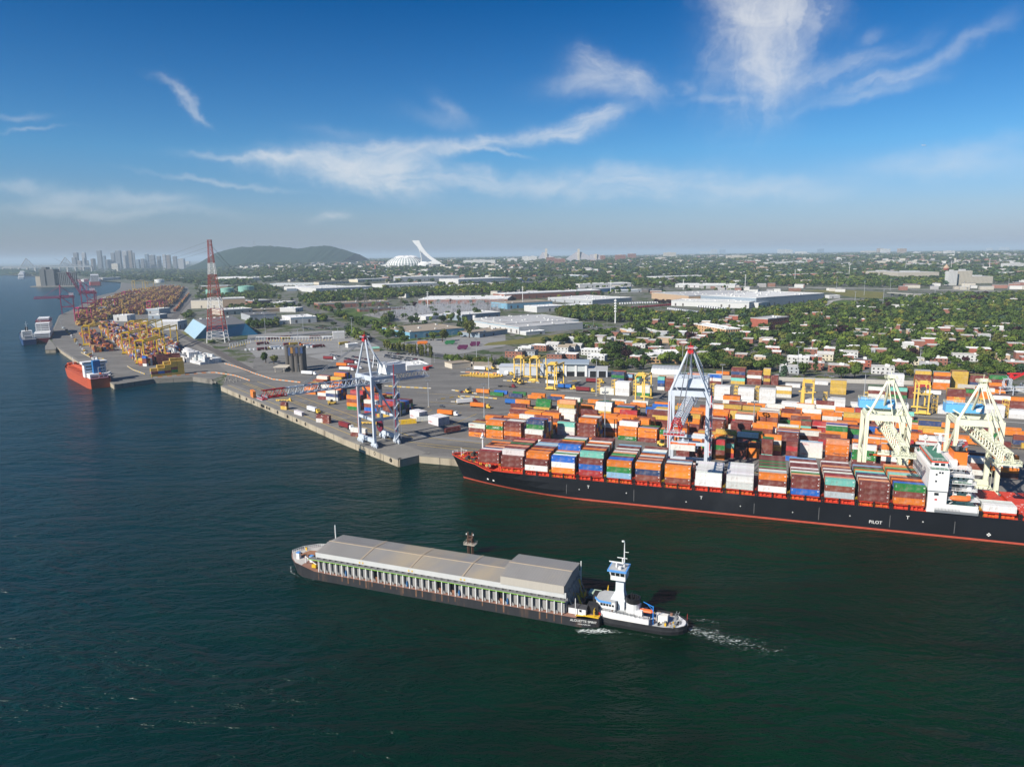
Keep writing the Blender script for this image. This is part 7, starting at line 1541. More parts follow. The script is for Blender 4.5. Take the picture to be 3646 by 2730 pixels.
# mountain and far ridge
HILLM = mat('forest_hill', (.02, .04, .026), .95, var=.25, scale=.012, spec=.05)
def ridge(name, pts, Y, dep, label):
 mb = MB(); rows = []; rr = random.Random(2)
 P0 = []
 for v, x, y in pts:
  p = far_at(v, x, Y); P0.append((p, max(2, ztop(p, v, x, y))))
 Q0 = []
 for (a, ha), (b, hb) in zip(P0, P0[1:]):
  for i in range(6): t = i / 6; Q0.append((a.lerp(b, t), (ha + (hb - ha) * t) * rr.uniform(.97, 1.03)))
 Q0.append(P0[-1])
 for f, dy in ((-.05, -1), (.35, -.62), (.7, -.32), (.93, -.1), (1, 0), (.9, .2), (.4, .7), (-.05, 1)):
  rows.append([(p.x, p.y + dy * dep, g(p.x, p.y + dy * dep) * (1 if f < 0 else 1) + h * f + (rr.uniform(-.04, .04) * h if 0 < f < 1 else 0)) for p, h in Q0])
 mb.loft(rows, 0, False, False); struct(mb.build(name, HILLM, smooth=True), label)
ridge('hill', [('A1', 1880, 240), ('A1', 1950, 190), ('A1', 2040, 164), ('A1', 2212, 146), ('A2', 60, 138), ('A2', 130, 134), ('A2', 240, 144), ('A2', 330, 152), ('A2', 420, 162), ('A2', 470, 158), ('A2', 540, 143), ('A2', 650, 135), ('A2', 720, 143), ('A2', 790, 164), ('A2', 850, 182), ('A2', 920, 205)], 7900, 900, 'wooded mountain behind the city')
ridge('hill', [('A1', -300, 355), ('A1', 0, 342), ('A1', 150, 340), ('A1', 300, 348), ('A1', 340, 372)], 6600, 120, 'wooded island in the river')
tag(MB().beam(far_at('A2', 45, 7900) + Vector((0, 0, 150)), far_at('A2', 45, 7900) + Vector((0, 0, ztop(far_at('A2', 45, 7900), 'A2', 45, 95))), 5).build('radio_mast', STEEL), 'thin radio mast on top of the mountain', 'mast')
# stadium with leaning tower
sp_ = at('A2', 1322, 318); un = sp_.y / FPX / (2212 / 900)      # metres per view pixel there
dist = sp_.y
st_ = thing('stadium', 'white ribbed oval stadium with a leaning curved tower', 'stadium', sp_, 0)
SWM = mat('stadium_white', (.72, .72, .7), .6, var=.04, scale=.02); hh = lambda y: (318 - y) * un
rx, ry = 172 * un, 120 * un
prof = [(1.0, 0), (1.0, hh(292)), (.9, hh(270)), (.74, hh(254)), (.62, hh(245))]
rib, gap = MB(), MB()
n = 40
for i in range(n):
 a0, a1, a2 = 2 * math.pi * i / n, 2 * math.pi * (i + .55) / n, 2 * math.pi * (i + 1) / n
 for (r0, z0), (r1, z1) in zip(prof, prof[1:]):
  for mb_, s, e, o in ((rib, a0, a1, 1.01), (gap, a1, a2, .985)):
   mb_.add([(rx * r0 * o * math.cos(s), ry * r0 * o * math.sin(s) + ry, z0), (rx * r0 * o * math.cos(e), ry * r0 * o * math.sin(e) + ry, z0), (rx * r1 * o * math.cos(e), ry * r1 * o * math.sin(e) + ry, z1), (rx * r1 * o * math.cos(s), ry * r1 * o * math.sin(s) + ry, z1)], [(0, 1, 2, 3)])
rib.build('rib', SWM, st_); gap.build('glazing', mat('stadium_glass', (.3, .36, .34), .4, var=.05), st_)
rings = [[(rx * .63 * r * math.cos(2 * math.pi * i / n) + 6 * un, ry * .63 * r * math.sin(2 * math.pi * i / n) + ry, z * (1 + .03 * math.cos(i * math.pi / 2) * (r > .2))) for i in range(n)] for r, z in ((1, hh(244)), (.8, hh(232)), (.5, hh(226)), (.2, hh(223)), (.02, hh(222)))]
MB().loft(rings, 0, True, False).build('roof', SHW, st_)
tw_ = MB(); gl_ = MB(); X0 = 1330
lv = [(98, 1409, 1470, 16), (122, 1426, 1480, 20), (150, 1452, 1494, 24), (180, 1467, 1515, 30), (210, 1477, 1540, 38), (240, 1481, 1574, 48), (266, 1480, 1614, 58), (300, 1476, 1668, 66)]
tw_.loft([[((a - X0) * un, -dd * .3 * un, hh(y)), ((b - X0) * un, -dd * .12 * un, hh(y)), ((b - X0) * un, dd * .12 * un, hh(y)), ((a - X0) * un, dd * .3 * un, hh(y))] for y, a, b, dd in lv])
two = tw_.build('tower', SWM, st_)
gl_.add([((a - X0) * un, -(dd * .31) * un - 1.5, hh(y)) for y, a, b, dd in [(182, 1474, 0, 30), (215, 1505, 0, 36), (245, 1540, 0, 40), (270, 1572, 0, 44), (285, 1490, 0, 64), (230, 1486, 0, 46)]], [(0, 1, 2, 3, 4, 5)]).build('glazing', facade('tower_glass', (.2, .25, .32)), two)
MB().loft([[(180 * un + 60 * un * r * math.cos(t), -20 * un + 26 * un * r * math.sin(t), z) for t in [2 * math.pi * i / 20 for i in range(20)]] for r, z in ((1, 0), (.9, hh(292)), (.3, hh(278)))]).build('podium', SWM, st_)
FOOT.append((sp_.x, sp_.y + ry, rx * 1.1)); FOOT.append((sp_.x + 200 * un, sp_.y, 120 * un))
# stepped pyramid flats
def pyramid(label, v, yb, x0, x1, xa0, xa1, yt, yspine, spx):
 p = at(v, (x0 + x1) / 2, yb); u = p.y / FPX / VIEWS[v][2]; xm = (x0 + x1) / 2
 t = thing('pyramid_flats', label, 'apartment block', p, 0, 'stepped pyramid flats'); n = 14; mb = MB()
 for i in range(n):
  f = i / n; a = x0 + (xa0 - x0) * f; b = x1 + (xa1 - x1) * f; mb.box((a - xm) * u, (b - xm) * u, i * u * 1.2, 46 * u, (yb - yt) * u * f - (4 if i == 0 else 0), (yb - yt) * u * (f + 1 / n))
 mb.build('terraces', facade('facade_lavender', (.43, .42, .45), 3, 6, .55), t)
 MB().box((spx - 9 - xm) * u, (spx + 9 - xm) * u, -2 * u, 14 * u, 0, (yb - yspine) * u).build('lift_tower', WALLS['beige'], t); FOOT.append((p.x, p.y + 20 * u, (x1 - x0) * u * .6))
pyramid('pale stepped pyramid flats, left one with slim lift tower', 'A3', 262, 278, 442, 325, 350, 195, 163, 356); pyramid('pale stepped pyramid flats, larger middle one with tall lift tower', 'A3', 272, 505, 815, 625, 660, 192, 166, 640); pyramid('pale stepped pyramid flats, small dark one behind', 'A3', 268, 730, 840, 745, 830, 212, 208, 790)
TW = 'high-rises of the distant city'
for v, a, b, yb, yt, c, wd in [('A3', 148, 218, 275, 230, 1, 'left of the pyramids'), ('A3', 205, 275, 275, 228, 1, 'right half of the white pair'), ('A3', 18, 100, 280, 248, 1, 'low and far left'), ('A3', 360, 430, 285, 236, 2, 'before the left pyramid'), ('A3', 430, 520, 300, 248, 2, 'between the pyramids'), ('A3', 832, 872, 268, 220, 2, 'right of the pyramids'), ('A3', 965, 1050, 268, 215, 2, 'brown stepped'), ('A3', 1075, 1140, 258, 205, 2, 'brown twin'), ('A3', 1395, 1490, 240, 195, 0, 'wide cream'), ('A3', 1320, 1400, 262, 238, 0, 'low cream'), ('A3', 1715, 1800, 205, 185, 1, 'pale distant pair'), ('A3', 1805, 1850, 205, 165, 0, 'slim distant'), ('A3', 1880, 1925, 205, 168, 4, 'blue distant'), ('A3', 1960, 2110, 255, 222, 0, 'long cream'), ('A3', 2105, 2185, 305, 268, 2, 'brown edge'), ('A3', 475, 490, 215, 178, 3, 'thin grey'), ('A3', 920, 938, 190, 160, 3, 'thin far'), ('A3', 1112, 1138, 190, 162, 0, 'far pale'), ('A3', 1150, 1290, 205, 190, 0, 'far low wide'),
  ('A4', 175, 235, 195, 158, 1, 'white left twin'), ('A4', 238, 285, 198, 162, 1, 'white right twin'), ('A4', 502, 546, 190, 154, 4, 'dark blue'), ('A4', 325, 405, 205, 178, 1, 'white stepped'), ('A4', 885, 990, 195, 172, 0, 'cream low'), ('A4', 998, 1040, 195, 150, 5, 'brown high'), ('A4', 1035, 1098, 198, 155, 1, 'white high'), ('A4', 1175, 1232, 198, 152, 5, 'tan high'), ('A4', 1305, 1350, 200, 180, 1, 'small white'), ('A4', 1475, 1530, 205, 178, 0, 'cream wedge'), ('A4', 1565, 1635, 205, 172, 1, 'white slab'), ('A4', 725, 835, 230, 210, 2, 'long brown'), ('A4', 2020, 2055, 165, 140, 1, 'horizon white'), ('A4', 2068, 2092, 165, 142, 1, 'horizon white second'), ('A4', 1915, 1950, 168, 148, 1, 'horizon small'), ('A4', 80, 215, 292, 268, 1, 'green edged white'), ('A4', 230, 410, 285, 262, 1, 'long white'), ('A4', 0, 75, 345, 305, 5, 'tan edge'), ('A4', 2095, 2260, 325, 275, 1, 'blue and white stepped'), ('A4', 1285, 1450, 300, 278, 1, 'long grey white'), ('A4', 2020, 2110, 250, 235, 0, 'low cream'),
  ('A2', 710, 765, 285, 260, 0, 'cream under mountain'), ('A2', 775, 800, 262, 236, 5, 'tan under mountain'), ('A2', 875, 925, 262, 242, 0, 'cream pair'), ('A2', 50, 105, 255, 205, 3, 'hazy under mountain'), ('A2', 195, 250, 230, 205, 3, 'grey under mountain'), ('A2', 500, 530, 230, 205, 5, 'slim under mountain'), ('A1', 1512, 1560, 305, 272, 0, 'cream left of pylon'), ('A1', 1615, 1655, 305, 272, 0, 'second cream left of pylon'), ('A1', 980, 1035, 358, 292, 0, 'cream silo-like'), ('A2', 1845, 2120, 298, 262, 1, 'long white stand')]:
 tower('apartment_tower', FNAME[c] + ' high-rise block, ' + wd, 'high-rise', v, a, b, yb, yt, c, TW)
# hospital hill
tower('hospital_tower', 'tall white tower with banner beside the expressway', 'high-rise', 'A4', 1578, 1650, 458, 342, 1); tower('hospital_tower', 'tall cream tower with roof lift block beside the expressway', 'high-rise', 'A4', 1655, 1772, 455, 338, 0); tower('hospital_wing', 'cream low wing right of the tall towers', 'hospital', 'A4', 1760, 1950, 440, 385, 0); tower('hospital_wing', 'long beige block with porch among trees', 'hospital', 'A4', 1158, 1500, 410, 350, 0); tower('hospital_wing', 'long beige block with grey roof left of the porch block', 'hospital', 'A4', 962, 1165, 385, 342, 0)
rt = at('A4', 1560, 370); u = rt.y / FPX / VIEWS['A4'][2]; rtt = thing('water_tower', 'round red brick tower with cone roof', 'tower', rt); MB().lathe([(17 * u, 0), (17 * u, 42 * u), (22 * u, 45 * u), (22 * u, 55 * u)], 14).build('shaft', WALLS['red'], rtt); MB().lathe([(25 * u, 55 * u), (1, 86 * u)], 14).build('roof', WALLS['tan'], rtt)
for i in range(11):
 a = 215 + i * 72; bld('row_house', 'red brick terrace block, %s from the depot end' % ORD[i], 'terrace', 'A4', (a, 402 - i * 3), (a + 58, 402 - i * 3), 368 - i * 2.4, 22, 'red', 'grey', group='red terrace behind the expressway')
for i in range(7):
 a = 500 + i * 28; bld('row_house', 'red brick block below the pyramids, %s along' % ORD[i], 'terrace', 'A3', (a, 362 - i), (a + 24, 362 - i), 340, 30, 'red', 'grey', group='red blocks below the pyramids')
# expressway piers and bridge decks
dkp = [at('A4', x, y) for x, y in ((1085, 545), (1300, 560), (1600, 560))]; ov = thing('overpass', 'pale concrete overpass with dark piers', 'bridge', dkp[0])
for a, b in zip(dkp, dkp[1:]): MB().beam(a - dkp[0] + Vector((0, 0, 8)), b - dkp[0] + Vector((0, 0, 8)), 14, 1.6).build('deck', CONCRD, ov)
for i in range(8): p = dkp[0].lerp(dkp[2], (i + .5) / 8) - dkp[0]; MB().box(p.x - 1.5, p.x + 1.5, p.y - 4, p.y + 4, p.z - 1, p.z + 7.2).build('pier', CONCRD, ov)
# poles
def pole(v, x, yb, yt, label, arms=3, r=.9, m=None, name='utility_pole'):
 p = at(v, x, yb); h = ztop(p, v, x, yt); o = MB().cyl((0, 0, 0), (0, 0, h), r, r * .5, 6)
 for i in range(arms): z = h * (.97 - .11 * i); o.beam((-h * .07, 0, z), (h * .07, 0, z), r * .7)
 tag(o.build(name, m or SHW, None, p), label, 'pole', 'tall white poles of the power line')
for v, x, yb, yt, wd in [('A3', 150, 615, 490, 'before the brown warehouse'), ('A3', 920, 555, 440, 'beside the blue hall'), ('A3', 1555, 520, 430, 'at the white plant'), ('A3', 2095, 515, 385, 'beyond the large depot'), ('A4', 303, 425, 325, 'above the tan hall'), ('A4', 753, 395, 285, 'amid the red terrace'), ('A4', 1225, 338, 255, 'behind the beige block'), ('A4', 1603, 330, 250, 'behind the white tower'), ('A4', 1920, 330, 235, 'far right one'), ('A2', 1533, 700, 535, 'in the substation')]: pole(v, x, yb, yt, 'tall white power pole ' + wd)
pole('A3', 960, 812, 600, 'thick white cell mast with panels above the wood', 0, 1.1, name='cell_mast'); cp = at('A3', 960, 812); ch_ = ztop(cp, 'A3', 960, 605); o = MB()
for i in range(5): o.lathe([(2.2, ch_ - 3 - i * 4.5), (2.2, ch_ - .8 - i * 4.5)], 6)
o.build('antenna_panel', SHW, bpy.data.objects['cell_mast'])
for v, x, yb, yt, wd in [('A4', 650, 492, 395, 'first'), ('A4', 880, 542, 430, 'second'), ('A4', 1097, 502, 400, 'third'), ('A4', 1470, 527, 435, 'fourth'), ('A4', 803, 612, 515, 'fifth'), ('A4', 1040, 588, 500, 'sixth'), ('A4', 1710, 500, 425, 'seventh'), ('A4', 2080, 490, 405, 'eighth')]:
 p = at(v, x, yb); h = ztop(p, v, x, yt); tag(MB().cyl((0, 0, 0), (0, 0, h), .5, .3, 6).torus((0, 0, h), (0, 0, 1), 1.6, .5, 8, 5).build('light_mast', MASTM, None, p), 'expressway light mast, %s from the depot' % wd, 'light mast', 'expressway light masts')
def street_lamp(v, x, yb, yt, wd):
 p = at(v, x, yb); h = ztop(p, v, x, yt); tag(MB().cyl((0, 0, 0), (0, 0, h), .18, .12, 6).beam((0, 0, h), (2.4, 0, h + .5), .14).box(2.0, 3.2, -.2, .2, h + .4, h + .6).build('street_lamp', MASTM, None, p), 'curved grey street lamp ' + wd, 'street lamp', 'street lamps')
for x, yb, yt, wd in ((888, 842, 775, 'first along the road behind houses'), (1118, 832, 770, 'second along the road behind houses'), (1195, 838, 782, 'third along the road behind houses'), (1255, 830, 775, 'fourth along the road behind houses'), (1345, 820, 750, 'fifth along the road behind houses'), (770, 835, 760, 'beside the logistics lawn')): street_lamp('A3', x, yb, yt, wd)
for x, yb, yt, wd in ((1378, 985, 908, 'left of the blue warehouse trees'), (1438, 960, 905, 'before the blue warehouse door'), (1500, 965, 900, 'right of the blue warehouse door'), (1745, 960, 890, 'before the blue warehouse end'), (400, 1240, 1170, 'at the silo foot'), (780, 1130, 1010, 'on the lot behind the crane'), (958, 1180, 1095, 'at the crane head'), (1075, 1190, 1085, 'at the car rows'), (1590, 1160, 1080, 'beside the tree screen')): street_lamp('A2', x, yb, yt, wd)
# substation: rows of thin gantries and pylons
def pylon(v, x, yb, yt, wd, m=None, w0=.13):
 p = at(v, x, yb); h = ztop(p, v, x, yt); b = h * w0; mb = MB()
 lv_ = [0, .25, .45, .62, .76, .88, 1.0]
 wd_ = lambda f: b * (1 - f) ** 1.1 + .6
 for f0, f1 in zip(lv_, lv_[1:]):
  c0 = [(sx * wd_(f0), sy * wd_(f0), f0 * h) for sx, sy in ((-1, -1), (1, -1), (1, 1), (-1, 1))]; c1 = [(sx * wd_(f1), sy * wd_(f1), f1 * h) for sx, sy in ((-1, -1), (1, -1), (1, 1), (-1, 1))]
  for i in range(4): mb.beam(c0[i], c1[i], .4); mb.beam(c0[i], c1[(i + 1) % 4], .25); mb.beam(c0[(i + 1) % 4], c1[i], .25)
 for f in (.72, .84, .95): mb.beam((-h * .16, 0, f * h), (h * .16, 0, f * h), .5)
 tag(mb.build('pylon', m or mat('pylon_steel', (.14, .13, .12), .6, var=.1), None, p), wd, 'pylon', 'lattice pylons at the substation')
for x, yb, yt, wd in ((920, 705, 585, 'first at the grass field'), (995, 760, 545, 'second in the grass field'), (1085, 740, 600, 'third before the substation'), (1165, 800, 620, 'dark one in the trees'), (1300, 700, 600, 'fourth at the gravel'), (2060, 730, 610, 'far right of the substation')): pylon('A2', x, yb, yt, 'steel lattice pylon, ' + wd)
sb = MB(); sr_ = random.Random(9); SUB = A2('A2', [(1120, 760), (1450, 660), (2150, 645), (2160, 705), (1480, 790), (1260, 780)])
xs = [p.x for p in SUB]; ys = [p.y for p in SUB]; o0 = Vector((sum(xs) / 6, sum(ys) / 6, 0)); o0.z = g(o0.x, o0.y)
for _ in range(900):
 x, y = sr_.uniform(min(xs), max(xs)), sr_.uniform(min(ys), max(ys))
 if not inside((x, y), SUB): continue
 z = g(x, y) - o0.z; h = sr_.choice((4, 5, 6, 9, 13)); x -= o0.x; y -= o0.y
 sb.beam((x, y, z), (x, y, z + h), .5)
 if h > 8: sb.beam((x, y, z + h), (x + 14, y + 2, z + h), .5).beam((x + 14, y + 2, z), (x + 14, y + 2, z + h), .5)
 else: sb.box(x - .8, x + .8, y - .8, y + .8, z + h * .6, z + h * .85)
tag(sb.build('substation', mat('substation_steel', (.32, .33, .36), .6, var=.2, scale=.05), None, o0), 'field of grey switchgear posts and gantries on gravel', 'substation')
pole('A2', 1075, 362, 300, 'pair of brown brick chimneys in the plain', 0, 9, WALLS['brick'], 'chimney')
# round tanks
def tank(v, x0, x1, yb, yt, m, label):
 p = at(v, (x0 + x1) / 2, yb); u = p.y / FPX / VIEWS[v][2]; r = (x1 - x0) / 2 * u; h = ztop(p, v, (x0 + x1) / 2, yt); t = thing('storage_tank', label, 'tank', p + Vector((0, r, 0)), 0, 'round storage tanks')
 MB().lathe([(r, -1), (r, h)], 22).build('shell', m, t); MB().lathe([(r * 1.01, h), (.1, h + r * .1)], 22).build('roof', ROOFS['green'] if m is TKG else ROOFS['white'], t)
TKG = mat('tank_green', (.2, .4, .33), .6, var=.05)
tank('A1', 1785, 1880, 562, 520, TKG, 'pale green tank left of the pylon foot'); tank('A1', 1915, 2025, 565, 508, TKG, 'pale green tank right of the pylon'); tank('A1', 2065, 2200, 545, 492, TKG, 'pale green tank farthest from the river'); tank('A1', 1338, 1415, 460, 432, SHW, 'white tank beside the far containers'); tank('A1', 1560, 1600, 440, 415, SHW, 'small white tank beyond the railway'); tank('A2', 1925, 1955, 800, 745, SHW, 'white twin tank at the white plant'); tank('A3', 1345, 1370, 495, 450, MASTM, 'grey metal silo in the far field')
# ------------------------------------------------------------------ the red and white lattice tower
tp = (at('A1', 1855, 1010) + at('A1', 1960, 945)) / 2; tp.z = 4.5; TH_ = ztop(tp, 'A1', 1832, 85)
lt = thing('transmission_tower', 'tall red and white lattice transmission tower by the railway', 'tower', tp, R(8)); TR, TWm = mat('tower_red', (.3, .045, .03), .6, var=.05), mat('tower_white', (.7, .7, .68), .6, var=.05)
wt = lambda f: 2.3 + 10.2 * (1 - f) ** 1.35
NB = 9; nlv = 27
for bnd in range(NB):
 mb = MB()
 for i in range(nlv // NB):
  f0, f1 = (bnd * 3 + i) / nlv, (bnd * 3 + i + 1) / nlv; a, b = wt(f0), wt(f1); z0, z1 = f0 * TH_, f1 * TH_
  c0 = [(sx * a, sy * a, z0) for sx, sy in ((-1, -1), (1, -1), (1, 1), (-1, 1))]; c1 = [(sx * b, sy * b, z1) for sx, sy in ((-1, -1), (1, -1), (1, 1), (-1, 1))]; th_ = .6 * (1 - f0) + .45
  for k in range(4):
   mb.beam(c0[k], c1[k], th_); mb.beam(c0[k], c1[(k + 1) % 4], .26); mb.beam(c0[(k + 1) % 4], c1[k], .26); mb.beam(c1[k], c1[(k + 1) % 4], .3)
 if bnd == NB - 1: mb.box(-3, 3, -3, 3, TH_ - .6, TH_).box(-2.8, 2.8, -2.8, 2.8, TH_ - 7, TH_ - 6.6)
 mb.build('tower_section', TWm if bnd in (0, 3, 6) else TR, lt)
wr = MB()
for (a, dz) in (((-3, 0), -2), ((3, 0), -8), ((0, 3), -14)):
 for end in (far_at('A1', 500, 2600) + Vector((0, 0, 130)), far_at('A2', 300, 1900) + Vector((0, 0, 45))):
  s = tp + Vector((a[0], a[1], TH_ + dz)); pts = [s.lerp(end, i / 10) - Vector((0, 0, 38 * 4 * (i / 10) * (1 - i / 10))) for i in range(11)]
  for p, q in zip(pts, pts[1:]): wr.beam(p, q, .16)
tag(wr.build('power_line', CDARK), 'thin power cables sagging from the red and white tower', 'cable')
# ------------------------------------------------------------------ left terminal stacks (past the first three hundred boxes)
lp, lq2 = at('A1', 905, 890), at('A1', 1210, 1175); LU = (lq2 - lp); LU.z = 0; LU.normalize(); LV = Vector((-LU.y, LU.x, 0)); LA = math.atan2(LU.y, LU.x)
lr_ = random.Random(13)
def lblock(v, a, b, wide, pal, tiers, L=6.06, skip=.06, z0=4.5):
 p, q = at(v, *a), at(v, *b); L_ = (q - p).length; n = int(L_ / (L + .35)); d = (q - p).normalized(); d.z = 0; an = math.atan2(d.y, d.x); nn = Vector((-d.y, d.x, 0))
 hcur = [lr_.choice(tiers) for _ in range(wide)]
 for i in range(n):
  for j in range(wide):
   if lr_.random() < .35: hcur[j] = lr_.choice(tiers)
   if lr_.random() < skip: continue
   for t in range(hcur[j]):
    if t < hcur[j] - 2 and 0 < j < wide - 1 and 0 < i < n - 1: continue
    pos = p + d * (i * (L + .35)) + nn * (j * 2.75); stuffc(lr_.choice(pal), (pos.x, pos.y, z0 + .05 + t * CH), an, L)
MIX = 'mmmooyykwrbnemmy'
lblock('A1', (905, 895), (1215, 1180), 9, MIX, (2, 3, 3, 4)); lblock('A1', (1090, 850), (1420, 1085), 8, MIX, (2, 3, 3)); lblock('A1', (1250, 870), (1500, 1050), 4, MIX, (2, 3)); lblock('A1', (690, 905), (830, 1070), 8, 'mmmkoyn', (1, 2, 3, 2)); lblock('A1', (860, 850), (905, 890), 9, MIX, (3, 4)); lblock('A1', (1120, 830), (1180, 870), 10, 'yyow', (2, 3))
lblock('A1', (1215, 1185), (1290, 1190), 6, MIX, (3, 4)); lblock('A1', (1430, 1085), (1500, 1090), 5, MIX, (2, 3))
YS = at('A1', 1330, 1288); ye = at('A1', 1655, 1255); yd = (ye - YS); yn = int(yd.length / 6.3); yd.normalize(); ya_ = math.atan2(yd.y, yd.x); ynn = Vector((-yd.y, yd.x, 0))
for i in range(yn):
 for r in range(3):
  hN = min(5, 2 + int(i * 1.2)) if r == 0 else min(6, 3 + int(i * 1.2))
  for t in range(hN):
   pos = YS + yd * i * 6.3 + ynn * r * 2.7; stuffc(lr_.choice('yyyyyyym' if t > 1 else 'yyymmbg'), (pos.x, pos.y, 4.6 + t * CH), ya_, 6.06)
lblock('A1', (1505, 1110), (1640, 1160), 8, 'WWWWW', (2, 3, 1, 4), 6.06, .25); lblock('A1', (1640, 1150), (1760, 1180), 9, 'WWWWe', (2, 3, 1), 6.06, .2); lblock('A1', (1380, 1180), (1620, 1160), 3, 'mmmr', (3, 4), 12.19)
fp_o, fp_e = at('A1', 1440, 720), at('A1', 1600, 560); fd = (fp_e - fp_o); fd.z = 0; fd.normalize(); fn_ = Vector((-fd.y, fd.x, 0)); fa_ = math.atan2(fd.y, fd.x)
FPOLY = W0 = A2('A1', [(690, 850), (665, 760), (850, 645), (1000, 590), (1130, 545), (1340, 515), (1490, 495), (1620, 510), (1560, 610), (1440, 705), (1400, 690), (1280, 690), (1270, 740), (1130, 745), (1000, 745), (960, 790), (880, 800), (880, 850)])
for lane in range(-2, 16):
 for i in range(-34, 130):
  if (i + lane * 5) % 23 < 2: continue
  pal = lr_.choice(('yyyym', 'yymmk', 'yymmm', 'mmkyw', 'yyymk')) if lane > 3 else 'ymkmy'
  for j in range(7):
   pos = fp_o + fd * (i * 12.7) + fn_ * (lane * 31 + j * 2.75)
   if not inside(pos, FPOLY): continue
   hN = lr_.choice((1, 2, 3, 3, 4, 3))
   for t in range(max(0, hN - 2), hN) if 0 < j < 6 else range(hN): stuffc(lr_.choice(pal), (pos.x, pos.y, 4.6 + t * CH), fa_, 12.19)
lblock('A1', (1420, 700), (1590, 545), 3, 'yyymk', (1, 2), 12.19, .1); lblock('A1', (1540, 710), (1660, 560), 2, 'ymko', (1, 2), 12.19, .05); lblock('A1', (690, 830), (890, 815), 6, 'yyyymm', (3, 4, 4), 12.19, .03)
for i in range(26): p = at('A1', lr_.uniform(520, 980), 0 + 760); pos = at('A1', 560 + i * 16 + lr_.uniform(-8, 8), 860 + i * 17); stuffc(lr_.choice('WWemy'), (pos.x, pos.y, 4.7), fa_ + lr_.uniform(-.3, .3), lr_.choice((5, 8, 12)), 2.2, 2.2)
for a, b in (((880, 715), (940, 712)),): lblock('A1', a, b, 3, 'We', (4, 4), 6.06, 0)
# yellow rail gantries of the left terminal
LYEL = mat('gantry_ochre', (.5, .33, .01), .5, var=.05)
rp0 = None
for i, (bl_, br_, yt, wd) in enumerate((((1200, 1172), (1385, 1112), 985, 'nearest of the left terminal'), ((1080, 1085), (1230, 1030), 915, 'second from the orange ship'), ((1350, 1040), (1500, 985), 880, 'at the railway side'), ((1240, 985), (1375, 930), 832, 'behind the railway side one'), ((735, 1012), (895, 960), 855, 'on the river side rows'), ((1130, 900), (1250, 870), 810, 'farthest ochre one'))):
 a, b = at('A1', *bl_), at('A1', *br_); d = b - a; rz = math.atan2(d.y, d.x) - R(90); span = d.length; h = ztop(a, 'A1', bl_[0], yt)
 rtg_proto(LYEL, span, 9, h, 'ochre gantry crane, ' + wd, 'ochre gantry cranes of the left terminal', a, rz, heavy=1.15)
# magenta quay cranes
def mag(x, y, yt, lb, raised=0.0, rx=0):
 p = at('A1', x, y); d = at('A1', 520, 745) - at('A1', 650, 690); k = ztop(p, 'A1', x - rx, yt) / 69.0
 t = sts('gantry_crane', lb, p, math.atan2(d.y, d.x) + R(8), W=17, gg=26, house=(SHW, -4, 4, 18, 28, 44, 50), M=CMAG, tipM=CMAG, apexM=CMAG, reach=52, back=30, group='magenta quay cranes', tail=False, raised=raised, bt=1.0); t.scale = (k, k, k)
mag(545, 735, 482, 'magenta quay crane with boom level over the river'); mag(725, 705, 435, 'magenta quay crane with boom raised high', R(66)); mag(770, 660, 475, 'second magenta quay crane with boom raised', R(66))
for x0, x1, y, yt in ((660, 770, 800, 690), (870, 1010, 700, 610), (1290, 1400, 690, 630), (1070, 1200, 590, 545), (1160, 1250, 520, 450), (1275, 1345, 510, 460)):
 a, b = at('A1', x0, y), at('A1', x1, y - 12); d = b - a; rtg_proto(CMAG if y > 560 else LYEL, d.length, 10, ztop(a, 'A1', x0, yt), 'far %s stacking gantry among ochre boxes at %s' % (('magenta', 'the nearest rows') if y > 750 else ('magenta', 'the quay rows') if x0 < 1000 and y > 600 else ('magenta', 'the white office') if x0 > 1200 and y > 560 else ('magenta', 'the basin') if y > 560 else ('ochre', 'the basin end') if x0 < 1200 else ('ochre', 'the white tank')), 'far stacking gantries', a, math.atan2(d.y, d.x) - R(90), heavy=1.2)
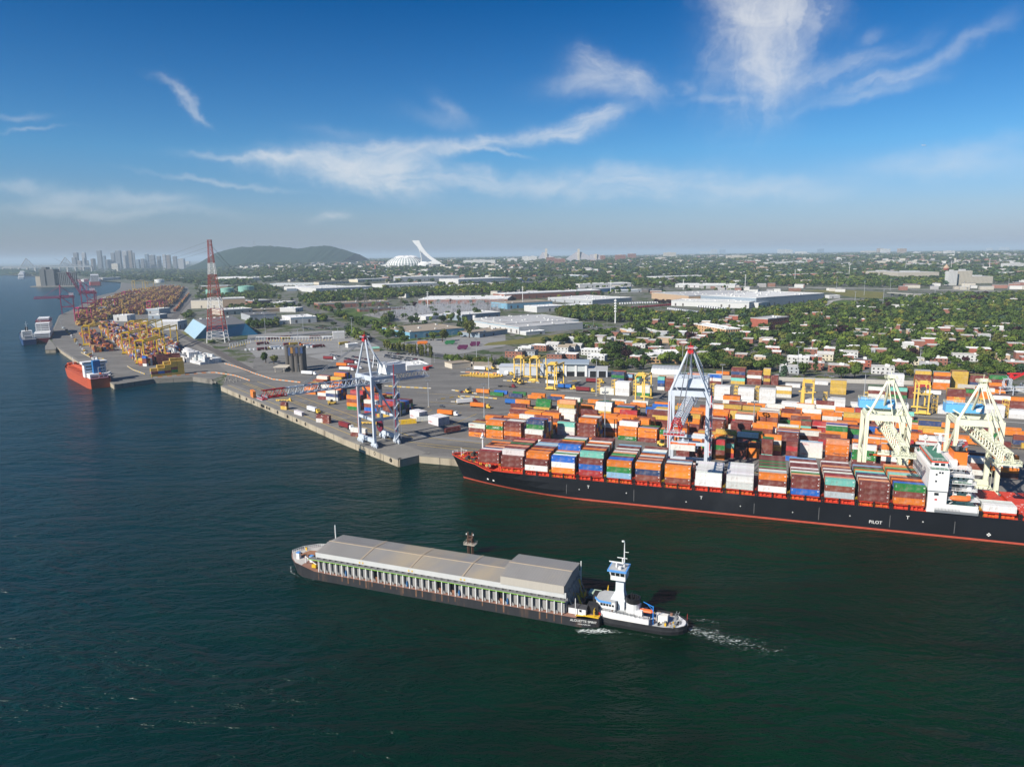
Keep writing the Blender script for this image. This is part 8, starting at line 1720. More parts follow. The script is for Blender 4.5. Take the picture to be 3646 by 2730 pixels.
# ------------------------------------------------------------------ other ships
def vessel(name, label, cat, stern, bow, beam, H_, hullm, deckm, houses, extra=None, sheer=2.0, full_=.22):
 d = bow - stern; L = d.length; t = thing(name, label, cat, stern, math.atan2(d.y, d.x)); hb = MB(); b2 = beam / 2; ss = [0, .02, .06, .12, .4, .7, .8, .88, .94, .98, 1.0]
 def w_(f, z): s = f * L; e = L * (1 - .05 * (1 - z / H_)); tt_ = (e - s) / (L * full_); a = b2 if tt_ > 1 else b2 * (1 - (1 - max(0, tt_)) ** 2); return a * (1 - .18 * max(0, (.06 - f) / .06) ** 2)
 zt_ = lambda f: H_ + sheer * max(0, (f - .8) / .2)
 for sg in (-1, 1):
  rows = [[(min(f * L, L * (1 - .05 * (1 - z / H_))) if z < H_ else f * L, sg * w_(f, z), z) for z in (-1, H_ * .15, H_ * .6, zt_(f))] for f in ss]; n = 4; vs = [p for r in rows for p in r]; fs = [(j * n + i, (j + 1) * n + i, (j + 1) * n + i + 1, j * n + i + 1) for j in range(len(rows) - 1) for i in range(n - 1)]; hb.add(vs, fs if sg < 0 else [q[::-1] for q in fs])
 a = w_(0, H_); hb.add([(0, -a, -1), (0, a, -1), (0, a, H_), (0, -a, H_)], [(0, 3, 2, 1)]); hb.build('hull', hullm, t)
 MB().loft([[(f * L, -max(0, w_(f, H_) - .3), zt_(f) - 1), (f * L, max(0, w_(f, H_) - .3), zt_(f) - 1)] for f in ss], 0, False, False).build('deck', deckm, t)
 for (f0, f1, wf, z0, z1, m, nm) in houses:
  o = MB().box(f0 * L, f1 * L, -b2 * wf, b2 * wf, z0, z1).build(nm, m, t)
  if nm == 'deckhouse':
   for k in range(max(1, int((z1 - z0) / 3))): MB().box(f0 * L - .06, f0 * L, -b2 * wf * .85, b2 * wf * .85, z0 + k * 3 + 1.2, z0 + k * 3 + 2.2).box(f0 * L + 1, f1 * L - 1, -b2 * wf - .06, -b2 * wf, z0 + k * 3 + 1.2, z0 + k * 3 + 2.2).build('window_band', GLS, o)
 mt_ = MB().cyl((L * .9, 0, H_), (L * .9, 0, H_ + 9), .35, .2, 6).cyl((houses[0][0] * L + 3, 0, H_), (houses[0][0] * L + 3, 0, max(h[4] for h in houses) + 9), .35, .2, 6); zz = max(h[4] for h in houses); mt_.beam((houses[0][0] * L + 3, -2.5, zz + 5), (houses[0][0] * L + 3, 2.5, zz + 5), .3).build('mast', SHW, t)
 if extra: extra(t, L, b2)
 return t
OR_H = mat('tanker_orange', (.42, .075, .03), .5, var=.12, scale=.15); OR_D = mat('tanker_deck', (.5, .09, .03), .6, var=.15, scale=.3); TBLUE = mat('funnel_blue', (.02, .14, .36), .5, var=.05)
def tank_extra(t, L, b2):
 pp = MB()
 for y in (-2, -1, 0, 1, 2): pp.cyl((L * .3, y, 10.5), (L * .9, y, 10.5), .3, n=6)
 for f in (.4, .5, .6, .7, .8): pp.box(L * f, L * f + .5, -b2 * .7, b2 * .7, 9.6, 10.2)
 pp.build('deck_pipe', OR_D, t); MB().rail([(L * .3, -b2 + .5, 9.6), (L * .8, -b2 + .5, 9.6)], 1.1, .12, 4).build('railing', OR_D, t)
 lb_ = MB().loft([[(3 + x, -1.5 + h * math.cos(q_), 14 + .9 * h * math.sin(q_) - x * .3) for q_ in [2 * math.pi * i / 8 for i in range(8)]] for x, h in ((0, .3), (1.5, 1.3), (6, 1.3), (7.5, .3))]); lo = lb_.build('lifeboat', MATS['lifeboat_orange'], t); MB().beam((2, -3.4, 10), (2, -3.4, 20), .6).beam((2, .4, 10), (2, .4, 20), .6).beam((2, -3.4, 20), (2, .4, 20), .6).build('davit', SHW, lo)
 MB().lathe([(.1, 24), (1.2, 25), (1.2, 26.4), (.1, 27.4)], 10, (L * .2, -b2 * .4, 0)).build('satellite_dome', SHW, t)
sA, sB = P(*full('k', 560, 1195), 0), P(*full('k', 110, 960), 0)
vessel('tanker', 'orange tanker with white bridge and blue funnel moored at the quay', 'ship', sA, sB, 21, 9.5, OR_H, OR_D, [(.13, .2, .9, 9, 22, SHW, 'deckhouse'), (.12, .2, 1.05, 22, 24.5, SHW, 'deckhouse'), (.03, .13, .75, 9, 13.5, SHW, 'deckhouse'), (.07, .12, .3, 13.5, 26, TBLUE, 'funnel'), (.92, .97, .4, 10, 12, OR_D, 'winch_house')], tank_extra)
DB = mat('hull_deep_blue', (.015, .05, .14), .5, var=.1); DR = mat('hull_dark_red', (.16, .02, .03), .5, var=.1); RS = mat('hull_red', (.45, .06, .05), .5, var=.1)
vessel('supply_ship', 'small blue hulled ship with cluttered white deck beside the pier', 'ship', P(*full('A1', 262, 1002), 0), P(*full('A1', 225, 925), 0), 19, 8, DB, STEEL, [(.35, .5, .7, 7, 16, SHW, 'deckhouse'), (.15, .3, .5, 7, 11, STEEL, 'crane_base'), (.55, .7, .5, 7, 13, SHW, 'deckhouse'), (.4, .46, .2, 16, 22, BLKP, 'funnel')])
vessel('ferry', 'tall white ferry with dark red hull moored at the pier', 'ship', P(*full('A1', 372, 985), 0), P(*full('A1', 415, 905), 0), 22, 7, DR, STEEL, [(.05, .9, .95, 7, 14, SHW, 'deckhouse'), (.3, .95, .85, 14, 26, SHW, 'deckhouse'), (.5, .9, .95, 26, 28, DR, 'bridge_band'), (.55, .85, .7, 28, 31, SHW, 'deckhouse')])
vessel('cruise_ship', 'white cruise ship far out on the river', 'ship', P(*full('A1', 185, 428), 0), P(*full('A1', 208, 385), 0), 38, 14, SHW, SHW, [(.1, .8, .9, 14, 30, SHW, 'deckhouse'), (.2, .7, .7, 30, 38, SHW, 'deckhouse'), (.3, .4, .4, 38, 48, SHW, 'funnel')])
vessel('cargo_ship', 'red hulled cargo ship berthed in the far basin', 'ship', P(*full('A1', 835, 482), 0), P(*full('A1', 830, 440), 0), 52, 18, RS, STEEL, [(.05, .3, .7, 18, 50, SHW, 'deckhouse'), (.4, .45, .1, 18, 50, STEEL, 'deck_crane'), (.7, .75, .1, 18, 50, STEEL, 'deck_crane')])
# grain elevator
ge = at('A1', 380, 490, 3); gu = ge.y / FPX / VIEWS['A1'][2]; gt = thing('grain_elevator', 'huge grey grain elevator on its own pier in the river', 'grain elevator', ge)
gm_ = mat('elevator_grey', (.1, .105, .11), .9, var=.12, scale=.03, stretch=(1, 1, .15)); GX = lambda x: (x - 380) * gu; GZ = lambda y, b=490: (b - y) * gu
MB().box(GX(275), GX(660), -8, 60, -8, 1.5).build('pier', DKC, gt)
a_ = MB();
for i in range(6): a_.cyl((GX(312) + i * 7 * gu, 10, 0), (GX(312) + i * 7 * gu, 10, GZ(405)), 3.6 * gu, n=10)
a_.build('silo_row', WALLS['beige'], gt); MB().box(GX(362), GX(402), 0, 40, 0, GZ(345)).box(GX(372), GX(412), 8, 36, 0, GZ(328)).box(GX(400), GX(478), 4, 50, 0, GZ(345)).box(GX(355), GX(375), 4, 50, 0, GZ(372)).box(GX(440), GX(480), 10, 50, 0, GZ(352)).build('headhouse', gm_, gt)
b_ = MB()
for i in range(11): b_.cyl((GX(490) + i * 16 * gu, 20, 0), (GX(490) + i * 16 * gu, 20, GZ(380)), 8.4 * gu, n=10)
b_.box(GX(482), GX(660), 14, 50, GZ(380), GZ(372)).build('silo_row', gm_, gt)
# far bridge
fb0, fb1 = far_at('A1', 60, 7000), far_at('A1', 830, 7000); fb = thing('bridge', 'hazy steel truss bridge far across the river', 'bridge', Vector((fb0.x, fb0.y, 0))); bu = 7000 / FPX / VIEWS['A1'][2]; zd = 88 + 0; L = fb1.x - fb0.x; mb2 = MB().beam((0, 0, 62), (L, 0, 62), 20, 8)
pk = [(0, 70), (.2, 74), (.27, 150), (.34, 80), (.5, 76), (.64, 80), (.71, 155), (.78, 80), (1, 70)]
for (a, h0), (b, h1) in zip(pk, pk[1:]):
 mb2.beam((a * L, 0, h0), (b * L, 0, h1), 6)
 for k in range(5): f = a + (b - a) * k / 5; hh_ = h0 + (h1 - h0) * k / 5; mb2.beam((f * L, 0, 62), (f * L, 0, hh_), 4)
mb2.build('truss', STEEL, fb)
for f in np.linspace(0, 1, 12): MB().box(f * L - 6, f * L + 6, -12, 12, -2, 60).build('pier', CONCRD, fb)
ep = at('c3', 2085, 335, 4.5); et = thing('crane_boom', 'grey lattice crane boom with red hoist lying at the yard edge', 'crane boom', ep, YA)
eb = MB(); lattice(eb, 0, 26, 7, 5, 5, 6, .4, 6); eb.rail([(-6, 0, 6), (14, 0, 6), (14, 26, 6)], 1.2, .14, 2)
for x in (-5, 4, 13):
 for y in (1, 24): eb.beam((x, y, 0), (x, y, 7), .5)
eb.beam((-6, 12, 6), (16, 12, 6), .6).beam((-6, 2, 3), (16, 2, 6), .4).beam((-6, 2, 6), (16, 2, 3), .4).build('lattice', CGREY, et); MB().beam((4, 8, 13), (14, 10, 19), 1.6).beam((0, 8, 17), (9, 9, 17.5), 1.2).cyl((3, 7, 15), (3, 10, 15), 1.6, n=10).build('hoist', CRED, et)
# ------------------------------------------------------------------ stuff: the remaining containers in one object
def boxes_mesh(name, items):
 n = len(items); base = np.array([(0, 0, 0), (1, 0, 0), (1, 1, 0), (0, 1, 0), (0, 0, 1), (1, 0, 1), (1, 1, 1), (0, 1, 1)], float)
 fc = np.array([(3, 2, 1, 0), (4, 5, 6, 7), (0, 1, 5, 4), (1, 2, 6, 5), (2, 3, 7, 6), (3, 0, 4, 7)])
 V = np.zeros((n, 8, 3)); Cc = np.ones((n, 8, 4))
 for i, (p, rz, L, W, Hh, c) in enumerate(items):
  b = base * (L, W, Hh - .06); cz, sz = math.cos(rz), math.sin(rz)
  V[i, :, 0] = p[0] + b[:, 0] * cz - b[:, 1] * sz; V[i, :, 1] = p[1] + b[:, 0] * sz + b[:, 1] * cz; V[i, :, 2] = p[2] + b[:, 2]; Cc[i, :, :3] = c
 F = (fc[None] + (np.arange(n) * 8)[:, None, None]).reshape(-1, 4)
 return quads(name, V.reshape(-1, 3), F, Cc.reshape(-1, 4))
def quads(name, V, F, col=None):
 me = bpy.data.meshes.new(name); me.vertices.add(len(V)); me.vertices.foreach_set('co', V.astype(np.float32).ravel())
 k = F.shape[1]; me.loops.add(F.size); me.loops.foreach_set('vertex_index', F.astype(np.int32).ravel()); me.polygons.add(len(F))
 me.polygons.foreach_set('loop_start', np.arange(0, F.size, k, dtype=np.int32)); me.polygons.foreach_set('use_smooth', np.zeros(len(F), dtype=bool)); me.update(calc_edges=True)
 if col is not None: a = me.color_attributes.new('col', 'FLOAT_COLOR', 'POINT'); a.data.foreach_set('color', col.astype(np.float32).ravel())
 return me
SCOAT = mat('stacked_paint', (1, 1, 1), .55, var=.08, scale=.5, attr='col', stretch=(2, 2, .4), spec=.3, wear=True)
me = boxes_mesh('stacked_containers', STUFFC); me.materials.append(SCOAT)
tag(put(me, 'stacked_containers'), 'hundreds more coloured containers packed across the port terminals', None, None, 'stuff')
# ------------------------------------------------------------------ trees
def leaf_mat(name, attr=None, objcol=False):
 m = bpy.data.materials.new(name); m.use_nodes = True; nt = m.node_tree; nt.nodes.clear(); k = G(nt)
 bs = k.n('ShaderNodeBsdfPrincipled'); o = k.n('ShaderNodeOutputMaterial'); nt.links.new(bs.outputs[0], o.inputs[0])
 if attr: a = k.n('ShaderNodeAttribute'); a.attribute_name = 'col'; col = a.outputs['Color']
 else: col = k.n('ShaderNodeObjectInfo').outputs['Color']
 nz = k.noise(k.n('ShaderNodeTexCoord').outputs['Object'], .55, 3, .6); f = k.m('MULTIPLY_ADD', k.m('SUBTRACT', nz, .5), 1.5, 1.0, clamp=False)
 cc = k.n('ShaderNodeCombineXYZ'); [k.put(cc.inputs[i], f) for i in range(3)]
 k.put(bs.inputs['Base Color'], k.mix(1, col, cc.outputs[0], 'MULTIPLY')); bs.inputs['Roughness'].default_value = .85; bs.inputs['Specular IOR Level'].default_value = .12
 return m
LEAF, LEAFS = leaf_mat('foliage'), leaf_mat('foliage_far', attr=True)
BARK = mat('bark', (.07, .05, .035), .95, var=.2)
nr = np.random.default_rng(5)
def crown(n, size, shape='round', blobs=9):
 """n leaf clumps spread over overlapping lobes inside a unit crown (radius 1, height about 1.6)"""
 vs = []; bc = []
 for _ in range(blobs):
  d = nr.normal(size=3); d /= np.linalg.norm(d); r = nr.uniform(.35, .62)
  if shape == 'cone': h = nr.uniform(0, 1); rr = (1 - h) * .5 + .08; a = nr.uniform(0, 6.28); bc.append((np.array([rr * math.cos(a) * .6, rr * math.sin(a) * .6, h * 2.2 - .6]), rr * .8 + .1))
  elif shape == 'tall': bc.append((np.array([d[0] * .3, d[1] * .3, nr.uniform(-.7, 1.1)]), nr.uniform(.3, .45)))
  else: bc.append((d * np.array([.62, .62, .42]) * nr.uniform(.5, 1.1), r))
 out = np.zeros((n, 4, 3))
 for i in range(n):
  c, r = bc[i % blobs]; d = nr.normal(size=3); d[2] = abs(d[2]) * (1 if nr.random() < .75 else -1); d /= np.linalg.norm(d)
  p = c + d * r * nr.uniform(.72, 1.06); nn = d + nr.normal(size=3) * .45; nn /= np.linalg.norm(nn); t = np.cross(nn, nr.normal(size=3)); t /= np.linalg.norm(t); b = np.cross(nn, t); s = size * nr.uniform(.6, 1.3)
  out[i] = [p - t * s - b * s * .8, p + t * s - b * s * .7, p + t * s * .9 + b * s, p - t * s * .8 + b * s * .9]
 return out
def crown_mesh(n, size, shape='round', blobs=9):
 q = crown(n, size, shape, blobs); me = quads('crown', q.reshape(-1, 3), np.arange(n * 4).reshape(-1, 4)); me.materials.append(LEAF); return me
def trunk_mesh():
 mb = MB().cyl((0, 0, 0), (.03, .02, .9), .075, .05, 7)
 for a in range(4): t = a * 1.6 + .4; mb.cyl((.02, .01, .62 + a * .06), (.42 * math.cos(t), .42 * math.sin(t), 1.15 + a * .08), .035, .015, 5)
 return mb.mesh('trunk', BARK)
TRK = trunk_mesh()
CRN = dict(round=[crown_mesh(620, .105, 'round', b) for b in (8, 10, 12, 9)], tall=[crown_mesh(480, .1, 'tall', b) for b in (9, 11)], cone=[crown_mesh(520, .09, 'cone', 16)])
HUE = {'dark green': (.037, .064, .016), 'mid green': (.066, .102, .021), 'bright green': (.112, .155, .027), 'olive green': (.105, .116, .028), 'blue-green': (.046, .08, .046), 'purple-leaved': (.032, .013, .016), 'yellow-green': (.165, .165, .027)}
tr_ = random.Random(17)
NTREE = 0
def tree(x, y, rad, h, hue, shape, where):
 global NTREE; NTREE += 1
 kind = {'round': 'deciduous_tree', 'tall': 'deciduous_tree', 'cone': 'conifer_tree'}[shape]
 t = thing(kind, '%s %s tree %s' % (hue, {'round': 'round', 'tall': 'slender', 'cone': 'pointed'}[shape], where), 'tree', (x, y, g(x, y)), tr_.uniform(0, 6.28), 'trees ' + where)
 k = put(TRK, 'trunk', t); k.scale = (h * .55, h * .55, h * .42)
 c = put(tr_.choice(CRN[shape]), 'crown', t, (0, 0, h * (.6 if shape != 'cone' else .35))); c.scale = (rad, rad * tr_.uniform(.85, 1.1), h * (.46 if shape != 'cone' else .42))
 b = HUE[hue]; j = tr_.uniform(.85, 1.2); c.color = (b[0] * j, b[1] * j, b[2] * j, 1)
def rhue(): return tr_.choices(['dark green', 'mid green', 'bright green', 'olive green', 'blue-green', 'purple-leaved', 'yellow-green'], [28, 36, 14, 13, 4, 2, 3])[0]
CANDT = []                                           # (priority distance, x, y, radius, height, hue, shape, words)
def scatter(pl, sp, rad, hgt, words, shape='round', jit=.45, keep=1.0, hue=None, avoid=True):
 x0, x1 = min(p[0] for p in pl), max(p[0] for p in pl); y0, y1 = min(p[1] for p in pl), max(p[1] for p in pl); r = 0; y = y0
 while y < y1:
  x = x0 + (r % 2) * sp / 2
  while x < x1:
   px, py = x + tr_.uniform(-jit, jit) * sp, y + tr_.uniform(-jit, jit) * sp
   if words == 'in the leafy housing quarter':
    qa, qb = (px * YU.x + py * YU.y) % 88, (px * YV.x + py * YV.y) % 78
    if qa < 9 or qb < 10: x += sp; continue
   if tr_.random() < keep and inside((px, py), pl):
    rr = tr_.uniform(*rad); sh = shape if tr_.random() > .06 or shape != 'round' else 'cone'
    if not avoid or not any(abs(px - a) < c + rr * .3 and -c - (22 if (int(a) + int(b)) % 3 else rr * .8) < py - b < c + rr * .2 for a, b, c in HOUSES if abs(py - b) < 60):
     CANDT.append((math.hypot(px, py), px, py, rr * (.55 if sh == 'cone' else 1), tr_.uniform(*hgt), hue or rhue(), sh, words))
   x += sp
  y += sp * .87; r += 1
def W(v, pts): return A2(v, pts)
scatter(RES, 12.4, (4.6, 8.4), (7, 15), 'in the leafy housing quarter', keep=.95)
scatter(W('A3', [(430, 745), (520, 700), (900, 700), (1290, 735), (1310, 795), (1000, 812), (520, 785)]), 11, (5, 7.5), (10, 15), 'in the dense wood behind the logistics building', avoid=False)
scatter(W('A2', [(400, 612), (560, 572), (1000, 545), (1640, 520), (2260, 492), (2260, 552), (1640, 575), (1100, 612), (620, 640), (470, 650)]), 16, (6, 10), (11, 17), 'in the belt before the white warehouses', avoid=False)
scatter(W('A3', [(-10, 500), (250, 495), (600, 480), (600, 525), (200, 545), (-10, 555)]), 17, (6, 10), (11, 17), 'in the belt behind the brown warehouse', avoid=False)
for pl, wd, sp in (([(495, 625), (560, 610), (640, 690), (700, 700), (690, 730), (600, 705)], 'along the long road by the brick warehouse', 12), ([(700, 745), (740, 735), (900, 800), (1020, 850), (1000, 872), (840, 815)], 'along the grass field road', 12), ([(815, 890), (900, 905), (1010, 945), (1015, 995), (930, 985), (840, 940)], 'in the thick hedge behind the crane head', 9), ([(1050, 850), (1180, 840), (1300, 905), (1310, 950), (1180, 935), (1070, 905)], 'in the clump left of the long blue warehouse', 11), ([(0, 555), (195, 565), (200, 600), (0, 610)], 'left of the long road', 15), ([(0, 665), (110, 672), (110, 690), (0, 690)], 'behind the tan factory', 12),
     ([(0, 470), (240, 520), (280, 545), (0, 540)], 'below the saw-roofed hall', 18), ([(60, 690), (250, 680), (380, 690), (370, 672), (200, 665)], 'by the tan factory', 12), ([(-20, 840), (220, 815), (230, 845), (0, 865)], 'beside the dark sloping shed', 9), ([(565, 770), (640, 790), (650, 810), (570, 800)], 'beside the loading hall', 8), ([(1170, 755), (1230, 760), (1220, 810), (1130, 805)], 'around the dark pylon', 9)):
 scatter(W('A2', pl), sp, (4.5, 7), (8, 14), wd, avoid=False)
scatter(W('A2', [(1150, 1030), (1590, 1105), (1585, 1122), (1150, 1055)]), 6.5, (2.2, 3.2), (9, 13), 'in the tree screen behind the car park', 'tall', avoid=False, hue='olive green')
scatter(W('A2', [(1700, 1140), (2212, 1175), (2260, 1200), (2212, 1210), (1690, 1165)]), 9, (3.5, 5), (7, 10), 'in the row above the terminal wall', avoid=False); scatter(W('A3', [(760, 1180), (1280, 1200), (1280, 1225), (800, 1210)]), 9.5, (4, 6), (7, 11), 'in the row behind the grey garage hall', avoid=False); scatter(W('A3', [(-40, 1160), (330, 1180), (330, 1190), (-40, 1180)]), 10, (3.5, 5), (7, 10), 'behind the yellow gantries', avoid=False)
scatter(W('A3', [(1520, 1190), (2212, 1200), (2212, 1220), (1520, 1212)]), 10, (4, 6), (8, 12), 'behind the maroon container row', avoid=False); scatter(W('A4', [(150, 1240), (640, 1240), (640, 1252), (150, 1250)]), 6, (2.5, 3.6), (3, 4), 'in the low hedge at the terminal edge', avoid=False); scatter(W('A4', [(1100, 1205), (2000, 1165), (2260, 1180), (2260, 1215), (1240, 1222)]), 10, (4, 6), (7, 12), 'behind the ochre container row', avoid=False)
scatter(W('A3', [(580, 950), (900, 900), (1000, 910), (760, 960), (600, 985), (300, 1010), (330, 985)]), 11, (4.5, 6.5), (7, 11), 'along the yellow green field', avoid=False)
scatter(W('A3', [(1290, 760), (1640, 740), (1660, 790), (1400, 810), (1300, 800)]), 12, (5, 7), (9, 13), 'beside the depot road', avoid=False); scatter(W('A3', [(1560, 735), (1930, 710), (1930, 730), (1560, 755)]), 14, (4, 5.5), (6, 8), 'of the purple rows in the depot yard', avoid=False, hue='purple-leaved', keep=.7); scatter(W('A3', [(1310, 625), (1510, 632), (1510, 650), (1310, 645)]), 13, (4, 5.5), (6, 8), 'of the purple clump by the depot wall', avoid=False, hue='purple-leaved')
scatter(W('A1', [(1590, 760), (1650, 720), (1700, 735), (1640, 785)]), 10, (4, 6), (6, 10), 'beside the railway', avoid=False); scatter(W('A1', [(1990, 680), (2212, 680), (2212, 705), (1990, 700)]), 12, (5, 7), (8, 12), 'beside the tan factory', avoid=False); scatter(W('A1', [(1700, 600), (1830, 580), (1900, 590), (2212, 555), (2212, 600), (1830, 605)]), 16, (5, 8), (9, 13), 'before the green tanks', avoid=False); scatter(W('A1', [(1815, 1000), (1990, 975), (1990, 960), (1815, 980)]), 8, (3, 4.5), (3, 5), 'around the tower foot', avoid=False)
scatter(W('A4', [(60, 690), (350, 640), (560, 600), (560, 660), (300, 700)]), 13, (5, 7), (9, 13), 'before the skylight warehouse', avoid=False); scatter(W('A4', [(0, 430), (1150, 405), (1580, 430), (1560, 465), (1100, 478), (600, 468), (0, 465)]), 20, (7, 11), (11, 17), 'along the far side of the expressway', avoid=False, keep=.7); scatter(W('A4', [(1960, 415), (2300, 400), (2300, 430), (2000, 440)]), 20, (7, 11), (11, 17), 'right of the tall towers', avoid=False)
scatter(W('A3', [(1100, 440), (1480, 470), (1480, 500), (1120, 500), (1080, 470)]), 18, (7, 10), (11, 16), 'around the metal silo', avoid=False, keep=.8); scatter(W('A3', [(300, 480), (700, 440), (1100, 430), (1060, 475), (640, 500)]), 22, (7, 10), (11, 16), 'behind the far white halls', avoid=False, keep=.45); scatter(W('A3', [(1760, 450), (2212, 430), (2212, 500), (2010, 510), (1780, 480)]), 20, (7, 10), (10, 14), 'in the far field', avoid=False, keep=.4)
scatter(W('A2', [(-60, 600), (400, 560), (1000, 640), (2260, 580), (2260, 900), (1900, 950), (1200, 900), (700, 700), (300, 690), (-60, 880)]), 42, (4.5, 8), (8, 15), 'scattered between the works and warehouses', avoid=False, keep=.5)
scatter(W('A1', [(1700, 470), (2212, 400), (2300, 700), (1750, 680)]), 40, (5, 8), (8, 14), 'scattered behind the tower', avoid=False, keep=.6)
scatter(W('A3', [(-60, 430), (1000, 430), (2260, 520), (2260, 600), (1100, 560), (-60, 640)]), 46, (5, 9), (9, 15), 'scattered among the warehouses', avoid=False, keep=.4)
for v, x, y, r, h, hue, sh, wd in [('A2', 762, 715, 12, 25, 'dark green', 'round', 'standing tall beside the brick warehouse'), ('A2', 1392, 828, 8, 16, 'dark green', 'round', 'alone before the substation'), ('A2', 1655, 815, 9, 17, 'dark green', 'round', 'before the white shed'), ('A2', 1738, 800, 7, 17, 'mid green', 'round', 'second before the white shed'), ('A2', 1802, 805, 8, 20, 'dark green', 'tall', 'between the two pale sheds'), ('A2', 1966, 765, 9, 20, 'mid green', 'round', 'beside the round white tank'), ('A2', 1582, 965, 7, 13, 'bright green', 'round', 'small one before the blue warehouse'), ('A2', 1660, 975, 9, 21, 'olive green', 'round', 'large one before the blue warehouse'), ('A2', 1895, 940, 10, 26, 'olive green', 'round', 'tallest one at the end of the blue warehouse'), ('A2', 1185, 960, 6, 11, 'mid green', 'round', 'left before the blue warehouse'), ('A2', 1330, 990, 7, 13, 'mid green', 'round', 'by the blue warehouse corner'), ('A2', 115, 1160, 6, 15, 'dark green', 'round', 'left of the dark silos'), ('A2', 185, 1170, 6, 12, 'olive green', 'round', 'brownish one touching the dark silos'), ('A2', 710, 840, 6, 9, 'dark green', 'round', 'at the corner of the small car lot'),
                                   ('A3', 410, 880, 6, 11, 'mid green', 'round', 'before the logistics offices'), ('A3', 525, 870, 4.5, 9, 'dark green', 'tall', 'second before the logistics offices'), ('A3', 470, 770, 9, 17, 'olive green', 'round', 'at the left end of the dense wood'), ('A3', 1165, 930, 11, 17, 'dark green', 'round', 'against the orange brick block'), ('A3', 970, 1110, 13, 20, 'dark green', 'round', 'very big among the white houses'), ('A3', 880, 1120, 8, 13, 'mid green', 'round', 'left of the very big one'), ('A3', 1090, 1110, 8, 15, 'dark green', 'round', 'right of the very big one'), ('A3', 710, 990, 8, 13, 'mid green', 'round', 'before the pale cream houses'), ('A3', 500, 995, 8, 13, 'mid green', 'round', 'at the left field end'), ('A3', 2050, 1110, 9, 17, 'dark green', 'cone', 'behind the grey crane stays'), ('A4', 650, 1085, 5.5, 19, 'dark green', 'cone', 'large one amid brick houses'), ('A4', 470, 1180, 4.5, 13, 'dark green', 'tall', 'before the brick house corner'), ('A4', 380, 1215, 6, 14, 'mid green', 'round', 'at the left terminal hedge'), ('A4', 210, 1235, 6, 15, 'blue-green', 'cone', 'blue one beside the maroon container end'), ('A4', 690, 1235, 8, 13, 'dark green', 'round', 'before the twin brick house'), ('A4', 800, 1230, 7, 15, 'mid green', 'round', 'right of the twin brick house'), ('A4', 1530, 1090, 12, 19, 'mid green', 'round', 'spreading over the white houses'), ('A4', 1410, 1110, 9, 16, 'mid green', 'round', 'left of the spreading one'), ('A4', 1880, 1090, 9, 14, 'olive green', 'round', 'before the red house row'), ('A4', 1725, 1110, 4.5, 9, 'purple-leaved', 'round', 'before the large white house'), ('A4', 1285, 1070, 7, 12, 'purple-leaved', 'round', 'dark one behind the lamp mast'), ('A4', 1110, 1030, 10, 15, 'dark green', 'round', 'right of the white terrace'), ('A4', 1175, 820, 12, 17, 'yellow-green', 'round', 'broad and bright above the others')]:
 p = at(v, x, y); tree(p.x, p.y, r, h, hue, sh, wd)
CANDT.sort(key=lambda t: t[0])
KEEP_T = 300 - NTREE
per = {}
for i, (d, x, y, r, h, hue, sh, wd) in enumerate(CANDT[:KEEP_T]):
 tree(x, y, r, h, hue, sh, wd)
REST = CANDT[KEEP_T:]
# far woodland between the streets
def fnoise(x, y): return math.sin(x * .0021 + 1.3 * math.sin(y * .0013)) + math.sin(y * .0017 + 2 + 1.7 * math.sin(x * .0011)) + .6 * math.sin(x * .006 + y * .004)
far = []; fr_ = random.Random(31)
PORTP = A2('A1', [(-300, 560), (440, 930), (485, 1100), (1600, 1400), (2000, 1200), (1560, 930), (1480, 800), (1800, 560), (1760, 480), (1500, 455), (1100, 440), (700, 410), (-300, 420)])
EXC = W('A2', [(400, 640), (0, 420), (1000, 430), (2260, 420), (2260, 700), (2260, 1000), (400, 1000)])
Y0 = 1500
FB = [(w_.x, w_.y, 1) for w_ in []]
bcheck = [(o.location.x, o.location.y) for o in bpy.data.objects if o.name.startswith('warehouse')]
tries = 0
while len(far) < 15000 and tries < 90000:
 tries += 1; Y = 2300 * (6.2 ** (fr_.random() ** .9)); X = Y * fr_.uniform(-.8, .8)
 if not inside((X, Y), poly) or inside((X, Y), PORTP): continue
 if fnoise(X, Y) < -.55 and fr_.random() < .8: continue
 if Y < 3300 and any(abs(X - a) < 170 and -30 < Y - b < 190 for a, b in bcheck): continue
 if any((X - a) ** 2 + (Y - b) ** 2 < c * c for a, b, c in FOOT): continue
 far.append((Y, X, Y, fr_.uniform(7, 12) * (1 + Y / 9000), fr_.uniform(10, 16) * (1 + Y / 16000), fr_.choice(['dark green', 'mid green', 'dark green', 'blue-green', 'olive green']), 'round', ''))
def forest(items, nq, size, name, label):
 protos = [crown(nq, size, 'round', 7) for _ in range(5)]; n = len(items); V = np.zeros((n, nq * 4, 3)); Cc = np.ones((n, nq * 4, 4))
 for i, (_, x, y, r, h, hue, sh, wd) in enumerate(items):
  q = protos[i % 5].reshape(-1, 3); a = fr_.uniform(0, 6.28); ca, sa = math.cos(a), math.sin(a)
  V[i, :, 0] = x + (q[:, 0] * ca - q[:, 1] * sa) * r; V[i, :, 1] = y + (q[:, 0] * sa + q[:, 1] * ca) * r; V[i, :, 2] = g(x, y) + h * .56 + q[:, 2] * h * .5
  Cc[i, :, :3] = np.array(HUE[hue]) * fr_.uniform(.8, 1.25)
 me = quads(name, V.reshape(-1, 3), np.arange(n * nq * 4).reshape(-1, 4), Cc.reshape(-1, 4)); me.materials.append(LEAFS); tag(put(me, name), label, None, None, 'stuff')
forest(REST, 110, .2, 'woodland', 'leafy tree crowns filling the housing quarter and belts'); forest(far, 34, .36, 'far_woodland', 'far green tree cover spreading to the horizon')
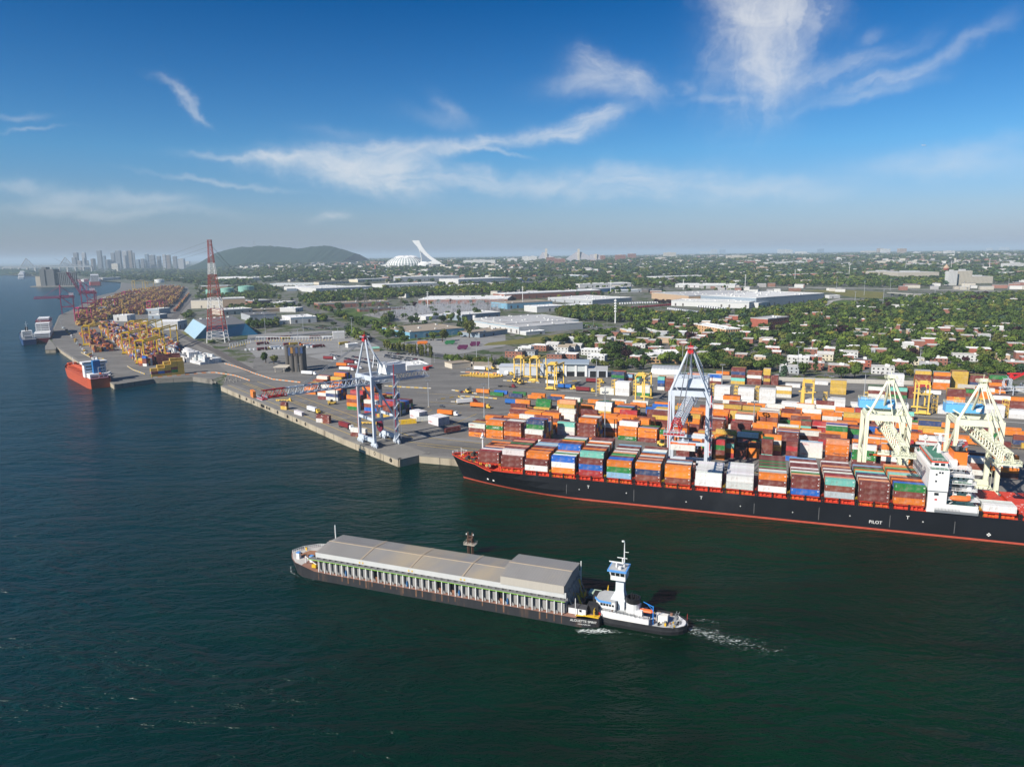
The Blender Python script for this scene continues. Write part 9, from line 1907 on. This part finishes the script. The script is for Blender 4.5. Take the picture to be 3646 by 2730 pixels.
# ------------------------------------------------------------------ small far buildings
fb_rng = random.Random(77); cnt = 0; small = []
while cnt < 150:
 Y = 2400 * (2.6 ** fb_rng.random()); X = Y * fb_rng.uniform(-.5, .78)
 if not inside((X, Y), poly) or X < -330 - .45 * (Y - 1060) + 330: continue
 if Y < 3300 and any(abs(X - a) < 200 and -60 < Y - b < 220 for a, b in bcheck): continue
 if any((X - a) ** 2 + (Y - b) ** 2 < (c + 40) ** 2 for a, b, c in FOOT): continue
 w_, d_, h = fb_rng.uniform(22, 70), fb_rng.uniform(15, 35), fb_rng.uniform(8, 16); c = fb_rng.choice((0, 1, 1, 2, 2, 5, 3)); f = fb_rng.choice(('white', 'white', 'grey', 'pale', 'tan'))
 t = thing('city_building', '%s building with %s roof among far trees' % (FNAME[c], RN[f]), 'building', (X, Y, g(X, Y)), YA + fb_rng.choice((0, R(8), R(-5))), 'scattered buildings in the far trees')
 MB().box(0, w_, 0, d_, -2, h).build('wall', FCOL[c], t); MB().box(-.3, w_ + .3, -.3, d_ + .3, h, h + .8).build('roof', ROOFS[f], t); cnt += 1
tries = 0
while len(small) < 2600 and tries < 30000:
 tries += 1; Y = 1900 * (6.5 ** fb_rng.random()); X = Y * fb_rng.uniform(-.6, .8)
 if not inside((X, Y), poly) or X < -330 - .45 * (Y - 1060) + 280: continue
 if Y < 3200 and any(abs(X - a) < 180 and -40 < Y - b < 200 for a, b in bcheck): continue
 if Y < 2300 and inside((X, Y), RES): continue
 k_ = 1 + Y / 6000; c = fb_rng.choice(((.2, .1, .07), (.26, .12, .09), (.45, .42, .36), (.55, .55, .53), (.3, .3, .3)))
 w_, d_, h = fb_rng.uniform(10, 30) * k_, fb_rng.uniform(9, 14) * k_, fb_rng.uniform(5, 8) * k_; z = g(X, Y); rz = YA + fb_rng.choice((0, R(10), R(-8)))
 small.append(((X, Y, z - 1), rz, w_, d_, h + 1, c)); rf = fb_rng.choice(((.5, .5, .49), (.33, .33, .33), (.22, .21, .2), (.14, .13, .13)))
 small.append(((X, Y, z + h - .2), rz, w_, d_, 1.2, rf))
me = boxes_mesh('far_houses', small); me.materials.append(SCOAT); tag(put(me, 'far_houses'), 'countless small far houses and roofs between trees', None, None, 'stuff')
# an aeroplane, very small in the sky
ap = Vector(raydir(1996 * 3646 / 2212, 314 * 3646 / 2212)).normalized() * 6000 + Vector((0, 0, CAMH)); pl = thing('airplane', 'tiny white airplane flying in the blue sky', 'airplane', ap, R(10))
MB().loft([[(x, r * math.cos(t), r * math.sin(t)) for t in [2 * math.pi * i / 8 for i in range(8)]] for x, r in ((-18, .3), (-14, 1.6), (8, 2), (14, 1.5), (18, .3))]).build('fuselage', SHW, pl); MB().prism([(-1, 0), (3, 0), (-3, 17), (-5, 17)], -.6, -.2).prism([(-1, 0), (-5, -17), (-3, -17), (3, 0)], -.6, -.2).build('wing', SHW, pl); MB().beam((-15, 0, 0), (-18, 0, 6), 3, .5).build('tail', SHW, pl)
# seagull by the tanker
# ------------------------------------------------------------------ air
hz = bpy.data.materials.new('haze'); hz.use_nodes = True; nt = hz.node_tree; nt.nodes.clear(); k = G(nt)
pv = k.n('ShaderNodeVolumePrincipled'); o = k.n('ShaderNodeOutputMaterial'); nt.links.new(pv.outputs[0], o.inputs['Volume'])
pv.inputs['Color'].default_value = (.68, .86, 1, 1); pv.inputs['Density'].default_value = 6.2e-5; pv.inputs['Anisotropy'].default_value = .0
hb3 = MB().box(-61000, 61000, -900, 61000, -6, 275); o = hb3.build('haze', hz); o['kind'] = 'stuff'; o['label'] = 'thin blue haze over the city'
